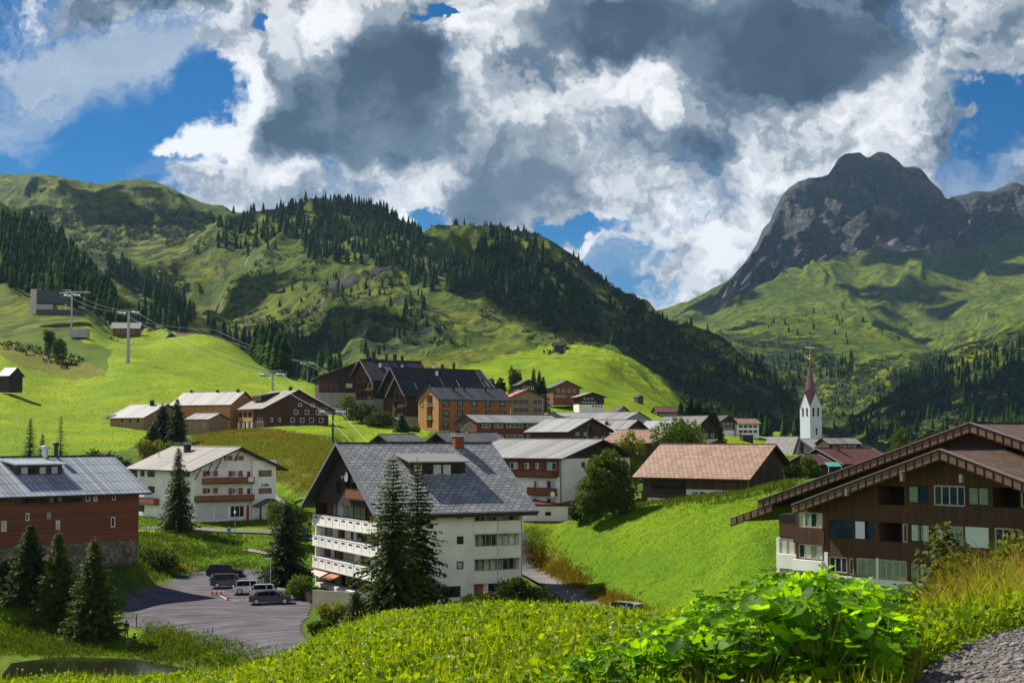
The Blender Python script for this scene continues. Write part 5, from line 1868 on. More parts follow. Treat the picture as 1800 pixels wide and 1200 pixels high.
def resort():
    """dark timber holiday complex stepping up the slope"""
    gr = 'blocks of the dark timber holiday complex'
    dk = ('wood_dark', 'wood_brown', 'grey_wall')
    a = Bld('holiday_block', 'dark timber holiday block with wide low gable at the outer end of the complex', 560, 738, 437, 12, L=16, uR=742, vE=668, vR=628, ridge='y', eave=1.2, verge=1.2, walls=dk, roof='roof_char', edge='wood_dark', group=gr)
    a.W = a.loc('R', 742, 700)[0]
    a.HR = world_at(651, 628, 440).z - a.o.z
    a.H = a.loc('R', 560, 662)[1]
    a.build_roof(); a.trims('cap_grey', .15)
    zb = a.loc('R', 590, 690)[1]; a.zone('R', (0, a.W, -5, zb), 2)
    a.zone('R', (0, a.loc('R', 594, 680)[0], a.loc('R', 580, 688)[1], a.loc('R', 580, 669)[1]), 1)
    for u in (563, 571, 580, 589): a.window('R', a.rect('R', u, 674, u + 4.5, 684), frame='dark_trim', nx=1)
    a.window('R', a.rect('R', 608, 674, 619, 681), frame='white_trim', pane='curtain')
    a.build_walls()

    def blk(label, u, v, D, uL, uR, vE, vR, L=None, W=None, rows=((.86, 1.02, 2), (.55, .75, 4), (.22, .42, 4)), chs=()):
        b = Bld('holiday_block', label, u, v, D, 34, uL=uL, uR=uR, L=L, W=W, vE=vE, vR=vR, ridge='x', eave=1.6, verge=1.6, walls=dk, roof='roof_char', edge='wood_dark', group=gr)
        b.build_roof(); b.trims('trim_pale', .25, both=True)
        b.zone('L', (0, b.L * .92, b.H * .12, b.H * 1.25), 1); b.zone('L', (0, b.L, -4, b.H * .1), 2); b.zone('R', (0, b.W, -4, b.H * .12), 2)
        for z0, z1, n in rows:
            for k in range(n):
                c = b.L * (.08 + .80 * (k + .5) / n)
                b.window('L', (c - .62, c + .62, b.H * z0, b.H * z1), frame='dark_trim', nx=1, recess=.5)
        for z0 in (.14, .47):
            q = MB(); q.box(-.75, -.68, b.L * .02, b.L * .5, b.H * z0, b.H * (z0 + .08)); q.box(-.75, -.004, b.L * .02, b.L * .5, b.H * z0 - .15, b.H * z0 - .003); q.build('balcony', 'wood_brown', b.root)
        for (x, y, w, h, mt) in chs:
            b.chimney(b.W * x, b.L * y, w, w, h, mt, 'dark_metal')
        for k in range(5):          # rows of snow guards and seams that catch the light
            x = b.W * (.12 + .2 * k)
            q = MB(); m = (b.HR - b.H) / (b.L / 2)
            y0, y1 = b.L * .05, b.L * (.22 + .06 * (k % 3))
            q.prism([(y0, b.H + m * y0 + b.thick + .02), (y1, b.H + m * y1 + b.thick + .02), (y1, b.H + m * y1 + b.thick + .2), (y0, b.H + m * y0 + b.thick + .2)], 'x', x, x + .22)
            if k % 2: q.build('roof_batten', 'trim_pale', b.roof)
        b.build_walls()
        return b
    blk('holiday block with lit timber gable of many small windows, topmost of the complex', 656, 706, 430, 622, 750, 662, 633, chs=((.18, .5, 1.0, 2.4, 'black_trim'), (.22, .3, .8, 1.2, 'light_metal'), (.42, .5, .6, 1.8, 'black_trim'), (.58, .5, .9, 2.0, 'black_trim'), (.72, .5, .7, 1.6, 'dark_trim'), (.62, .25, .6, 1.4, 'light_metal')))
    blk('holiday block with steep middle gable between the lit gable and the small front gable', 712, 735, 420, 674, 810, 684, 647, W=27, rows=((.8, .95, 2),), chs=((.30, .3, 1.1, 1.6, 'black_trim'), (.5, .35, .7, 1.4, 'light_metal'), (.62, .5, .7, 1.4, 'black_trim')))
    blk('front holiday block with small steep gable just above the orange house', 714, 738, 410, 690, 760, 688, 664, W=12, rows=((.75, .92, 2), (.48, .66, 3), (.18, .36, 3)))
    blk('rear holiday block with long dark roof against the bright hill', 757, 715, 452, 730, 822, 676, 648, W=22, L=15, chs=((.6, .5, .7, 2.0, 'black_trim'), (.25, .5, .6, 1.5, 'light_metal')))
    blk('lowest rear holiday block peeping out at the end of the complex', 800, 720, 440, 780, 845, 692, 667, W=13, L=12, chs=((.4, .5, .6, 1.4, 'black_trim'),))


simple_mat('trim_pale', (0.34, 0.31, 0.29), 0.5)
resort()


def orange_house():
    s = Bld('hotel', 'orange larch clad hotel with anthracite roof and dark framed windows', 771, 762, 395, 34, uL=735, uR=897, vE=701.5, vR=681, ridge='x', eave=.5, verge=.5, walls=('wood_orange', 'wood_brown', 'wood_honey', 'dark_void'), roof='roof_anthracite', edge='dark_metal', thick=.3)
    s.build_roof()
    s.zone('L', (0, s.L, -3, s.HR), 2)
    for (v0, v1) in ((703, 714.5), (721.5, 733), (741, 752)):
        for u in (778, 803.5, 828.5, 853, 877.5):
            s.window('R', s.rect('R', u, v0, u + 10.5, v1), frame='black_trim', pane='glass_green', nx=1, recess=.05, fw=.28)
    z0 = s.loc('L', 755, 755)[1]
    s.opening('L', (s.L * .30, s.L * .58, s.H * .18, s.H * 1.12), 1.6, 1)
    for z in (.42, .80):
        m = MB(); s.fbox(m, 'L', s.L * .28, s.L * .6, s.H * z, s.H * z + .15, -.3, 1.5); m.build('balcony', 'ochre_wood', s.root)
        m = MB(); s.fbox(m, 'L', s.L * .31, s.L * .57, s.H * z + .16, s.H * z + 1.1, -.1, -.05); m.build('balcony_glass', 'glass_green', s.root)
    m = MB(); c = s.P('L', s.L * .8, s.H * .85, -.06); m.tube(c, s.P('L', s.L * .8, s.H * .85, -.01), .8, n=16); m.tube(s.P('L', s.L * .8, s.H * .85, -.07), s.P('L', s.L * .8, s.H * .85, -.061), .55, n=16, mi=1); m.build('round_emblem', ['wood_brown', 'ochre_wood'], s.root)
    for x in (.30, .45, .75):
        s.chimney(s.W * x, s.L * .35, .5, .5, 1.0, 'black_trim', 'black_trim')
    s.build_walls()


orange_house()


def red_house():
    s = Bld('hotel', 'low red clad hotel wing with turquoise window bands in front of the orange hotel', 838, 783, 360, 34, uL=802, uR=985, vE=742, vR=729.5, ridge='x', eave=.7, verge=.5, walls=('wood_redbrown', 'wood_dark'), roof='roof_light_seam', edge='dark_metal')
    s.build_roof()
    for v0, v1 in ((744.5, 751.5), (764, 771.5)):
        for a, b in ((848, 862), (869, 884), (890, 904), (905.5, 919), (926, 940), (947, 956), (960, 971)):
            s.window('R', s.rect('R', a, v0, b, v1), frame='white_trim', pane='glass_green', nx=2, recess=.08, fw=.10)
    for a, b in ((806, 812), (814, 820), (822, 828)):
        s.window('L', s.rect('L', a, 744, b, 751), frame='green_trim', pane='glass_green', nx=1, recess=.06)
    s.build_walls()


red_house()
house('restaurant', 'low anthracite roofed pavilion with hedge on its roof edge behind the grey tiled block', 800, 800, 262, 20, 690, 880, 777.5, 762, ridge='x', roof='roof_anthracite', walls=('dark_trim', 'grey_wall'), eave=1.6, verge=1.6, L=14, cat='pavilion',
      gw=[('R', 4, .1, .9, .3, .8, 1.4, 'ochre_wood')], ch=[(.3, .5, .8, .6), (.5, .5, .5, .4, 'light_metal')])
house('pavilion_roof', 'blue grey low roof peeping out behind the ridge of the grey tiled block', 690, 800, 268, 20, 650, 735, 776, 765, ridge='x', roof='roof_anthracite', walls=('dark_trim',), eave=1.0, verge=1.2, L=12, cat='pavilion')

# half built chalet with red foil on the roof
s_ = house('chalet', 'half built grey chalet with open gallery and red foil on its roof', 898, 741, 430, 12, None, 957, 698, 685, ridge='y', roof='roof_grey_seam', walls=('wood_light', 'dark_void', 'grey_wall'), L=14, cat='chalet', eave=1.6, verge=1.0,
           gw=[('R', 3, .08, .52, .70, .92, 2.0, 'grey_wall'), ('R', 3, .08, .52, .36, .58, 2.0, 'grey_wall'), ('R', 2, .65, .95, .70, .92, 1.6, 'grey_wall'), ('R', 2, .65, .95, .36, .58, 1.6, 'grey_wall'), ('R', 3, .08, .9, .05, .25, 2.0, 'grey_wall')])
m_ = MB(); mz = (s_.HR - s_.H) / (s_.W / 2)
m_.prism([(-1.2, s_.H - 1.2 * mz + .26), (s_.W * .42, s_.H + s_.W * .42 * mz + .26), (s_.W * .42, s_.H + s_.W * .42 * mz + .33), (-1.2, s_.H - 1.2 * mz + .33)], 'y', -.6, 12)
m_.build('roof_foil', 'red_foil', s_.roof)
house('house', 'dark chalet half hidden behind firs above the half built chalet', 915, 694, 520, 12, None, 942, 675, 668, ridge='y', roof='roof_char', walls=('wood_dark',), L=12, gw=[('R', 3, .1, .9, .5, .8, 1.0)])
house('house', 'red brown chalet with green grey roof, upper one on the bright hill', 989, 700, 570, 52, 971, 1020, 680, 669, ridge='y', roof='roof_green', walls=('wood_redbrown', 'grey_wall'), L=13, W=13, eave=1.0, verge=1.0,
      gw=[('L', 3, .1, .9, .2, .35, 1.2)], low=.18) if False else None
simple_mat('roof_green', (0.075, 0.105, 0.10), 0.6, 0.2, 1.0)
house('house', 'red brown chalet with green grey roof, upper one on the bright hill', 972, 700, 570, 14, None, 1019, 680, 669.5, ridge='y', roof='roof_green', walls=('wood_redbrown', 'grey_wall'), L=11, eave=1.2, verge=1.0,
      gw=[('R', 4, .1, .9, .55, .8, 1.0), ('R', 3, .05, .5, .1, .3, 1.4)])
house('house', 'dark chalet on white base with pale roof, lower one on the bright hill', 1018, 716, 520, 18, 1008, 1062, 697, 690, ridge='y', roof='roof_pale', walls=('wood_dark', 'white_wall'), W=None, low=.28, eave=1.1, verge=.9,
      gw=[('R', 5, .08, .7, .42, .56, .8), ('R', 3, .15, .6, .74, .88, .8), ('R', 4, .5, .95, .05, .2, .7, 'dark_trim')])
house('hay_hut', 'tiny dark hay hut alone on the bright hill', 1121, 703, 640, 20, None, 1131, 698, 695, ridge='y', roof='roof_char', walls=('wood_old',), L=4, eave=.3, verge=.3, cat='hut')
house('barn', 'small old barn at the foot of the bright hill', 1085, 734, 480, 40, 1075, 1105, 723, 714.5, ridge='y', roof='roof_char', walls=('wood_light', 'wood_old'), eave=.6, verge=.6, cat='barn')
house('house', 'row house with dark red roof and small bright windows beside a lone fir', 1156, 738, 600, 8, None, 1193, 724, 715.5, ridge='x', roof='roof_red', walls=('wood_dark', 'white_wall'), L=10, eave=.5, verge=.5, gw=[('R', 5, .08, .92, .55, .8, 1.2)])
house('hall', 'long pale grey roofed hall below the chalets of the bright hill', 1100, 752, 415, 58, 986, 1125, 737, 725, ridge='y', roof='roof_light_seam', walls=('grey_wall',), eave=.6, verge=.4, L=30, W=16, cat='hall')
house('farmhouse', 'dark gabled farmhouse with pale sunlit roof side in front of the village hall', 1001, 776, 330, 34, 985, 1071, 756, 736, ridge='y', roof='roof_light_seam', walls=('wood_brown', 'wood_dark'), eave=1.2, verge=1.2, L=16, cat='farmhouse',
      gw=[('R', 2, .1, .5, .55, .8, 1.0), ('R', 2, .55, .95, .2, .45, 1.0)])
house('farmhouse', 'farmhouse with skylights in its pale roof behind the deciduous tree', 1092, 778, 345, 55, 1050, 1130, 760, 739, ridge='y', roof='roof_light_seam', walls=('wood_brown',), eave=1.0, verge=.8, L=22, W=14, cat='farmhouse', ch=[(.3, .3, .6, .8)])
sol = house('house', 'house with solar panels covering half of its roof', 1170, 782, 370, 50, 1118, 1200, 757, 740, ridge='y', roof='roof_blue_seam', walls=('wood_brown',), eave=.8, verge=.6, L=24, W=14)
m_ = MB(); mz = (sol.HR - sol.H) / (sol.W / 2)
m_.prism([(.3, sol.H + .3 * mz + .27), (sol.W * .46, sol.H + sol.W * .46 * mz + .27), (sol.W * .46, sol.H + sol.W * .46 * mz + .36), (.3, sol.H + .3 * mz + .36)], 'y', sol.L * .45, sol.L * .98)
m_.build('solar_panel', 'solar', sol.roof) if False else None
simple_mat('solar', (0.02, 0.05, 0.07), 0.2)
m_.build('solar_panel', 'solar', sol.roof)
house('cottage', 'little white gabled cottage between the two leafy trees', 1110, 785, 290, 25, 1100, 1127, 771, 757, ridge='y', roof='roof_pale', walls=('cream_wall', 'wood_dark'), eave=.6, verge=.6, L=8, cat='cottage', trim='white_trim')
house('house', 'house with faded red tiled roof beside the maple', 1148, 790, 280, 52, 1132, 1185, 778, 757, ridge='y', roof='roof_brown_tile', walls=('wood_brown',), eave=.6, verge=.6, L=12, W=12)
house('house', 'big dark gabled house rising behind the round maple', 1222, 784, 390, 32, 1172, 1262, 752, 732, ridge='y', roof='roof_anthracite', walls=('wood_dark', 'wood_brown'), eave=1.2, verge=1.0, L=18, gw=[('R', 3, .1, .9, .5, .7, 1.0), ('R', 3, .1, .9, .15, .35, 1.0)])
house('house', 'dark three storey house with white balconies at the edge of the far meadow', 1268, 763, 540, 20, None, 1291, 739, 731, ridge='y', roof='roof_char', walls=('wood_dark', 'white_wall'), L=12, low=.3, gw=[('R', 3, .05, .95, .66, .84, 1.1), ('R', 3, .05, .95, .36, .54, 1.1)])
house('house', 'white terraced house with orange roof beside the dark three storey house', 1296, 764, 540, 12, None, 1334, 744, 736, ridge='x', roof='roof_brown_tile', walls=('white_wall',), L=10, gw=[('R', 4, .05, .95, .62, .85, 1.6, 'dark_trim'), ('R', 4, .05, .95, .18, .42, 1.6, 'dark_trim')])
house('shed', 'low dark garden shed on the far meadow', 1306, 771, 500, 8, None, 1324, 764.5, 763, ridge='x', roof='roof_pale', walls=('wood_dark',), L=4, eave=.3, verge=.3, cat='shed')
house('house', 'dark gabled roof of a house peeping over the big barn', 1240, 800, 300, 10, None, 1282, 783, 774, ridge='y', roof='roof_char', walls=('wood_brown',), L=12, eave=1.0, verge=.8, gw=[('R', 2, .3, .8, .55, .8, 1.0)])
house('house', 'long low house with grey brown shingle roof behind the church tower', 1458, 792, 420, 10, 1452, 1512, 779.5, 770.5, ridge='x', roof='roof_grey_seam', walls=('wood_dark',), L=10, eave=.8, verge=.5, gw=[('R', 5, .1, .9, .4, .75, 1.0)])
house('house', 'red brown tiled house with square chimney between church and dark timber house', 1481, 830, 300, 40, 1455, 1568, 813, 789.5, ridge='x', roof='roof_red', walls=('wood_dark',), L=12, eave=1.0, verge=1.0, trim='trim_pale', ch=[(.28, .42, 1.0, 1.1, 'red_brick')])
house('house', 'small red brown tiled house in front of the church choir', 1440, 832, 292, 40, 1428, 1462, 815, 799, ridge='x', roof='roof_red', walls=('wood_dark',), L=8, eave=.7, verge=.6, trim='trim_pale')
w_ = world_at(1456, 820, 288)
cn_ = empty('awning', w_, math.radians(8), 'pale green awning stretched in front of the red brown tiled house', 'awning')
MB().prism([(0, 0), (0, .1), (2.2, .9), (2.2, .8)], 'x', 0, 2.9).build('canopy', 'turquoise', cn_)
MB().tube((.1, .1, 0), (.1, .1, -3), .05).tube((2.8, .1, 0), (2.8, .1, -3), .05).build('pole', 'white_trim', cn_)

# up on the slope to the left
house('barn', 'little dark hay barn with pale roof on the pasture', 16, 675, 450, 62, 3, 43, 659, 646.5, ridge='y', roof='roof_light_seam', walls=('wood_dark',), eave=.5, verge=.5, cat='barn', L=4.5, W=5.5)
house('alpine_hut', 'long low hut with pale roof beside the big lift pylon', 198, 590, 790, 6, None, 243, 576, 567, ridge='x', roof='roof_pale', walls=('wood_redbrown', 'grey_wall'), L=9, eave=.8, verge=1.2, gw=[('R', 4, .1, .9, .3, .7, 1.4)], cat='hut')
house('alpine_hut', 'dark gabled hut on the crest of the bright pasture', 293, 603, 770, 10, None, 310, 592, 585.5, ridge='y', roof='roof_red', walls=('wood_dark',), L=8, eave=.7, verge=.7, cat='hut')
house('alpine_hut', 'long red roofed hut beside the gabled one on the crest of the pasture', 311, 602, 780, 6, None, 344, 593, 585.5, ridge='x', roof='roof_red', walls=('wood_brown',), L=8, eave=.6, verge=.6, cat='hut')
house('hay_hut', 'tiny hut on the far wooded hillside above the bright hill', 975, 612, 930, 10, None, 991, 606, 602, ridge='x', roof='roof_char', walls=('wood_dark',), L=6, eave=.6, verge=.6, cat='hut')


def station():
    w = world_at(64, 545, 715)
    r = empty('lift_station', w, math.radians(6), 'dark metal clad lift station on concrete plinth in front of the fir forest', 'lift station')
    k = 715 / F
    W_ = 54 * k; H_ = 35 * k
    m = MB(); m.prism([(0, 3.6), (.0, H_ + .3), (9, H_ + 1.2), (12, 3.6)], 'x', 0, W_); m.build('cladding', 'station_metal', r)
    m = MB(); m.prism([(-.4, -2), (-.4, H_ + .6), (12, H_ + 1.6), (12, -2)], 'x', -3.0, -.01); m.build('gable_wall', 'pale_gable', r)
    m = MB(); m.box(0, W_ * .52, -.3, 12, .4, 3.0); m.box(0, W_ * 1.4, -.3, 14, -1.6, .39, 1); m.build('plinth', ['concrete', 'station_metal'], r)
    m = MB(); m.prism([(-1, H_ - 1.5), (-1, H_ - 1.1), (5, H_ + .9), (5, H_ + .5)], 'x', W_ * .74, W_ * 1.02); m.build('canopy', 'light_metal', r)
    m = MB(); m.tube((W_ * 1.12, 0, -1), (W_ * 1.12, 0, H_ - 1), .45); m.tube((W_ * .9, 2, 0), (W_ * .9, 2, H_ - 1), .35); m.build('column', 'light_metal', r)
    m = MB(); m.box(W_ * .9, W_ * 1.7, -.6, .6, H_ - 1.1, H_ - .3); m.build('wheel_beam', 'grey_metal', r)


simple_mat('station_metal', (0.045, 0.055, 0.065), 0.5)
simple_mat('pale_gable', (0.50, 0.44, 0.40), 0.8)
station()
w_ = world_at(122, 589, 640)
b_ = empty('bunker', w_, 0, 'low grey concrete reservoir built into the slope below the lift station', 'reservoir')
MB().box(0, 8, 0, 4, -1, 2.8).build('wall', 'concrete', b_)
MB().box(1.2, 3.2, -.06, -.01, 0, 2).build('door', 'grey_metal', b_)

# ------------------------------------------------------------------ lift pylons and ropes
def pylon(u, v, vt, D, label, arm=3.2, rad=.55, foot=True, col='pylon_grey'):
    b = world_at(u, v, D); b.z = min(b.z, ground(b.x, b.y)); h = world_at(u, vt, D).z - b.z
    r = empty('lift_pylon', b, math.radians(-24), label, 'lift pylon', 'pylons of the chairlift')
    MB().tube((0, 0, -1.5), (0, 0, h), rad, rad * .62, 12).build('mast', col, r)
    if foot:
        MB().tube((0, 0, -1.5), (0, 0, .45), rad * 1.7, rad * 1.5, 10).build('footing', 'concrete', r)
    m = MB(); m.box(-arm, arm, -.2, .2, h - .2, h + .2); m.box(-arm, arm, -.12, .12, h + .9, h + 1.05); m.build('crossarm', col, r)
    for sx in (-1, 1):
        q = MB(); q.box(sx * arm - .12, sx * arm + .12, -2.2, 2.2, h - .75, h - .4)
        for k in range(6):
            y = -2.0 + k * .8; q.tube((sx * arm - .2, y, h - .28), (sx * arm + .2, y, h - .28), .24, n=10)
        q.build('sheave_battery', 'grey_metal', r)
        q = MB(); q.box(sx * arm + sx * .3 - .25, sx * arm + sx * .3 + .25, -2.2, 2.2, h - 1.0, h - .95)
        for k in range(5):
            q.tube((sx * arm + sx * .5, -2.1 + k * 1.05, h - 1), (sx * arm + sx * .5, -2.1 + k * 1.05, h + .9), .03, n=4)
        q.build('catwalk', 'light_metal', r)
    return [r.location + Matrix.Rotation(math.radians(-24), 3, 'Z') @ Vector((sx * arm, 0, h)) for sx in (-1, 1)]


simple_mat('pylon_grey', (0.34, 0.36, 0.38), 0.5, metal=0.3)
pA = pylon(225, 627, 548, 560, 'tall grey lift pylon standing alone on the bright pasture', 3.4, .75)
pB = pylon(126, 553, 518, 700, 'short lift pylon in front of the dark lift station', 3.0, .5)
pC = pylon(479, 700, 657, 410, 'lift pylon rising behind the dark timber chalet roof', 2.9, .42)
pD = pylon(585, 768, 722, 336, 'dark lift pylon beside the dark timber chalet on the knoll', 2.2, .30, col='dark_metal')
pE = pylon(540, 662, 637, 640, 'small distant lift pylon near the holiday complex', 2.2, .3)
pS = [world_at(100, 521, 720), world_at(108, 520, 724)]
pZ = [world_at(690, 830, 225), world_at(718, 830, 225)]


def rope(name, label, pts, r=.028, sag=.012):
    m = MB()
    for a, b in zip(pts[:-1], pts[1:]):
        L = (b - a).length; n = max(6, int(L / 8)); prev = a
        for k in range(1, n + 1):
            t = k / n; p = a.lerp(b, t); p = Vector((p.x, p.y, p.z - 4 * sag * L * t * (1 - t)))
            m.tube(prev, p, r, n=4, caps=False); prev = p
    m.build(name, 'rope', None, label=label, cat='cable')


simple_mat('rope', (0.62, 0.64, 0.66), 0.4, metal=0.2)
rope('lift_cable', 'outer hauling rope of the chairlift running down across the bright pasture', [pS[0], pB[0], pA[0], pC[0], pD[0], pZ[0]], .032)
rope('lift_cable', 'inner hauling rope of the chairlift running down across the bright pasture', [pS[1], pB[1], pA[1], pC[1], pD[1], pZ[1]], .032)
rope('lift_cable', 'single rope of the far lift slung above the gully towards the holiday complex', [world_at(232, 563, 820), world_at(380, 580, 760), pE[0], world_at(640, 668, 520)], .045, .010)
rope('lift_cable', 'second rope of the far lift slung just below the first', [world_at(232, 568, 824), world_at(380, 590, 765), pE[1], world_at(650, 676, 524)], .045, .012)

# ------------------------------------------------------------------ trees
def leaf_mat(name, lo, hi, trans=0.35, rough=0.6, scale=0.6, tcol=None):
    m, T, b, out = new_mat(name)
    geo = T.add('ShaderNodeNewGeometry')
    oi = T.add('ShaderNodeObjectInfo')
    n = T.noise(geo.outputs['Position'], scale, 3, 0.6)
    f = T.math('ADD', T.math('MULTIPLY', geo.outputs['Random Per Island'], 0.55), T.math('MULTIPLY', n.outputs[0], 0.6))
    c = T.mix(T.mapr(f, 0.25, 0.85), lo, hi)
    hs = T.add('ShaderNodeHueSaturation')
    T.l.new(c, hs.inputs['Color'])
    T.l.new(T.mapr(oi.outputs['Random'], 0, 1, 0.75, 1.25, False), hs.inputs['Value'])
    c = hs.outputs[0]
    T.l.new(c, b.inputs['Base Color'])
    b.inputs['Roughness'].default_value = rough
    b.inputs['Specular IOR Level'].default_value = 0.0 if trans == 0 else 0.15
    if trans > 0:
        tr = T.add('ShaderNodeBsdfTranslucent')
        T.l.new(T.mix(1.0, c, tcol or (1.6, 1.5, 0.5), 'MULTIPLY'), tr.inputs[0])
        mx = T.add('ShaderNodeMixShader'); mx.inputs[0].default_value = trans
        T.l.new(b.outputs[0], mx.inputs[1]); T.l.new(tr.outputs[0], mx.inputs[2]); T.l.new(mx.outputs[0], out.inputs[0])
    return m


leaf_mat('needles', (0.016, 0.034, 0.006), (0.075, 0.110, 0.012), 0.28)
leaf_mat('needles_blue', (0.012, 0.030, 0.010), (0.038, 0.075, 0.018), 0.2)
leaf_mat('needles_light', (0.030, 0.055, 0.010), (0.105, 0.135, 0.020), 0.35)
leaf_mat('needles_far', (0.009, 0.026, 0.006), (0.042, 0.080, 0.012), 0.0, scale=0.05)
leaf_mat('leaves_dark', (0.016, 0.034, 0.008), (0.060, 0.095, 0.014), 0.35)
leaf_mat('leaves_green', (0.028, 0.060, 0.008), (0.100, 0.150, 0.018), 0.42)
leaf_mat('leaves_yellow', (0.070, 0.100, 0.010), (0.21, 0.22, 0.025), 0.45)
leaf_mat('scrub_leaves', (0.018, 0.036, 0.008), (0.070, 0.090, 0.015), 0.2)
simple_mat('bark', (0.075, 0.055, 0.042), 0.9, 0.3, 3.0)
simple_mat('bark_grey', (0.13, 0.12, 0.10), 0.9, 0.3, 3.0)


def frames(d):
    """two unit vectors across each direction in d (n, 3)"""
    up = np.where(np.abs(d[:, 2:3]) > .95, [[1.0, 0, 0]], [[0, 0, 1.0]])
    a = np.cross(d, up); a /= np.linalg.norm(a, axis=1)[:, None] + 1e-9
    return a, np.cross(a, d)


def blades(p, d, ln, wd, roll=None, rng=None):
    """leaf-shaped quads: root p, direction d, length ln, width wd"""
    a, b = frames(d)
    if roll is not None:
        a = a * np.cos(roll)[:, None] + b * np.sin(roll)[:, None]
    q = np.stack([p, p + d * (ln * .45)[:, None] + a * (wd / 2)[:, None], p + d * ln[:, None], p + d * (ln * .45)[:, None] - a * (wd / 2)[:, None]], 1)
    n = len(p)
    return q.reshape(-1, 3), np.arange(4 * n).reshape(n, 4)


def spruce_parts(h, r, seed, dens=1.0, droop=.35, gap=.12, twig=.42, lean=0.0, lower=.06):
    rng = np.random.RandomState(seed)
    P, Dr, Ln, Wd = [], [], [], []
    lv = MB()
    z = h * lower
    lv.tube((0, 0, -1.0), (0, 0, h * .5), max(.05, h * .016), h * .009, 8, caps=False)
    lv.tube((0, 0, h * .5), (0, 0, h * .99), h * .009, .01, 6, caps=False)
    while z < h * .985:
        f = z / h
        prof = (1 - f) ** .82 * (1 if f > .12 else .72 + f * 2.3)
        nb = int(round((5 + 5 * (1 - f)) * dens))
        az0 = rng.rand() * 6.28
        for k in range(nb):
            if rng.rand() < gap:
                continue
            az = az0 + 2 * math.pi * k / nb + rng.normal() * .18
            L = r * prof * rng.uniform(.52, 1.2) + .12
            rise = .35 * (f - .35)
            m = max(4, int(L / (.17 / dens ** .5)))
            t = np.linspace(.08, 1, m)
            out_ = L * t
            zz_ = z + out_ * rise - droop * L * t ** 1.6 * (1.1 - f) + .10 * L * np.maximum(0, t - .72) * 2
            dirh = np.array([math.cos(az), math.sin(az)])
            pts = np.stack([dirh[0] * out_, dirh[1] * out_, zz_], 1)
            if h > 6 and L > .8:
                lv.tube((0, 0, z), tuple(pts[m // 2]), .018 * L + .01, .01, 4, caps=False)
            for sd in (-1, 1):
                jit = rng.normal(size=(m, 3)) * .16
                side = np.array([-dirh[1] * sd, dirh[0] * sd, 0])
                d = side[None] * (.85 * (1 - .35 * t))[:, None] + np.array([dirh[0], dirh[1], 0])[None] * .75 - np.array([0, 0, 1.0])[None] * rng.uniform(.05, .65, (m, 1)) + jit
                d /= np.linalg.norm(d, axis=1)[:, None]
                P.append(pts + rng.normal(size=(m, 3)) * .03); Dr.append(d)
                ll = twig * (1.15 - .55 * t) * rng.uniform(.6, 1.2, m) * (0.35 + .65 * prof ** .5)
                Ln.append(ll); Wd.append(ll * .46 + .03)
            # tip and hanging tassels
            d = np.stack([np.full(m, dirh[0] * .5), np.full(m, dirh[1] * .5), -rng.uniform(.3, 1.2, m)], 1) + rng.normal(size=(m, 3)) * .15
            d /= np.linalg.norm(d, axis=1)[:, None]
            P.append(pts); Dr.append(d); ll = twig * rng.uniform(.45, 1.0, m) * (.4 + .6 * prof); Ln.append(ll); Wd.append(ll * .46 + .03)
        z += max(.10, h * .021) * rng.uniform(.8, 1.2) * (1.0 if dens >= 1 else 1.2)
    # leader
    n = 14
    P.append(np.stack([np.zeros(n), np.zeros(n), np.linspace(h * .93, h, n)], 1)); d = rng.normal(size=(n, 3)); d[:, 2] = np.abs(d[:, 2]) + .6
    d /= np.linalg.norm(d, axis=1)[:, None]; Dr.append(d); Ln.append(np.full(n, twig * .5)); Wd.append(np.full(n, twig * .12))
    P, Dr, Ln, Wd = map(np.concatenate, (P, Dr, Ln, Wd))
    v, f = blades(P, Dr, Ln, Wd, rng.uniform(-.9, .9, len(P)))
    return lv, v, f


def spruce(name, label, u, v, vt, D, r, seed, mat='needles', dens=1.0, droop=.35, cat='spruce', group=None, twig=.42, gap=.12, on_ground=True, rot=0, lower=.06):
    p = world_at(u, v, D)
    h = world_at(u, vt, D).z - p.z
    if on_ground:
        g = ground(p.x, p.y)
        h += p.z - g; p.z = g
    r0 = empty(name, p, rot, label, cat, group)
    tr, vv_, ff = spruce_parts(h, r, seed, dens, droop, gap, twig, lower=lower)
    tr.build('trunk', 'bark', r0)
    me = new_mesh('crown', vv_, ff)
    put('crown', me, M[mat], r0)
    return r0


def crown_parts(h, blobs, n, leaf, seed, flat=.5):
    """leaf quads through a union of ellipsoids (cx, cy, cz, rx, ry, rz)"""
    rng = np.random.RandomState(seed)
    P = []; Nn = []
    vol = np.array([b[3] * b[4] * b[5] for b in blobs]) ** .67; vol /= vol.sum()
    for b, w in zip(blobs, vol):
        m = int(n * w)
        d = rng.normal(size=(m, 3)); d /= np.linalg.norm(d, axis=1)[:, None]
        rad = rng.uniform(.35, 1.0, m) ** .45
        # hollows and tufts, so that the outline is uneven
        wob = 1 + .32 * perlin(d[:, 0] * 2.2 + seed, d[:, 1] * 2.2, d[:, 2] * 2.2 + b[0]) + .16 * perlin(d[:, 0] * 6, d[:, 1] * 6 + seed, d[:, 2] * 6)
        q = d * (rad * wob)[:, None] * np.array(b[3:6]) + np.array(b[:3])
        keep = perlin(q[:, 0] * 1.1 + 3 * seed, q[:, 1] * 1.1, q[:, 2] * 1.3) > -.30
        P.append(q[keep]); Nn.append(d[keep])
    P = np.concatenate(P); Nn = np.concatenate(Nn)
    d = Nn * .6 + rng.normal(size=P.shape) * .7; d[:, 2] -= .2
    d /= np.linalg.norm(d, axis=1)[:, None]
    ll = leaf * rng.uniform(.6, 1.35, len(P))
    return blades(P, d, ll, ll * .72, rng.uniform(-3, 3, len(P)))


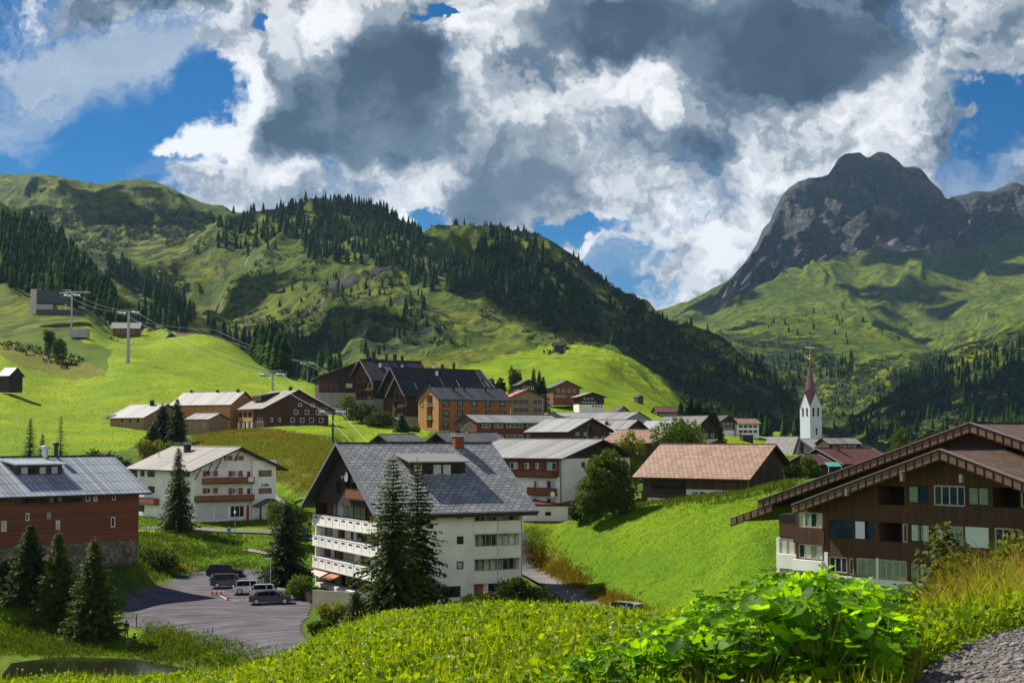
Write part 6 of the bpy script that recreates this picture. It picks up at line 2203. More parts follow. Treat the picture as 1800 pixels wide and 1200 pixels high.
def leafy(name, label, u, v, D, w, h, seed, mat='leaves_green', n=5000, leaf=.32, cat='tree', group=None, trunk=.25, blobs=None, depth=None, tz=None, sink=0.0):
    """w, h in metres; trunk: bare share of the height"""
    p = world_at(u, v, D)
    g = ground(p.x, p.y)
    top = p.z + h
    p.z = g - sink; h = top - p.z
    rng = random.Random(seed)
    r0 = empty(name, p, 0, label, cat, group)
    dp = depth or w
    if blobs is None:
        k = 7 if w > 3 else 4
        blobs = [(0, 0, h * (trunk + (1 - trunk) * .45), w * .34, dp * .34, h * (1 - trunk) * .44)]
        for i in range(k):
            a = 6.28 * i / k + rng.uniform(-.4, .4); rr = rng.uniform(.18, .34)
            zc = h * (trunk + (1 - trunk) * rng.uniform(.22, .78))
            blobs.append((math.cos(a) * w * rr, math.sin(a) * dp * rr, zc, w * rng.uniform(.16, .25), dp * rng.uniform(.16, .25), h * (1 - trunk) * rng.uniform(.16, .26)))
    m = MB(); tr = max(.04, h * .022)
    m.tube((0, 0, -.6), (0, 0, h * max(trunk, .12) + .2), tr, tr * .75, 8, caps=False)
    for b in blobs:
        m.tube((0, 0, h * max(trunk * .8, .1)), (b[0], b[1], b[2]), tr * .5, tr * .16, 5, caps=False)
        for q in range(3):
            e = (b[0] + rng.uniform(-.6, .6) * b[3], b[1] + rng.uniform(-.6, .6) * b[4], b[2] + rng.uniform(-.3, .8) * b[5])
            m.tube((b[0] * .6, b[1] * .6, h * trunk + (b[2] - h * trunk) * .6), e, tr * .2, tr * .06, 4, caps=False)
    m.build('trunk', 'bark_grey', r0)
    vv_, ff = crown_parts(h, blobs, n, leaf, seed)
    put('crown', new_mesh('crown', vv_, ff), M[mat], r0)
    return r0


# ---- single trees near and in the village
spruce('spruce', 'tall dark spruce, broader one of the pair before the white apartment block', 690, 1092, 800, 134, 5.0, 11, dens=1.3, droop=.45, twig=.66, gap=.2, lower=.03)
spruce('spruce', 'tall slim spruce, behind and beside the broader one of the pair', 733, 1088, 806, 140, 4.2, 12, dens=1.2, droop=.45, twig=.64, gap=.24, lower=.04)
spruce('spruce', 'low young spruce at the foot of the tall pair', 625, 1100, 1040, 128, 2.2, 13, dens=1.0, twig=.5)
spruce('spruce', 'broad dark spruce between parking ground and white apartment block', 502, 1032, 880, 172, 3.9, 14, mat='needles_blue', dens=1.25, droop=.3, twig=.6)
spruce('spruce', 'single spruce close in front of the white chalet', 312, 922, 786, 214, 2.9, 15, dens=1.2, droop=.3, twig=.6)
for k, (u, v, vt, D, r, lb) in enumerate(((50, 1078, 921, 150, 3.1, 'stone pine furthest from the parking ground, in front of the timber clad building'),
                                          (100, 1082, 933, 148, 2.8, 'stone pine standing between its two neighbours in front of the timber clad building'),
                                          (163, 1104, 944, 143, 2.9, 'stone pine next to the parking ground, lowest of three before the timber clad building'),
                                          (12, 1075, 985, 152, 2.3, 'small stone pine at the edge below the timber clad building'))):
    spruce('stone_pine', lb, u, v, vt, D, r, 30 + k, mat=('needles_light' if k in (1, 2) else 'needles'), dens=1.5, droop=.05, twig=.62, cat='pine', gap=.05, lower=.05)
spruce('spruce', 'dark spruce on the pasture above the timber clad building', 52, 812, 733, 262, 2.2, 41, mat='needles_blue', dens=1.1)
spruce('spruce', 'lighter young spruce next to the dark one on the pasture', 106, 806, 728, 262, 2.0, 42, mat='needles_light', dens=.9, gap=.25)
spruce('spruce', 'short dark spruce between the two above the timber clad building', 74, 808, 762, 262, 1.7, 43, mat='needles_blue')
spruce('fir_tree', 'dark fir, further one of the pair beside the scaffolded farmhouse', 284, 812, 708, 352, 4.2, 44, mat='needles_blue', twig=.8)
spruce('fir_tree', 'dark fir, closer one of the pair beside the shed', 310, 808, 700, 348, 3.4, 45, mat='needles_blue', twig=.8)
spruce('fir_tree', 'dark fir leaning over the slope bushes below the shed', 268, 815, 745, 344, 3.0, 46, twig=.8)
spruce('fir_tree', 'small fir beside the front holiday block', 706, 766, 728, 372, 2.4, 47, mat='needles_blue', twig=.7)
spruce('fir_tree', 'lone fir beside the row house with dark red roof', 1197, 737, 706, 590, 2.6, 48, mat='needles_blue', twig=1.0)
spruce('fir_tree', 'little fir in front of the church choir', 1409, 822, 776, 300, 1.9, 49, twig=.6)
spruce('fir_tree', 'slender fir before the dark gabled farmhouse', 1037, 784, 739, 300, 2.0, 50, mat='needles_blue', twig=.6)

B3 = lambda w, h, n, s, t=.0: [((q - (n - 1) / 2) * w / n, random.Random(s + q).uniform(-1, 1), h * (.45 + .12 * math.sin(q * 2.1 + s)), w / n * .85, w / n * .8, h * (.42 + .1 * math.cos(q * 1.7 + s))) for q in range(n)]
leafy('leafy_tree', 'big leafy tree in front of the white building with ribbed roof', 1066, 912, 186, 7.8, 9.2, 61, mat='leaves_green', n=15000, leaf=.34, trunk=.05,
      blobs=[(0, 0, 5.2, 2.8, 2.6, 3.4), (-1.8, 0, 3.2, 2.1, 2.0, 2.4), (1.5, .3, 3.8, 2.2, 2.2, 2.8), (.4, -.2, 7.6, 1.4, 1.3, 1.6), (-.9, 0, 6.6, 1.6, 1.4, 1.5), (1.7, 0, 6.6, 1.3, 1.3, 1.3), (-2.2, 0, 1.6, 1.6, 1.5, 1.4), (2.0, 0, 1.7, 1.7, 1.5, 1.5)])
leafy('leafy_tree', 'round topped yellowish tree rising behind the big leafy one', 1098, 850, 250, 6.0, 9.2, 62, mat='leaves_yellow', n=6000, leaf=.4, trunk=.1)
leafy('maple', 'round maple over the ridge of the big barn', 1196, 812, 262, 9.6, 8.2, 63, mat='leaves_green', n=11000, leaf=.42, trunk=.05)
leafy('bush', 'autumn tinted shrub beside the round maple', 1232, 800, 268, 3.6, 5.6, 64, mat='leaves_yellow', n=2500, leaf=.36, trunk=.05)
leafy('bush', 'pale green shrub between the leafy tree and the cottage', 1118, 795, 255, 4.2, 3.4, 65, mat='leaves_yellow', n=2500, leaf=.36, trunk=.05)
leafy('thicket', 'dark thicket on the bank above the timber clad building', 180, 840, 268, 13.5, 7.6, 66, mat='leaves_dark', n=11000, leaf=.5, trunk=.0, blobs=[(-4.6, 0, 3.0, 3.2, 3, 2.8), (-1.2, 0, 4.2, 3.4, 3, 3.2), (2.2, 0, 3.6, 3.4, 3, 3.0), (5.2, 0, 2.6, 2.8, 3, 2.6)])
leafy('bush', 'yellowish bush between the thicket and the dark firs', 262, 812, 300, 6.5, 5.0, 67, mat='leaves_yellow', n=3500, leaf=.45, trunk=.0)
leafy('bush', 'grey green bush under the dark firs beside the shed', 298, 815, 330, 6, 5.2, 68, mat='leaves_green', n=3500, leaf=.45, trunk=.0)
leafy('bush', 'round bush beside the corner of the parking ground', 526, 1046, 163, 3.6, 2.6, 69, mat='leaves_green', n=4200, leaf=.24, trunk=.0)
leafy('bush', 'bright yellow green clipped bush beside the street lamp', 474, 1040, 171, 1.7, 1.6, 70, mat='leaves_yellow', n=1500, leaf=.18, trunk=.0)
leafy('bush', 'sprawling dark bush at the corner of the white apartment block', 905, 1082, 148, 7.6, 4.2, 71, mat='leaves_dark', n=9000, leaf=.26, trunk=.0, blobs=[(-2.6, 0, 1.2, 1.8, 1.5, 1.3), (0, 0, 2.0, 2.2, 1.6, 1.9), (2.4, 0, 1.5, 2.2, 1.6, 1.4), (.3, 0, 3.4, .8, .8, .7)])
leafy('bush', 'lower dark bush by the door of the white apartment block', 835, 1080, 146, 3.6, 2.2, 72, mat='leaves_dark', n=4000, leaf=.24, trunk=.0)
leafy('bush', 'wild yellow green shrub with tall grass beside the white terrace wall', 585, 1100, 140, 3.4, 2.4, 87, mat='leaves_yellow', n=4200, leaf=.22, trunk=.0)
leafy('bush', 'dark shrub on the grass islet before the tall spruces', 560, 1118, 134, 2.6, 1.5, 88, mat='leaves_green', n=2600, leaf=.2, trunk=.0)
leafy('bush', 'red flowering bush beside the lane', 966, 1078, 140, 2.2, 1.3, 73, mat='leaves_dark', n=1500, leaf=.2, trunk=.0)
leafy('bush', 'scraggy bush on the bank in front of the chalet meadow', 280, 1000, 186, 6.0, 3.4, 74, mat='leaves_green', n=5000, leaf=.28, trunk=.0)
leafy('bush', 'brownish weeds in the ditch at the head of the parking ground', 300, 1012, 188, 8.0, 1.6, 75, mat='leaves_yellow', n=3500, leaf=.22, trunk=.0)
leafy('bush', 'leafy bush next to the house end behind the white apartment block', 505, 912, 210, 7.0, 3.6, 76, mat='leaves_green', n=6000, leaf=.3, trunk=.0, depth=4)
leafy('bush', 'light shrub at the end of the big barn', 1425, 850, 186, 3.6, 3.8, 77, mat='leaves_green', n=3600, leaf=.26, trunk=.0)
leafy('bush', 'dark shrub against the gable of the big barn', 1393, 852, 182, 3.0, 2.6, 78, mat='leaves_dark', n=2600, leaf=.26, trunk=.0)
leafy('leafy_tree', 'solitary leafy tree above the ridge of the dark timber house', 1582, 800, 330, 5.6, 7.0, 79, mat='leaves_green', n=4200, leaf=.4, trunk=.1)
leafy('bush', 'shrubs under the leafy tree beside the garage wing', 1020, 905, 190, 4.0, 3.0, 80, mat='leaves_dark', n=4000, leaf=.26, trunk=.0)
leafy('bush', 'bush below the steps of the holiday complex', 640, 728, 405, 9, 4.2, 81, mat='leaves_dark', n=3000, leaf=.6, trunk=.0)
leafy('bush', 'yellow green bush below the outer holiday block', 612, 718, 415, 5, 5, 82, mat='leaves_green', n=1800, leaf=.6, trunk=.0)
leafy('bush', 'dark hedge in front of the steep gabled holiday block', 672, 742, 398, 10, 3.6, 83, mat='leaves_dark', n=3000, leaf=.55, trunk=.0)
leafy('bush', 'shrub on the bank beside the orange hotel', 722, 770, 378, 5, 4, 84, mat='leaves_green', n=1800, leaf=.5, trunk=.0)
leafy('bush', 'tall yellowish shrub on the pasture below the lift station', 104, 612, 575, 7, 5, 85, mat='leaves_dark', n=1500, leaf=.8, trunk=.0)
leafy('bush', 'dark shrub on the pasture beside the tall yellowish one', 86, 606, 590, 5, 7, 86, mat='leaves_dark', n=1500, leaf=.8, trunk=.0)
for k, (u, v) in enumerate(((905, 668), (862, 674), (880, 672), (847, 676))):
    leafy('leafy_tree', ('round tree on the lower edge of the bright hill, tallest of its row' if k == 0 else 'small dark tree in the row along the lower edge of the bright hill'), u, v + 10, 560, 6 if k == 0 else 4, 8 if k == 0 else 5, 90 + k, mat='leaves_dark', n=1500, leaf=.9, trunk=.1,
          group=None if k == 0 else 'small trees along the lower edge of the bright hill')
for k, (u, v, h_) in enumerate(((938, 690, 10), (948, 690, 9), (955, 692, 7))):
    spruce('fir_tree', 'dark fir in the clump beside the chalet on the bright hill', u, v, v - h_ * 2.2 * 2, 535, 2.6, 100 + k, mat='needles_blue', twig=1.0, group='clump of firs beside the upper chalets')
for k, (u, v, vt) in enumerate(((1215, 762, 700), (1228, 766, 705), (1243, 768, 716), (1255, 770, 722), (1208, 756, 716))):
    spruce('fir_tree', 'tall fir in the group at the foot of the dark wooded slope', u, v, vt, 470, 4.2, 110 + k, mat='needles_far', twig=1.2, group='firs at the foot of the wooded slope')


# ---- the woods on the slopes
def far_fir(seed, rings=9, pts=9):
    rng = np.random.RandomState(seed)
    v = []; f = []
    for k in range(rings):
        a = k / rings
        z0 = .05 + .95 * a; zt = min(1.0, z0 + .95 / rings * 2.0)
        r = .205 * (1 - a) ** .9 + .008
        n = max(5, int(pts * (1 - a * .4)))
        i = len(v); v.append((0, 0, zt))
        off = rng.rand() * 6.28
        for q in range(n * 2):
            t = off + math.pi * q / n
            rr = r * (rng.uniform(.85, 1.25) if q % 2 == 0 else rng.uniform(.42, .6))
            v.append((math.cos(t) * rr, math.sin(t) * rr, z0 - (.03 if q % 2 == 0 else -.01)))
        for q in range(n * 2):
            f.append((i, i + 1 + q, i + 1 + (q + 1) % (2 * n)))
    return np.array(v), np.array(f)


FIRS = [far_fir(s) for s in range(6)]


def sample(poly, n, rng, dmin=0, dmax=1e9, hidden=True):
    """n points of the country seen inside an outline, spread evenly over the ground"""
    G = LANDG
    ok = inside(G['u'], G['v'], poly) & (G['Y'] > dmin) & (G['Y'] < dmax) & G['vis']
    idx = np.flatnonzero(ok.ravel())
    if len(idx) == 0:
        return np.zeros((0, 3))
    Y = G['Y'].ravel()[idx]
    w = Y ** 2; w = w / w.sum()
    c = rng.choice(idx, size=n, p=w)
    x = G['X'].ravel()[c]; y = G['Y'].ravel()[c]; z = G['Z'].ravel()[c]
    return np.stack([x, y, z], 1)


WOODS = [   # outline, how many, height range, nearest and furthest distance, label, group
    ([(0, 392), (50, 400), (100, 432), (140, 466), (165, 500), (200, 520), (208, 556), (150, 545), (60, 520), (0, 500)], 330, (17, 25), 780, 1400, 'dark fir in the dense wood behind the lift station', 'firs of the wood behind the lift station'),
    ([(150, 545), (210, 556), (280, 590), (240, 590), (190, 570)], 26, (14, 20), 780, 1300, 'dark fir on the wood\'s lower edge behind the lift pylon', 'firs on the lower edge of the wood'),
    ([(180, 452), (230, 472), (290, 505), (345, 550), (335, 572), (280, 540), (200, 492)], 120, (15, 22), 1200, 2100, 'fir in the belt descending along the gully', 'firs of the belt along the gully'),
    ([(240, 560), (335, 565), (340, 590), (250, 590)], 26, (14, 22), 700, 1300, 'fir in the row behind the huts on the pasture crest', 'firs behind the huts'),
    ([(340, 560), (480, 590), (560, 600), (610, 640), (585, 690), (520, 665), (440, 625), (380, 600)], 170, (11, 19), 700, 1300, 'fir in the open wood of the hollow behind the pasture', 'firs of the hollow behind the pasture'),
    ([(430, 610), (480, 628), (520, 650), (505, 668), (455, 640)], 46, (16, 22), 600, 1000, 'big dark fir in the clump behind the pasture edge', 'firs of the clump behind the pasture edge'),
    ([(500, 372), (560, 362), (650, 362), (740, 412), (748, 452), (690, 470), (620, 462), (545, 458), (520, 420), (480, 410)], 330, (15, 24), 1500, 2200, 'dark fir in the wood on the domed hilltop', 'firs of the wood on the domed hilltop'),
    ([(370, 390), (480, 380), (500, 440), (380, 450)], 60, (13, 20), 1500, 2300, 'scattered fir on the grassy saddle beside the domed hilltop', 'scattered firs on the grassy saddle'),
    ([(700, 495), (716, 450), (790, 470), (840, 445), (850, 412), (920, 415), (985, 470), (1040, 540), (1045, 590), (990, 590), (930, 560), (850, 525), (760, 512)], 420, (16, 25), 1100, 2100, 'dark fir in the steep wood under the long ridge', 'firs of the steep wood under the ridge'),
    ([(1000, 470), (1150, 560), (1300, 640), (1390, 700), (1400, 765), (1260, 755), (1200, 690), (1120, 630), (1050, 600)], 230, (9, 17), 950, 1700, 'small fir on the dark slope above the church', 'firs on the dark slope above the church'),
    ([(720, 505), (760, 520), (745, 610), (700, 600)], 16, (10, 16), 1100, 1800, 'lone fir on the ribbed slope under the wood', 'lone firs on the ribbed slope'),
    ([(440, 480), (700, 480), (720, 620), (560, 640), (460, 560)], 60, (7, 13), 900, 1900, 'small scattered fir on the ribbed slope', 'small firs on the ribbed slope'),
    ([(1300, 632), (1425, 628), (1420, 665), (1390, 690), (1330, 655)], 70, (13, 20), 1200, 2900, 'fir in the dark grove beyond the church spire', 'firs of the grove beyond the spire'),
    ([(1436, 636), (1500, 630), (1505, 665), (1440, 668)], 60, (14, 22), 1500, 2900, 'fir in the dark grove at the other side of the spire', 'firs of the grove beside the spire'),
    ([(1580, 665), (1660, 625), (1680, 640), (1600, 700)], 90, (14, 20), 1500, 2900, 'fir in the belt on the near side of the green alp', 'firs of the belt on the green alp'),
    ([(1640, 665), (1760, 612), (1900, 560), (1900, 640), (1740, 690), (1620, 745), (1580, 740)], 260, (12, 20), 1100, 2300, 'fir in the wood on the near slope below the massif', 'firs of the wood below the massif'),
    ([(1650, 740), (1800, 680), (1900, 660), (1900, 760), (1650, 780)], 120, (14, 20), 1000, 2000, 'fir on the lowest slope behind the dark timber house', 'firs of the lowest slope'),
    ([(1450, 690), (1640, 640), (1600, 730), (1470, 770)], 110, (8, 15), 1100, 2900, 'small fir in the shady gully behind the church tower', 'firs of the shady gully'),
    ([(1330, 555), (1550, 545), (1640, 600), (1360, 610)], 22, (12, 20), 2500, 3700, 'tiny fir on the rounded alp under the massif', 'firs of the rounded alp'),
    ([(1230, 745), (1400, 735), (1400, 775), (1300, 765)], 40, (8, 13), 600, 1200, 'fir at the foot of the dark slope behind the far meadow', 'firs behind the far meadow'),
    ([(1500, 760), (1620, 730), (1660, 775), (1500, 790)], 40, (9, 15), 500, 1700, 'fir behind the red brown roofs', 'firs behind the red brown roofs'),
]


def plant_woods():
    rng = np.random.RandomState(3)
    allp = []
    for wi, (poly, n, hr, d0, d1, lab, grp) in enumerate(WOODS):
        p = sample(poly, n, rng, d0, d1)
        h = rng.uniform(hr[0], hr[1], len(p)) * (rng.uniform(.55, 1.0, len(p)) ** .5)
        for q in range(len(p)):
            allp.append((h[q] / p[q, 1], wi, p[q], h[q]))
    # single firs along the skylines
    for a, b, k, hh in (((400, 372), (760, 400), 30, (8, 15)), ((790, 404), (930, 408), 8, (8, 13)), ((1060, 488), (1170, 556), 12, (8, 15)), ((1170, 556), (1400, 700), 14, (7, 12)), ((1010, 446), (1060, 486), 4, (7, 10))):
        for q in range(k):
            u = rng.uniform(a[0], b[0])
            Dc = 2000 if u < 1090 else 1500
            g = LANDG
            ci = int(np.argmin(np.abs(g['ac'] - (u - 900) / F)))
            rows = np.flatnonzero((g['Y'][:, ci] > Dc - 420) & (g['Y'][:, ci] < Dc + 260))
            ri = rows[np.argmin(g['v'][rows, ci])]
            pt = np.array([g['X'][ri, ci], g['Y'][ri, ci], g['Z'][ri, ci] - .5])
            allp.append((0, -1, pt, rng.uniform(*hh)))
    allp.sort(key=lambda t: -t[0])
    single = [t for t in allp if t[1] >= 0][:285]
    sid = set(id(t) for t in single)
    rest = [t for t in allp if id(t) not in sid]
    meshes = []
    for k, (v, f) in enumerate(FIRS):
        vv_, ff = v.copy(), f
        me = new_mesh('fir_tree', vv_, ff); me.materials.append(M['needles_far']); meshes.append(me)
    for k, (_, wi, p, h) in enumerate(single):
        o = bpy.data.objects.new('fir_tree', meshes[k % 6]); COL.objects.link(o)
        o.location = (p[0], p[1], p[2] - .4); o.rotation_euler = (0, 0, rng.rand() * 6.28); w = h * rng.uniform(.8, 1.25)
        o.scale = (w, w, h)
        tag(o, WOODS[wi][5], 'fir', WOODS[wi][6])
    V, Fc = [], []; base = 0
    for k, (_, wi, p, h) in enumerate(rest):
        v, f = FIRS[k % 6]
        a = rng.rand() * 6.28; c, s_ = math.cos(a), math.sin(a); w = h * rng.uniform(.8, 1.3)
        q = np.stack([(v[:, 0] * c - v[:, 1] * s_) * w + p[0], (v[:, 0] * s_ + v[:, 1] * c) * w + p[1], v[:, 2] * h + p[2] - .4], 1)
        V.append(q); Fc.append(f + base); base += len(v)
    me = new_mesh('fir_forest', np.concatenate(V), np.concatenate(Fc))
    put('fir_forest', me, M['needles_far'], label='dark fir woods covering the far slopes and skylines', kind='stuff')
    # alder scrub: low dark cushions in patches
    V, Fc = [], []; base = 0
    pts = []
    for poly, n, s0, s1, d0, d1 in (([(1250, 600), (1420, 590), (1480, 640), (1640, 620), (1800, 580), (1800, 780), (1400, 780), (1300, 640)], 1500, 1.5, 4, 600, 3500),
                            ([(990, 440), (1150, 545), (1300, 630), (1420, 740), (1240, 760), (1130, 630), (1000, 530)], 1100, 1.2, 3.5, 900, 2100),
                            ([(30, 560), (190, 560), (330, 570), (200, 600), (120, 650), (0, 610)], 220, .6, 1.4, 450, 900),
                            ([(380, 380), (1000, 400), (1100, 640), (700, 640), (400, 600)], 1500, 1.0, 3.0, 900, 2400),
                            ([(0, 320), (380, 380), (340, 560), (100, 420)], 500, 2, 5, 1200, 3300)):
        p = sample(poly, n * 3, rng, d0, d1)
        k_ = perlin(p[:, 0] / 70, p[:, 1] / 90, p[:, 0] * 0 + 2.2) > .08
        p = p[k_][:n]
        pts += [(q, rng.uniform(s0, s1)) for q in p]
    for q, s_ in pts:
        m = 10
        d = rng.normal(size=(m, 3)); d[:, 2] = np.abs(d[:, 2]); d /= np.linalg.norm(d, axis=1)[:, None]
        c = d * s_ * np.array([1.0, 1.0, .6]) + q
        dd = rng.normal(size=(m, 3)); dd /= np.linalg.norm(dd, axis=1)[:, None]
        v, f = blades(c, dd, np.full(m, s_ * 1.1), np.full(m, s_ * .8), rng.uniform(-3, 3, m))
        V.append(v); Fc.append(f + base); base += len(v)
    me = new_mesh('alder_scrub', np.concatenate(V), np.concatenate(Fc))
    put('alder_scrub', me, M['scrub_leaves'], label='low dark alder scrub in patches on the slopes', kind='stuff')


plant_woods()

# ------------------------------------------------------------------ roads, parking ground, pond
def gravel_mat(name, c0, c1, s=3.0, tracks=False):
    m, T, b, out = new_mat(name)
    geo = T.add('ShaderNodeNewGeometry'); P = geo.outputs['Position']
    n = T.noise(P, .35, 5, .6); n2 = T.noise(P, s * 4, 4, .7)
    f = T.math('ADD', T.math('MULTIPLY', n.outputs[0], .5), T.math('MULTIPLY', n2.outputs[0], .5))
    if tracks:
        w = T.noise(T.mapping(P, (.10, .9, 1), (0, 0, math.radians(24))), 1.0, 5, .6, dist=.6)
        f = T.math('ADD', T.math('MULTIPLY', f, .5), T.math('MULTIPLY', w.outputs[0], .5))
    T.l.new(T.mix(T.mapr(f, .38, .62), c0, c1), b.inputs['Base Color'])
    b.inputs['Roughness'].default_value = .9
    b.inputs['Specular IOR Level'].default_value = .1
    bp = T.add('ShaderNodeBump'); bp.inputs['Strength'].default_value = .5; bp.inputs['Distance'].default_value = .03
    T.l.new(n2.outputs[0], bp.inputs['Height']); T.l.new(bp.outputs[0], b.inputs['Normal'])


gravel_mat('gravel', (0.060, 0.055, 0.068), (0.150, 0.140, 0.158), tracks=True)
gravel_mat('asphalt', (0.13, 0.125, 0.125), (0.20, 0.195, 0.19), 1.0)
gravel_mat('pale_path', (0.24, 0.22, 0.20), (0.36, 0.33, 0.30), 1.5)


def drape(name, label, poly, mat, step=.3, off=.06, kind='structure'):
    """poly: world (x, y) outline; a sheet lying on the ground"""
    xs = [p[0] for p in poly]; ys = [p[1] for p in poly]
    X, Y = np.meshgrid(np.arange(min(xs), max(xs) + step, step), np.arange(min(ys), max(ys) + step, step))
    Z = height(X.ravel(), Y.ravel()).reshape(X.shape) + off
    ii = np.arange(X.size).reshape(X.shape)
    jx = X + .25 * perlin(X / 1.3, Y / 1.3, X * 0); jy = Y + .25 * perlin(X / 1.3, Y / 1.3, X * 0 + 9)
    cin = inside(jx[:-1, :-1] + step / 2, jy[:-1, :-1] + step / 2, poly)
    f = np.stack([ii[:-1, :-1], ii[:-1, 1:], ii[1:, 1:], ii[1:, :-1]], -1)[cin]
    used, inv = np.unique(f, return_inverse=True)
    V = np.stack([X.ravel(), Y.ravel(), Z.ravel()], 1)[used]
    put(name, new_mesh(name, V, inv.reshape(-1, 4), smooth=True), M[mat], label=label, kind=kind)


def ribbon(name, label, pts, w, mat, off=.06):
    P = [Vector(p) for p in pts]
    # smooth the centre line
    C = []
    for i in range(len(P) - 1):
        p0, p1, p2, p3 = P[max(i - 1, 0)], P[i], P[i + 1], P[min(i + 2, len(P) - 1)]
        n = max(2, int((p2 - p1).length / 1.0))
        for k in range(n):
            t = k / n
            C.append(.5 * ((2 * p1) + (p2 - p0) * t + (2 * p0 - 5 * p1 + 4 * p2 - p3) * t * t + (3 * p1 - p0 - 3 * p2 + p3) * t ** 3))
    C.append(P[-1])
    V = []; m = 9
    for i, c in enumerate(C):
        d = (C[min(i + 1, len(C) - 1)] - C[max(i - 1, 0)]); d.z = 0; d.normalize(); s = Vector((d.y, -d.x, 0))
        for k in range(m):
            q = c + s * w * (k / (m - 1) - .5); V.append((q.x, q.y))
    V = np.array(V); Z = height(V[:, 0], V[:, 1]).reshape(-1, m)
    Z = (Z + Z.mean(1)[:, None]) / 2 + off
    ii = np.arange(len(V)).reshape(-1, m)
    f = np.stack([ii[:-1, :-1], ii[:-1, 1:], ii[1:, 1:], ii[1:, :-1]], -1).reshape(-1, 4)
    put(name, new_mesh(name, np.concatenate([V, Z.reshape(-1, 1)], 1), f, smooth=True), M[mat], label=label, kind='structure')


def flat(u, v, z):
    """where the sight line meets height z"""
    b = (600 - v) / F
    k = z / (SP + b * CP)
    return ((u - 900) / F * k, (CP - b * SP) * k)


drape('parking_ground', 'grey gravel parking ground', [flat(u, v, -18.3) for u, v in ((214, 1072), (236, 1056), (300, 1030), (345, 1009), (420, 1009), (470, 1018), (512, 1040), (548, 1062), (545, 1078), (528, 1098), (534, 1118), (560, 1140), (600, 1160), (520, 1146), (440, 1134), (340, 1108), (270, 1088), (200, 1076))], 'gravel', .3)
ribbon('road', 'road passing in front of the white chalet', [(-62, 222, 0), (-50, 217, 0), (-40, 214.5, 0), (-30, 214, 0), (-20, 214, 0), (0, 214, 0), (10, 213, 0)], 4.6, 'asphalt')
ribbon('road', 'lane bending round the foot of the green slope', [flat(905, 990, -18) + (0,), flat(925, 1004, -18.2) + (0,), flat(960, 1022, -18.3) + (0,), flat(1010, 1048, -18.3) + (0,), flat(1050, 1070, -18.4) + (0,), flat(1095, 1092, -18.5) + (0,), flat(1180, 1130, -18.4) + (0,)], 4.6, 'asphalt', .12)
ribbon('path', 'pale footpath climbing from the white chalet', [world_at(470, 850, 262), world_at(500, 858, 252), world_at(530, 866, 246), world_at(570, 880, 240)], 2.6, 'pale_path', .15)
ribbon('path', 'short worn path in the meadow behind the parking ground', [world_at(430, 966, 203), world_at(450, 969, 202), world_at(475, 972, 201)], 1.6, 'pale_path', .1)
ribbon('road', 'pale village road coming down to the church', [world_at(1340, 764, 590), world_at(1362, 768, 560), world_at(1375, 774, 530), world_at(1360, 784, 500)], 9, 'pale_path', .4)


def water():
    m, T, b, out = new_mat('pond_water')
    b.inputs['Base Color'].default_value = (0.016, 0.020, 0.008, 1); b.inputs['Roughness'].default_value = .12; b.inputs['Specular IOR Level'].default_value = .4
    geo = T.add('ShaderNodeNewGeometry'); n = T.noise(geo.outputs['Position'], 2.2, 3, .5)
    bp = T.add('ShaderNodeBump'); bp.inputs['Strength'].default_value = .15; bp.inputs['Distance'].default_value = .05
    T.l.new(n.outputs[0], bp.inputs['Height']); T.l.new(bp.outputs[0], b.inputs['Normal'])
    z = -20.62
    V = [(*flat(u, v, z), z) for u, v in ((20, 1165), (110, 1152), (200, 1149), (300, 1152), (380, 1160), (430, 1180), (450, 1225), (200, 1240), (0, 1230), (0, 1190))]
    me = bpy.data.meshes.new('pond'); me.from_pydata(V, [], [tuple(range(len(V)))]); 
    put('pond', me, M['pond_water'], label='small dark pond below the parking ground', kind='structure')


water()


# ------------------------------------------------------------------ vehicles
def paint(name, c, metal=.3):
    m, T, b, out = new_mat(name)
    b.inputs['Base Color'].default_value = (*c, 1); b.inputs['Metallic'].default_value = metal; b.inputs['Roughness'].default_value = .28
    b.inputs['Coat Weight'].default_value = .8; b.inputs['Coat Roughness'].default_value = .06


paint('paint_black', (0.012, 0.014, 0.020)); paint('paint_blue', (0.035, 0.065, 0.095)); paint('paint_white', (0.62, 0.63, 0.65), .05); paint('paint_grey', (0.055, 0.062, 0.075)); paint('paint_silver', (0.34, 0.40, 0.44))
simple_mat('tyre', (0.015, 0.015, 0.015), .85)
simple_mat('tail_light', (0.45, 0.02, 0.015), .25)
simple_mat('head_light', (0.75, 0.78, 0.8), .1)
simple_mat('skin', (0.45, 0.25, 0.17), .6)
simple_mat('cloth_dark', (0.018, 0.020, 0.028), .9)
simple_mat('cloth_grey', (0.10, 0.11, 0.13), .9)


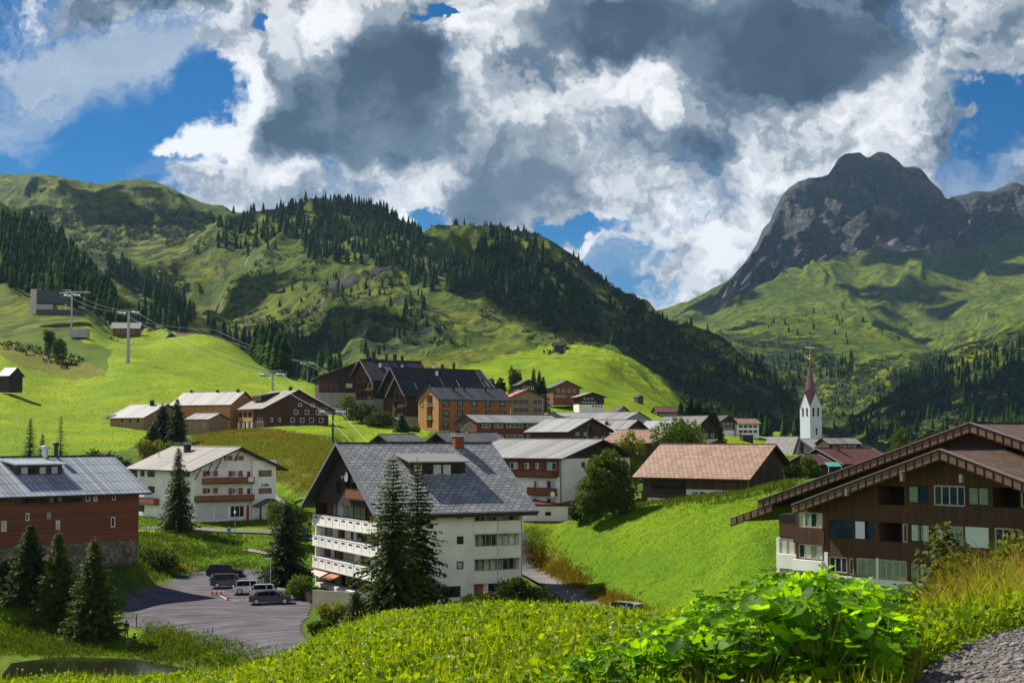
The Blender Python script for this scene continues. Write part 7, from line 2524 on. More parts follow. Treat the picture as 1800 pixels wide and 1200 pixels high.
def car(label, loc, rz, kind, mat, L=4.6, Wd=1.82, Hh=1.45, group='cars parked on the gravel ground'):
    """front towards +x"""
    r = empty('parked_car', loc, rz, label, 'car', group)
    h = L / 2
    if kind == 'suv':
        low = [(-h, .38), (-h, .95), (-h + .05, 1.02), (h * .42, 1.06), (h - .35, .96), (h - .04, .75), (h, .38)]
        cab = [(-h + .06, 1.0), (-h + .42, Hh - .05), (-h + .9, Hh), (.25, Hh), (.75, Hh - .12), (h * .44, 1.05)]
    elif kind == 'sedan':
        low = [(-h, .36), (-h, .80), (-h + .12, .94), (-h + .8, .98), (h * .38, .98), (h - .35, .84), (h - .04, .62), (h, .36)]
        cab = [(-h + .55, .95), (-h + 1.25, Hh - .10), (-.35, Hh), (.15, Hh - .02), (h * .42, .97)]
    else:
        low = [(-h, .36), (-h, .85), (-h + .06, .96), (h * .40, .99), (h - .3, .86), (h - .04, .66), (h, .36)]
        cab = [(-h + .10, .93), (-h + .55, Hh - .04), (-h + 1.0, Hh), (.15, Hh), (.6, Hh - .12), (h * .44, .98)]
    w = Wd / 2
    xw = (-h + .82, h - .86)
    # body: side profile with wheel arches, rounded towards the flanks
    prof = []
    for x, z in low: prof.append((x, z))
    bot = [(h, .34)]
    for cx in (xw[1], xw[0]):
        bot.append((cx + .40, .22))
        for k in range(7):
            t = math.pi * k / 6; bot.append((cx + .38 * math.cos(t), .30 + .38 * math.sin(t)))
        bot.append((cx - .40, .22))
    bot.append((-h, .34))
    outline = prof + bot[1:-1]
    bm = bmesh.new()
    rings = []
    for y, ins, dz in ((-w, .06, -.05), (-w + .07, 0, 0), (w - .07, 0, 0), (w, .06, -.05)):
        ring = []
        for (x, z) in outline:
            xx = x * (1 - ins / h) if abs(x) > h - .5 else x
            zz_ = z + (dz if z > .7 else 0)
            ring.append(bm.verts.new((xx, y, zz_)))
        rings.append(ring)
    n = len(outline)
    for a, b in zip(rings[:-1], rings[1:]):
        for k in range(n):
            bm.faces.new([a[k], a[(k + 1) % n], b[(k + 1) % n], b[k]])
    bm.faces.new(rings[0][::-1]); bm.faces.new(rings[-1])
    bmesh.ops.triangulate(bm, faces=[f for f in bm.faces if len(f.verts) > 4])
    me = bpy.data.meshes.new('body'); bm.to_mesh(me); bm.free()
    body = put('body', me, M[mat], r)
    # greenhouse: glass sides leaning in, painted roof and pillars
    g = MB()
    k = len(cab)
    ztop = max(z for x, z in cab)

    def yy(z): return (w - .05) - .26 * (z - .95) / (ztop - .95)
    Lr = [(x, -yy(z), z) for x, z in cab]; Rr = [(x, yy(z), z) for x, z in cab]
    g.quad(Lr); g.quad(Rr[::-1])
    for i in range(k - 1):
        g.quad([Lr[i], Lr[i + 1], Rr[i + 1], Rr[i]])
    g.build('windows', 'car_glass', body)
    rf = MB()
    for i in range(k - 1):
        if min(cab[i][1], cab[i + 1][1]) > ztop - .2:
            a, b_ = Lr[i], Lr[i + 1]; c, d = Rr[i + 1], Rr[i]
            rf.quad([(p[0], p[1], p[2] + .012) for p in (a, b_, c, d)])
    for sgn, S in ((-1, Lr), (1, Rr)):
        for px in (cab[0][0] + .35, -.25 if kind != 'sedan' else -.15, cab[-1][0] - .45):
            # door pillars as slim strips on the glass
            z0 = 1.0; z1 = ztop - .06
            rf.quad([(px - .05, sgn * (yy(z0) + .01), z0), (px + .05, sgn * (yy(z0) + .01), z0), (px + .03, sgn * (yy(z1) + .01), z1), (px - .07, sgn * (yy(z1) + .01), z1)])
    rf.build('roof', mat, body)
    for sx in xw:
        for sy in (-1, 1):
            q = MB(); y0 = sy * (w - .21); y1 = sy * (w + .005)
            q.tube((sx, y0, .33), (sx, y1, .33), .33, n=18); wh = q.build('wheel', 'tyre', r)
            q = MB(); q.tube((sx, y1 + sy * .001, .33), (sx, y1 + sy * .015, .33), .22, .19, n=14); q.build('rim', 'light_metal', wh)
    for sy in (-1, 1):
        q = MB().box(-h - .015, -h + .06, sy * w * .88 - .14, sy * w * .88 + .10, .72, .90); q.build('tail_light', 'tail_light', r)
        q = MB().box(h - .16, h - .0, sy * w * .82 - .14, sy * w * .82 + .12, .62, .74); q.build('headlight', 'head_light', r)
        q = MB().box(.55, .78, sy * (w + .02), sy * (w + .16), .98, 1.12); q.build('wing_mirror', mat, r)
    q = MB().box(-h - .02, -h + .01, -.26, .26, .60, .72); q.build('number_plate', 'white_trim', r)
    q = MB().box(-h - .03, -h + .1, -w * .9, w * .9, .30, .42).box(h - .1, h + .02, -w * .9, w * .9, .25, .40); q.build('bumper', 'dark_trim', r)
    return r


def on_lot(u, v):
    x, y = flat(u, v, -18.24)
    return Vector((x, y, ground(x, y) + .06))


A_ = math.radians(-16)
car('dark grey sedan, closest to the white block in the row of parked cars', on_lot(476, 1060), math.radians(9), 'sedan', 'paint_grey', 4.75, Hh=1.42)
car('white hatchback parked next to the dark grey sedan', on_lot(466, 1050) + Vector((.4, 0, 0)), math.radians(10), 'hatch', 'paint_white', 4.3, Hh=1.45)
car('white estate car with its back to the traffic cone', on_lot(443, 1045), math.radians(11), 'hatch', 'paint_white', 4.5, Hh=1.52)
car('blue grey sport utility car parked between black and white cars', on_lot(404, 1036), math.radians(9), 'suv', 'paint_blue', 4.6, Hh=1.62)
car('black sport utility car at the far end of the parked row', on_lot(396, 1022), math.radians(6), 'suv', 'paint_black', 4.7, Hh=1.66)
p_ = Vector((*flat(1112, 1110, -18.5), 0)); p_.z = ground(p_.x, p_.y) + .12
car('pale blue van driving down the lane, roof just above the meadow', p_, math.radians(-38), 'suv', 'paint_silver', 4.9, Hh=1.95, group='vehicles on the roads')
p_ = world_at(527, 925, 214); p_.z = ground(p_.x, p_.y) + .08
car('dark blue car standing on the road behind the broad spruce', p_, math.radians(70), 'hatch', 'paint_blue', 4.3, group='vehicles on the roads')

# markings, cone, barrier, lamp, walls
x0, y0 = flat(384, 1046, -18.22); x1, y1 = flat(402, 1054, -18.22); x2, y2 = flat(420, 1054, -18.22)
mk = MB()
for (ax, ay), (bx, by) in (((x0, y0), (x1, y1)), ((x1, y1), (x2, y2))):
    dx, dy = bx - ax, by - ay; l_ = math.hypot(dx, dy); nx, ny = -dy / l_ * .07, dx / l_ * .07
    mk.quad([(ax + nx, ay + ny, ground(ax, ay) + .075), (ax - nx, ay - ny, ground(ax, ay) + .075), (bx - nx, by - ny, ground(bx, by) + .075), (bx + nx, by + ny, ground(bx, by) + .075)])
mk.build('parking_marking', 'white_trim', None, label='white painted bay lines beside the traffic cone', kind='structure')
c_ = on_lot(400, 1054)
t_ = empty('traffic_cone', c_, 0, 'orange traffic cone behind the blue grey car', 'traffic cone')
MB().box(-.2, .2, -.2, .2, 0, .04).lathe(0, 0, [(.15, .04), (.03, .75), (.001, .76)], 12).build('cone', 'orange_paint', t_)
MB().lathe(0, 0, [(.112, .3), (.082, .46)], 12).build('reflective_band', 'white_trim', t_)
c_ = on_lot(383, 1047)
t_ = empty('road_barrier', c_, 0, 'low red and white plastic barrier behind the blue grey car', 'barrier')
m_ = MB()
for k in range(6):
    m_.box(-.75 + k * .25, -.5 + k * .25 - .002, -.1, .1, .05, .42, k % 2)
m_.build('board', ['orange_paint', 'white_trim'], t_)
c_ = world_at(475, 1040, 167); c_.z = ground(c_.x, c_.y)
t_ = empty('street_lamp', c_, 0, 'slim grey street lamp between parked cars and broad spruce', 'street lamp')
hl = world_at(475, 982, 167).z - c_.z
MB().tube((0, 0, -.3), (0, 0, hl), .07, .045, 8).build('pole', 'light_metal', t_)
MB().box(-.62, .12, -.13, .13, hl - .02, hl + .10).build('lamp_head', 'light_metal', t_)
c_ = world_at(413, 928, 212); c_.z = ground(c_.x, c_.y)
t_ = empty('street_lamp', c_, 0, 'thin lamp post in front of the shop window of the white chalet', 'street lamp')
MB().tube((0, 0, 0), (0, 0, 3.0), .06, .05, 8).build('pole', 'grey_metal', t_)
MB().lathe(0, 0, [(.05, 3.0), (.2, 3.05), (.18, 3.3), (.02, 3.4)], 10).build('lamp_head', 'light_metal', t_)
t_ = empty('litter_bin', c_ + Vector((-.8, -.4, 0)), 0, 'pale green litter bin at the road before the white chalet', 'litter bin')
MB().lathe(0, 0, [(.28, 0), (.32, .9), (.30, .92)], 12).lathe(0, 0, [(.34, .92), (.34, 1.0), (.01, 1.05)], 12, 0).build('bin', 'turquoise', t_)
# white terrace wall and dark fence beside the cars
a_ = Vector((*flat(549, 1066, -18.3), -18.9)); b_ = Vector((*flat(660, 1072, -18.3), -18.9))
t_ = empty('garden_wall', a_, math.atan2((b_ - a_).y, (b_ - a_).x), 'low white terrace wall in front of the apartment block', 'wall')
l_ = (b_ - a_).length
MB().box(0, l_, 0, .25, 0, 2.3).build('wall', 'cream_wall', t_)
MB().box(-.03, l_ + .03, -.04, .29, 2.303, 2.38).build('coping', 'concrete', t_)
a_ = Vector((*flat(492, 1040, -18.3), -18.3)); b_ = Vector((*flat(548, 1062, -18.3), -18.3))
t_ = empty('picket_fence', a_, math.atan2((b_ - a_).y, (b_ - a_).x), 'dark picket fence between parked cars and round bush', 'fence')
l_ = (b_ - a_).length; n_ = int(l_ / .22)
m_ = MB()
for k in range(n_): m_.box(k * .22, k * .22 + .14, 0, .04, -.3, 1.15)
m_.build('picket', 'wood_dark', t_)
MB().box(0, l_, .043, .09, .3, .4).box(0, l_, .043, .09, .8, .9).build('rail', 'wood_dark', t_)
for k, uv in enumerate(((511, 1036), (524, 1040), (497, 1034))):
    c_ = Vector((*flat(*uv, -18.3), -17.1)); 
    t_ = empty('bollard', Vector((c_.x, c_.y + 1.2, ground(c_.x, c_.y + 1.2))), 0, 'white post behind the dark picket fence', 'post', 'white posts behind the picket fence')
    MB().box(-.11, .11, -.11, .11, 0, 1.0).build('post', 'white_trim', t_)
    MB().box(-.14, .14, -.14, .14, 1.003, 1.08).build('cap', 'white_trim', t_)
c_ = Vector((*flat(240, 1094, -19), 0)); c_.z = ground(c_.x, c_.y)
t_ = empty('marker_post', c_, 0, 'thin dark post on the grass below the parking ground', 'post')
MB().tube((0, 0, -.3), (0, 0, 1.25), .06, .05, 8).build('post', 'dark_trim', t_); MB().lathe(0, 0, [(.07, 1.25), (.07, 1.32), (.01, 1.35)], 8).build('cap', 'dark_trim', t_)


def chain_mesh(chains, sub=1):
    """continuous skinned surface from chains of (point, radius)"""
    me = bpy.data.meshes.new('skin'); vs = []; es = []; rs = []
    index = {}
    for ch in chains:
        prev = None
        for p, r in ch:
            key = tuple(round(c, 3) for c in p)
            if key not in index:
                index[key] = len(vs); vs.append(p); rs.append(r)
            i = index[key]
            if prev is not None: es.append((prev, i))
            prev = i
    me.from_pydata(vs, es, [])
    o = bpy.data.objects.new('skin', me); COL.objects.link(o)
    m = o.modifiers.new('s', 'SKIN')
    for i, r in enumerate(rs):
        me.skin_vertices[0].data[i].radius = (r, r)
    me.skin_vertices[0].data[0].use_root = True
    s = o.modifiers.new('u', 'SUBSURF'); s.levels = s.render_levels = sub
    dg = bpy.context.evaluated_depsgraph_get()
    out = bpy.data.meshes.new_from_object(o.evaluated_get(dg))
    bpy.data.objects.remove(o)
    out.materials.clear()
    return out


def figure(label, loc, rz, chains, clothes, hair):
    r = empty('person', loc, rz, label, 'person')
    put('body', chain_mesh(chains, 2), M['skin'], r)
    for nm, ch, mt in clothes:
        put(nm, chain_mesh(ch, 1), M[mt], r)
    MB().lathe(hair[0], hair[1], [(.01, hair[2] + .14), (.07, hair[2] + .13), (.11, hair[2] + .06), (.112, hair[2] - .02), (.09, hair[2] - .05)], 12).build('hair', 'dark_trim', r, smooth=True)


def leg(x, knee, foot): return [((0, 0, .92), .13), ((x, 0, .86), .10), (knee, .065), (foot, .04), ((foot[0], foot[1] - .16, foot[2] - .03), .035)]


p_ = Vector((*flat(222, 1110, -19.3), 0)); p_.z = ground(p_.x, p_.y)
arm = lambda s, y=0: [((0, 0, 1.35), .15), ((s * .19, 0, 1.40), .065), ((s * .26, .02 + y, 1.12), .05), ((s * .24, -.10 + y, .90), .035), ((s * .24, -.16 + y, .82), .035)]
figure('person in dark clothes standing on the grass beside the stone pine', p_, math.radians(30),
       [[((0, 0, .92), .13), ((0, 0, 1.15), .13), ((0, 0, 1.35), .15), ((0, 0, 1.50), .055), ((0, -.01, 1.60), .095), ((0, 0, 1.70), .08)], leg(-.1, (-.11, -.02, .48), (-.11, .02, .08)), leg(.1, (.11, -.02, .48), (.12, .02, .08)), arm(-1), arm(1)],
       [('jacket', [[((0, 0, .92), .155), ((0, 0, 1.15), .155), ((0, 0, 1.36), .17), ((0, 0, 1.45), .08)], [((0, 0, 1.36), .17), ((-.19, 0, 1.40), .085), ((-.26, .02, 1.12), .068), ((-.24, -.09, .92), .05)], [((0, 0, 1.36), .17), ((.19, 0, 1.40), .085), ((.26, .02, 1.12), .068), ((.24, -.09, .92), .05)]], 'cloth_dark'),
        ('trousers', [[((0, 0, .95), .15), ((-.1, 0, .86), .115), ((-.11, -.02, .48), .08), ((-.11, .02, .12), .06)], [((0, 0, .95), .15), ((.1, 0, .86), .115), ((.11, -.02, .48), .08), ((.12, .02, .12), .06)]], 'cloth_grey')], (0, 0, 1.63))
p_ = Vector((*flat(237, 1116, -19.3), 0)); p_.z = ground(p_.x, p_.y)
figure('person in dark clothes sitting on the grass beside the standing one', p_, math.radians(-40),
       [[((0, 0, .14), .14), ((0, .03, .38), .13), ((0, 0, .58), .14), ((0, -.02, .72), .055), ((0, -.04, .82), .095), ((0, -.03, .91), .08)], [((0, 0, .14), .14), ((-.1, -.08, .13), .10), ((-.14, -.45, .42), .065), ((-.14, -.72, .08), .04), ((-.14, -.86, .06), .035)],
        [((0, 0, .14), .14), ((.1, -.08, .13), .10), ((.15, -.42, .38), .065), ((.15, -.74, .08), .04), ((.15, -.88, .06), .035)], [((0, 0, .58), .14), ((-.18, 0, .62), .062), ((-.24, -.18, .42), .05), ((-.15, -.38, .44), .035)], [((0, 0, .58), .14), ((.18, 0, .62), .062), ((.24, -.18, .42), .05), ((.15, -.38, .42), .035)]],
       [('jacket', [[((0, .01, .18), .16), ((0, .03, .38), .155), ((0, 0, .59), .165), ((0, -.02, .68), .08)], [((0, 0, .59), .165), ((-.18, 0, .62), .082), ((-.24, -.18, .42), .065)], [((0, 0, .59), .165), ((.18, 0, .62), .082), ((.24, -.18, .42), .065)]], 'cloth_dark'),
        ('trousers', [[((0, 0, .16), .155), ((-.1, -.08, .13), .115), ((-.14, -.45, .42), .08), ((-.14, -.70, .12), .055)], [((0, 0, .16), .155), ((.1, -.08, .13), .115), ((.15, -.42, .38), .08), ((.15, -.72, .12), .055)]], 'cloth_grey')], (0, -.03, .85))

# ------------------------------------------------------------------ grass and plants at the photographer's feet
leaf_mat('meadow_leaves', (0.070, 0.190, 0.003), (0.370, 0.510, 0.010), 0.50, scale=1.2, tcol=(1.5, 1.35, 0.4))
leaf_mat('grass_blades', (0.110, 0.200, 0.006), (0.360, 0.420, 0.020), 0.45, scale=.6, tcol=(1.4, 1.3, 0.4))
leaf_mat('tuft_green', (0.065, 0.130, 0.003), (0.165, 0.240, 0.004), 0.35, scale=.15, tcol=(1.3, 1.3, 0.3))
leaf_mat('tuft_dull', (0.040, 0.085, 0.005), (0.120, 0.165, 0.010), 0.3, scale=.15)
leaf_mat('tuft_ochre', (0.085, 0.11, 0.008), (0.27, 0.20, 0.02), 0.4, scale=.2, tcol=(1.3, 1.1, 0.4))
leaf_mat('broad_leaves', (0.016, 0.085, 0.003), (0.215, 0.430, 0.008), 0.54, rough=.5, scale=1.5, tcol=(1.8, 1.65, 0.25))
leaf_mat('ochre_blades', (0.12, 0.14, 0.012), (0.48, 0.30, 0.04), 0.5, scale=1.0, tcol=(1.3, 1.1, 0.5))
simple_mat('petiole', (0.13, 0.18, 0.03), .6)
simple_mat('dry_stalk', (0.30, 0.15, 0.055), .8, .3, 2.0)
simple_mat('petal_white', (0.75, 0.75, 0.70), .7)
simple_mat('petal_yellow', (0.75, 0.45, 0.02), .6)
simple_mat('petal_red', (0.30, 0.05, 0.05), .7)
simple_mat('stone_grey', (0.20, 0.185, 0.18), .9, .35, 4.0)


def tufts(name, label, polys, n, size, mat, d0, d1, seed, blades_per=4, lean=.5, spread=.5, keep=None):
    rng = np.random.RandomState(seed)
    pts = [sample(p, n, rng, d0, d1) for p in polys]
    P = np.concatenate(pts)
    if keep is not None:
        P = P[keep(P)]
    P = P + np.concatenate([rng.normal(size=(len(P), 2)) * spread, np.zeros((len(P), 1))], 1)
    P[:, 2] = height(P[:, 0], P[:, 1]) - .03
    P = np.repeat(P, blades_per, 0); m = len(P)
    P[:, :2] += rng.normal(size=(m, 2)) * size * .35
    d = rng.normal(size=(m, 3)) * lean; d[:, 2] = 1.0
    d /= np.linalg.norm(d, axis=1)[:, None]
    ln = size * rng.uniform(.5, 1.4, m)
    v, f = blades(P, d, ln, ln * .24, rng.uniform(-3, 3, m))
    put(name, new_mesh(name, v, f), M[mat], label=label, kind='stuff')


def not_road(P):
    u, v = project(P[:, 0], P[:, 1], P[:, 2])
    folk = inside(u, v, [(195, 1085), (255, 1085), (255, 1135), (195, 1135)])
    lot = inside(u, v, [(150, 1068), (205, 1042), (345, 1007), (420, 1007), (470, 1016), (552, 1058), (545, 1078), (530, 1098), (536, 1116), (560, 1138), (600, 1160), (520, 1148), (440, 1136), (340, 1110), (270, 1090), (200, 1078)])
    lane = inside(u, v, [(900, 985), (925, 994), (1100, 1075), (1160, 1110), (1080, 1130), (900, 1020)])
    road = (np.abs(P[:, 1] - 214) < 3.2) & (P[:, 0] > -64) & (P[:, 0] < 12)
    return ~(lot | lane | road | folk)


tufts('grass_tufts', 'short bright grass tufts on the green slope beside the lane', [BRIGHT[3]], 30000, .15, 'tuft_green', 60, 215, 1, 3, keep=not_road)
tufts('grass_tufts', 'grass tufts on the valley meadows', [BRIGHT[5], BRIGHT[6], BRIGHT[7], [(-50, 1070), (560, 1140), (520, 1200), (-50, 1200)]], 9000, .26, 'tuft_green', 100, 260, 2, 3, keep=lambda P: not_road(P) & (P[:, 2] > -20.58))
tufts('weeds', 'darker rank weeds on the banks and in the ditch', [[(190, 925), (420, 940), (440, 1000), (340, 1005), (215, 1040)], [(0, 1085), (230, 1100), (400, 1140), (430, 1172), (100, 1180), (-40, 1180)], [(1000, 890), (1250, 868), (1400, 845), (1400, 870), (1100, 905), (1000, 915)]], 4200, .50, 'tuft_dull', 100, 260, 3, 4, spread=.8,
      keep=lambda P: not_road(P) & (P[:, 2] > -20.5) & (perlin(P[:, 0] / 5, P[:, 1] / 5, P[:, 0] * 0) > -.1))
tufts('dry_grass', 'tall ochre grass on the banks and the knoll', DRY[:2], 16000, .38, 'tuft_ochre', 100, 420, 4, 3, keep=lambda P: not_road(P) & (perlin(P[:, 0] / 6, P[:, 1] / 6, P[:, 0] * 0 + 5) > -.5))
tufts('pasture_tufts', 'coarse tussocks on the pasture', [BRIGHT[0], BRIGHT[2], [(330, 765), (620, 770), (640, 850), (520, 860)]], 7000, .42, 'tuft_green', 230, 900, 5, 3)


def near_field(name, label, n, size, mat, seed, d0, d1, kind_, keep=None, wide=.5, hgt=(.05, .2)):
    """leaves or blades on the close meadow"""
    rng = np.random.RandomState(seed)
    y = d0 * (d1 / d0) ** (rng.rand(n) ** .75)
    x = y * rng.uniform(-.50, .66, n)
    if keep is not None:
        k = keep(x, y); x, y = x[k], y[k]
    n = len(x)
    z = height(x, y)
    P = np.stack([x, y, z], 1)
    if kind_ == 'leaf':
        P[:, 2] += rng.uniform(hgt[0], hgt[1], n) * (1 + .5 * perlin(x / .8, y / .8, x * 0))
        d = rng.normal(size=(n, 3)); d[:, 2] = np.abs(d[:, 2]) * .5 + .1
        d /= np.linalg.norm(d, axis=1)[:, None]
        ln = size * rng.uniform(.5, 1.4, n)
        v, f = blades(P, d, ln, ln * rng.uniform(.5, .9, n), rng.uniform(-1.2, 1.2, n))
    else:
        d = rng.normal(size=(n, 3)) * .35; d[:, 2] = 1.0
        d /= np.linalg.norm(d, axis=1)[:, None]
        ln = size * rng.uniform(.5, 1.5, n)
        v, f = blades(P, d, ln, np.full(n, .012) + ln * .025, rng.uniform(-3, 3, n))
    put(name, new_mesh(name, v, f), M[mat], label=label, kind='stuff')


PATH_U = [(1590, 1230), (1625, 1178), (1690, 1140), (1745, 1118), (1830, 1098), (1990, 1085), (2100, 1300), (1590, 1300)]


def off_path(x, y):
    z = base_height(x, y)
    u, v = project(x, y, z)
    return ~inside(u, v, PATH_U)


near_field('meadow_herbs', 'dense low herbs with small bright leaves on the close meadow', 235000, .062, 'meadow_leaves', 21, 6, 30, 'leaf', off_path)
near_field('meadow_grass', 'grass blades standing between the herbs of the close meadow', 52000, .24, 'grass_blades', 22, 6, 30, 'blade', off_path)


def flowers():
    rng = np.random.RandomState(5)
    for mat, n, nm, lb in (('petal_white', 420, 'clover_flowers', 'small white clover heads dotted over the close meadow'), ('petal_yellow', 50, 'yellow_flowers', 'few yellow flowers on the close meadow'), ('petal_red', 24, 'dock_flowers', 'few brownish red seed heads on the close meadow')):
        y = rng.uniform(9, 27, n); x = y * rng.uniform(-.4, .3, n); k = off_path(x, y); x, y = x[k], y[k]
        z = height(x, y) + (rng.uniform(.16, .24, len(x)) if n > 100 else rng.uniform(.25, .42, len(x)))
        mb = MB()
        for a, b, c in zip(x, y, z):
            r = rng.uniform(.010, .018)
            mb.lathe(a, b, [(.001, c + r), (r, c + r * .3), (r * .8, c - r * .6), (.002, c - r)], 5)
            mb.tube((a, b, c - r), (a + rng.normal() * .02, b, c - .3), .002, n=3, caps=False)
        mb.build(nm, mat, None, label=lb, kind='stuff')


flowers()


def big_leaf(rng, R):
    """a broad, wavy, heart-shaped leaf with a raised rim: points and faces, root at origin"""
    n = 14; v = [(0, 0, 0)]; f = []
    ph = rng.rand() * 6.28; cup = rng.uniform(.10, .42); fold = rng.uniform(-.25, .35)
    for ring, rr in ((1, .5), (2, 1.0)):
        for k in range(n):
            t = -math.pi + 2 * math.pi * (k + .5) / n * .93 + .22
            r = R * rr * (1 + .10 * math.sin(5 * t + ph) + .06 * math.sin(11 * t + ph)) * (1 - .22 * (abs(t) / math.pi) ** 3)
            x = r * math.cos(t) + R * .30; y = r * math.sin(t)
            z = cup * (x * x + y * y) / R - fold * abs(y) + (.11 * R * math.sin(5 * t + ph * 2) if ring == 2 else .03 * R * math.sin(7 * t)) - .25 * max(0, x - R * .6) ** 2 / R
            v.append((x, y, z))
    for k in range(n - 1):
        f.append((0, 1 + k, 2 + k, 2 + k)); f.append((1 + k, 1 + n + k, 2 + n + k, 2 + k))
    return np.array(v), [q for q in f]


def butterbur():
    rng = np.random.RandomState(77)
    # how tall the patch stands, by place: read along its skyline
    us = [940, 1000, 1030, 1100, 1180, 1250, 1300, 1400, 1460, 1500, 1560, 1620, 1650]
    tv = [1176, 1130, 1100, 1088, 1068, 1036, 1026, 1000, 996, 1012, 1026, 1062, 1110]
    protos = []
    for s in range(9):
        V, Fq, Ft = [], [], []; base = 0
        st = MB()
        nl = rng.randint(28, 38)
        for k in range(nl):
            R = rng.uniform(.06, .15)
            v, f = big_leaf(rng, R)
            az = 6.28 * k / nl + rng.normal() * .4
            hh = rng.uniform(.35, 1.0)
            tilt = rng.choice([rng.uniform(-.1, .5), rng.uniform(.5, 1.35)])
            out = rng.uniform(.05, .42)
            c, s_ = math.cos(tilt), math.sin(tilt)
            w = np.stack([v[:, 0] * c + v[:, 2] * s_, v[:, 1], -v[:, 0] * s_ + v[:, 2] * c], 1)
            ca, sa = math.cos(az), math.sin(az)
            w = np.stack([w[:, 0] * ca - w[:, 1] * sa + ca * out, w[:, 0] * sa + w[:, 1] * ca + sa * out, w[:, 2] + hh], 1)
            V.append(w)
            for q in f:
                if q[2] == q[3]: Ft.append([q[0] + base, q[1] + base, q[2] + base])
                else: Fq.append([a + base for a in q])
            st.tube((0, 0, -.05), (ca * out * .5, sa * out * .5, hh * .55), .010, .008, 5, caps=False)
            st.tube((ca * out * .5, sa * out * .5, hh * .55), (ca * out, sa * out, hh), .008, .005, 5, caps=False)
            base += len(v)
        me = new_mesh('leaves', np.concatenate(V), [np.array(Ft), np.array(Fq)], smooth=True); me.materials.append(M['broad_leaves'])
        sm = bpy.data.meshes.new('stems'); sm.from_pydata(st.v, [], st.f); sm.materials.append(M['petiole'])
        protos.append((me, sm))
    n = 0
    tries = 0
    placed = []
    while n < 220 and tries < 9000:
        tries += 1
        D = rng.uniform(9.6, 16.5)
        u = rng.uniform(920, 1660)
        lim = 1200 + 0 * D
        x = (u - 900) / F * D * 1.0
        # the patch narrows towards the photographer on its left
        z = ground(x, D)
        uu, vg = project(x, D, z)
        if D < 11 and u > 1560: continue
        vt = np.interp(u, us, tv) + (16 - D) * 7 + rng.uniform(-6, 26)
        vt = max(vt, np.interp(u, us, tv))
        zt = world_at(u, vt, D).z
        h = zt - z
        if h < .16: continue
        h = min(h, .95)
        if any((x - a) ** 2 + (D - b) ** 2 < .14 ** 2 for a, b in placed): continue
        placed.append((x, D))
        me, sm = protos[n % 9]
        o = bpy.data.objects.new('butterbur', me); COL.objects.link(o)
        o.location = (x, D, z); o.rotation_euler = (0, 0, rng.rand() * 6.28)
        w = h * rng.uniform(.9, 1.15)
        o.scale = (w, w, h)
        tag(o, 'butterbur plant with broad wavy green leaves in the dense patch before the dark timber house', 'butterbur', 'butterbur plants of the big patch')
        q = bpy.data.objects.new('stems', sm); COL.objects.link(q); q.parent = o
        n += 1


butterbur()


def stalks():
    rng = np.random.RandomState(9); m = MB()
    for k in range(46):
        u = rng.uniform(1480, 1605); D = rng.uniform(9.6, 10.8); x = (u - 900) / F * D; z = ground(x, D)
        h = rng.uniform(.14, .34)
        m.tube((x, D, z - .02), (x + rng.normal() * .02, D + rng.normal() * .02, z + h), rng.uniform(.006, .011), .005, 5)
    m.build('dry_stalks', 'dry_stalk', None, label='thicket of dry brown stalks at the edge of the butterbur patch', kind='stuff')


stalks()


def gravel_path():
    poly = []
    for u, v in PATH_U:
        b = (600 - v) / F
        y = 10.0
        for _ in range(30):
            x = (u - 900) / F * y; z = float(base_height([x], [y])[0]); k = z / (SP + b * CP); y = .5 * y + .5 * max(2.0, min(30, (CP - b * SP) * k))
        poly.append(((u - 900) / F * y / (CP - b * SP), y))
    drape('gravel_path', 'stony path at the photographer\'s side', poly, 'path_earth', .12, .02)
    rng = np.random.RandomState(2)
    xs = [p[0] for p in poly]; ys = [p[1] for p in poly]
    x = rng.uniform(min(xs), min(max(xs), 6), 16000); y = rng.uniform(max(min(ys), 6), max(ys), 16000)
    k = inside(x, y, poly); x, y = x[k], y[k]; z = height(x, y) + .02
    ico_v = np.array([(0, 0, 1), (.9, 0, .2), (.28, .85, .25), (-.72, .52, .2), (-.72, -.52, .15), (.28, -.85, .2), (0, 0, -.8)], float)
    ico_f = np.array([(0, 1, 2), (0, 2, 3), (0, 3, 4), (0, 4, 5), (0, 5, 1), (6, 2, 1), (6, 3, 2), (6, 4, 3), (6, 5, 4), (6, 1, 5)])
    V = []; Fc = []
    s = rng.uniform(.008, .028, len(x)) * (1 + (rng.rand(len(x)) > .97) * 1.2)
    for i in range(len(x)):
        a = rng.rand() * 6.28; c, s_ = math.cos(a), math.sin(a); q = ico_v * (1 + rng.normal(size=(7, 1)) * .15) * np.array([1.2, .9, .6]) * s[i]
        V.append(np.stack([q[:, 0] * c - q[:, 1] * s_ + x[i], q[:, 0] * s_ + q[:, 1] * c + y[i], q[:, 2] + z[i]], 1)); Fc.append(ico_f + 7 * i)
    put('pebbles', new_mesh('pebbles', np.concatenate(V), np.concatenate(Fc)), M['stone_grey'], label='loose grey pebbles covering the stony path', kind='stuff')


gravel_mat('path_earth', (0.09, 0.082, 0.078), (0.18, 0.165, 0.155), 3.0)
gravel_path()

# young spruces and tawny grass at the edge
def young(u, v, vt, D, r, seed, label, mat='needles_light'):
    return spruce('young_spruce', label, u, v, vt, D, r, seed, mat=mat, dens=1.3, droop=.05, twig=.15, gap=.15, lower=.02)


young(1662, 1085, 922, 20, .62, 201, 'young pale green spruce before the dark timber house, tallest of the young ones')
young(1775, 1075, 948, 21, .55, 202, 'young spruce behind the tawny grass at the picture edge')
young(1610, 1092, 1020, 19.5, .45, 203, 'small young spruce next to the butterbur patch')


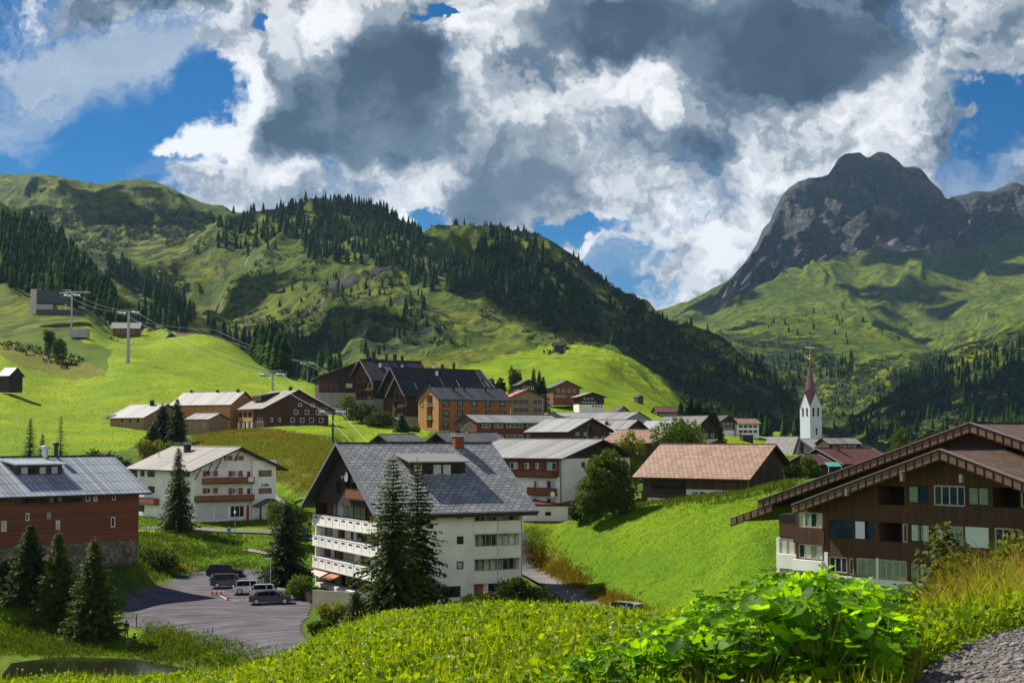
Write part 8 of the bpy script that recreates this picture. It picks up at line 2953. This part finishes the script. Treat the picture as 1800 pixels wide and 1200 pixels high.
def grass_clump(label, u, D, n, h, spread, seed, mat='ochre_blades', lean=.45, curve=.5):
    rng = np.random.RandomState(seed)
    x0 = (u - 900) / F * D; z0 = ground(x0, D)
    n_ = n
    root = np.stack([rng.normal(size=n_) * spread, rng.normal(size=n_) * spread, np.zeros(n_)], 1)
    d = rng.normal(size=(n_, 3)) * lean; d[:, 2] = 1; d /= np.linalg.norm(d, axis=1)[:, None]
    L = h * rng.uniform(.5, 1.15, n_)
    a, _ = frames(d); w = rng.uniform(.006, .012, n_)[:, None]
    pts = []
    for t in (0, .35, .7, 1.0):
        c = root + d * (L * t)[:, None]
        c[:, :2] += d[:, :2] * (L * curve * t * t)[:, None]; c[:, 2] -= L * curve * .5 * t * t
        ww = w * (1 - t * .9)
        pts.append(c - a * ww); pts.append(c + a * ww)
    V = np.stack(pts, 1).reshape(-1, 3)
    i = np.arange(n_)[:, None] * 8
    f = np.concatenate([i + np.array([[k, k + 1, k + 3, k + 2]]) for k in (0, 2, 4)])
    o = put('grass_clump', new_mesh('grass_clump', V, f), M[mat], label=label, cat='grass clump', group='tawny grass clumps at the picture edge')
    o.location = (x0, D, z0)
    if label == 'x':
        o['label'] = 'green grass clump among the tawny grass'; o['group'] = 'green grass clumps at the picture edge'
    return o


rg = random.Random(12)
TAWNY = 'tall tawny grass clump before the dark timber house'
for k, (u, D, h) in enumerate(((1700, 17, .85), (1735, 16.5, 1.0), (1772, 17.5, .95), (1805, 16, 1.15), (1690, 19, 1.0), (1745, 19, 1.1), (1790, 14.5, .8), (1720, 14.8, .6), (1760, 18, 1.3), (1820, 18, 1.2), (1668, 16.5, .55), (1640, 17, .45))):
    grass_clump(TAWNY, u, D, 230, h * .9, .24, 300 + k, lean=.42)


for k, (u, D, h) in enumerate(((1715, 15.5, .55), (1755, 15.2, .6), (1790, 15.6, .7), (1680, 15.5, .4), (1730, 18.5, .8), (1815, 14.5, .7), (1655, 18.5, .45), (1770, 13.6, .5))):
    o = grass_clump('x', u, D, 300, h, .26, 400 + k, mat='grass_blades', lean=.5)
for k, (u, D, w, h, sd) in enumerate(((1700, 18.2, 1.1, .8, 501), (1800, 17.2, 1.2, 1.0, 502))):
    z_ = ground((u - 900) / F * D, D); uu, vv2 = project((u - 900) / F * D, D, z_)
    leafy('bush', ('low twiggy bush with yellowing leaves behind the tawny grass' if k == 0 else 'yellowing bush where the tawny grass meets the picture edge'), u, float(vv2), D, w, h, sd, mat='leaves_yellow', n=2200, leaf=.07, trunk=.0)


def larch_spray():
    x, y = 4.05, 9.2
    z = ground(x, y)
    r = empty('young_larch', (x, y, z), 0, 'young larch whose twig tips reach into the picture at its edge', 'larch')
    m = MB(); m.tube((0, 0, -.2), (.05, 0, 4.3), .04, .006, 8); m.build('trunk', 'bark', r)
    P, Dr = [], []
    rng = np.random.RandomState(4)
    tw = MB()
    for k in range(96):
        zz_ = .5 + k * .038; az = math.pi + rng.uniform(-.5, .5) if k % 3 == 0 else rng.rand() * 6.28
        L = (.70 if k % 3 == 0 else .5) * rng.uniform(.6, 1.05) * (1.1 - .75 * (k / 96) ** 2)
        e = Vector((math.cos(az) * L, math.sin(az) * L, zz_ + .1 - .2 * L)); a = Vector((0, 0, zz_))
        tw.tube(a, e, .008, .003, 5, caps=False)
        for q in range(34):
            t = rng.uniform(.2, 1); P += [tuple(a.lerp(e, t))] * 3
            for _ in range(3):
                d = rng.normal(size=3); d /= np.linalg.norm(d); Dr.append(d)
    tw.build('twigs', 'bark_grey', r)
    P = np.array(P); Dr = np.array(Dr); n = len(P)
    v, f = blades(P, Dr, rng.uniform(.03, .06, n), np.full(n, .008), rng.uniform(-3, 3, n))
    put('needles', new_mesh('needles', v, f), M['leaves_yellow'], r)


larch_spray()


# ------------------------------------------------------------------ unseen clouds added to cast shadows on the slopes, and the air between
def shade_cloud(name, label, targets, zc, seed):
    """an unseen cumulus added above the frame to cast its shadow; targets: the ground (u, v, distance, radius) it shades"""
    rng = np.random.RandomState(seed)
    bm = bmesh.new()
    bmesh.ops.create_icosphere(bm, subdivisions=2, radius=1)
    iv = np.array([v.co[:] for v in bm.verts]); fi = np.array([[v.index for v in f.verts] for f in bm.faces]); bm.free()
    V, Fc = [], []; base = 0
    for (u, v, D, R) in targets:
        p = world_at(u, v, D); k = (zc - p.z) / SUN.z; c = p + SUN * k
        m = int(26)
        for q in range(m):
            a = rng.rand() * 6.28; rr = R * rng.rand() ** .5
            s = R * rng.uniform(.14, .36) * (1.1 - .45 * rr / R)
            o = np.array([c.x + math.cos(a) * rr, c.y + math.sin(a) * rr, c.z + rng.normal() * R * .05])
            w = 1 + .35 * perlin(iv[:, 0] * 1.7 + q, iv[:, 1] * 1.7, iv[:, 2] * 1.7)
            V.append(iv * (w * s)[:, None] * np.array([1, 1, .45]) + o); Fc.append(fi + base); base += len(iv)
    put(name, new_mesh(name, np.concatenate(V), np.concatenate(Fc), smooth=True), M['shade_cloud_white'], label=label, kind='structure')


simple_mat('shade_cloud_white', (0.85, 0.86, 0.88), .95)
shade_cloud('shade_cloud', 'unseen clouds added to shade the long dark ridge', [(1010, 480, 1750, 190), (1120, 570, 1500, 150), (1230, 640, 1350, 170), (1330, 700, 1200, 120)], 1500, 1)
shade_cloud('shade_cloud', 'unseen clouds added to shade the domed hilltop', [(590, 392, 1950, 130)], 1550, 2)
shade_cloud('shade_cloud', 'unseen clouds added to shade the hollow behind the pasture', [(470, 600, 1150, 120), (560, 600, 1150, 90), (400, 560, 1500, 110)], 1450, 3)
shade_cloud('shade_cloud', 'unseen clouds added to shade the rock massif', [(1640, 400, 5150, 230), (1740, 430, 5000, 300), (1780, 480, 4600, 360), (1390, 430, 4950, 150)], 2700, 4)
shade_cloud('shade_cloud', 'unseen clouds added to shade the lower flank of the massif', [(1240, 545, 4600, 200), (1420, 560, 3800, 260), (1600, 520, 4200, 180)], 2500, 5)
shade_cloud('shade_cloud', 'unseen clouds added to shade the gully behind the church', [(1450, 700, 1900, 210), (1600, 700, 1600, 190), (1740, 680, 1500, 170)], 1600, 6)
shade_cloud('shade_cloud', 'unseen clouds added to shade the far rounded mountain', [(320, 400, 2600, 160), (140, 410, 2400, 150)], 1700, 7)


def haze():
    m = bpy.data.materials.new('haze'); m.use_nodes = True
    T = NT(m.node_tree); T.n.clear()
    out = T.add('ShaderNodeOutputMaterial'); v = T.add('ShaderNodeVolumePrincipled')
    v.inputs['Color'].default_value = (0.38, 0.66, 1.0, 1); v.inputs['Density'].default_value = HAZE
    v.inputs['Anisotropy'].default_value = 0.3
    T.l.new(v.outputs[0], out.inputs['Volume'])
    MB().box(-13000, 13000, -60, 9300, -40, 1250).build('haze', m, None, label='pale blue air between the village and the mountains', kind='stuff')


HAZE = 2.5e-5
haze()
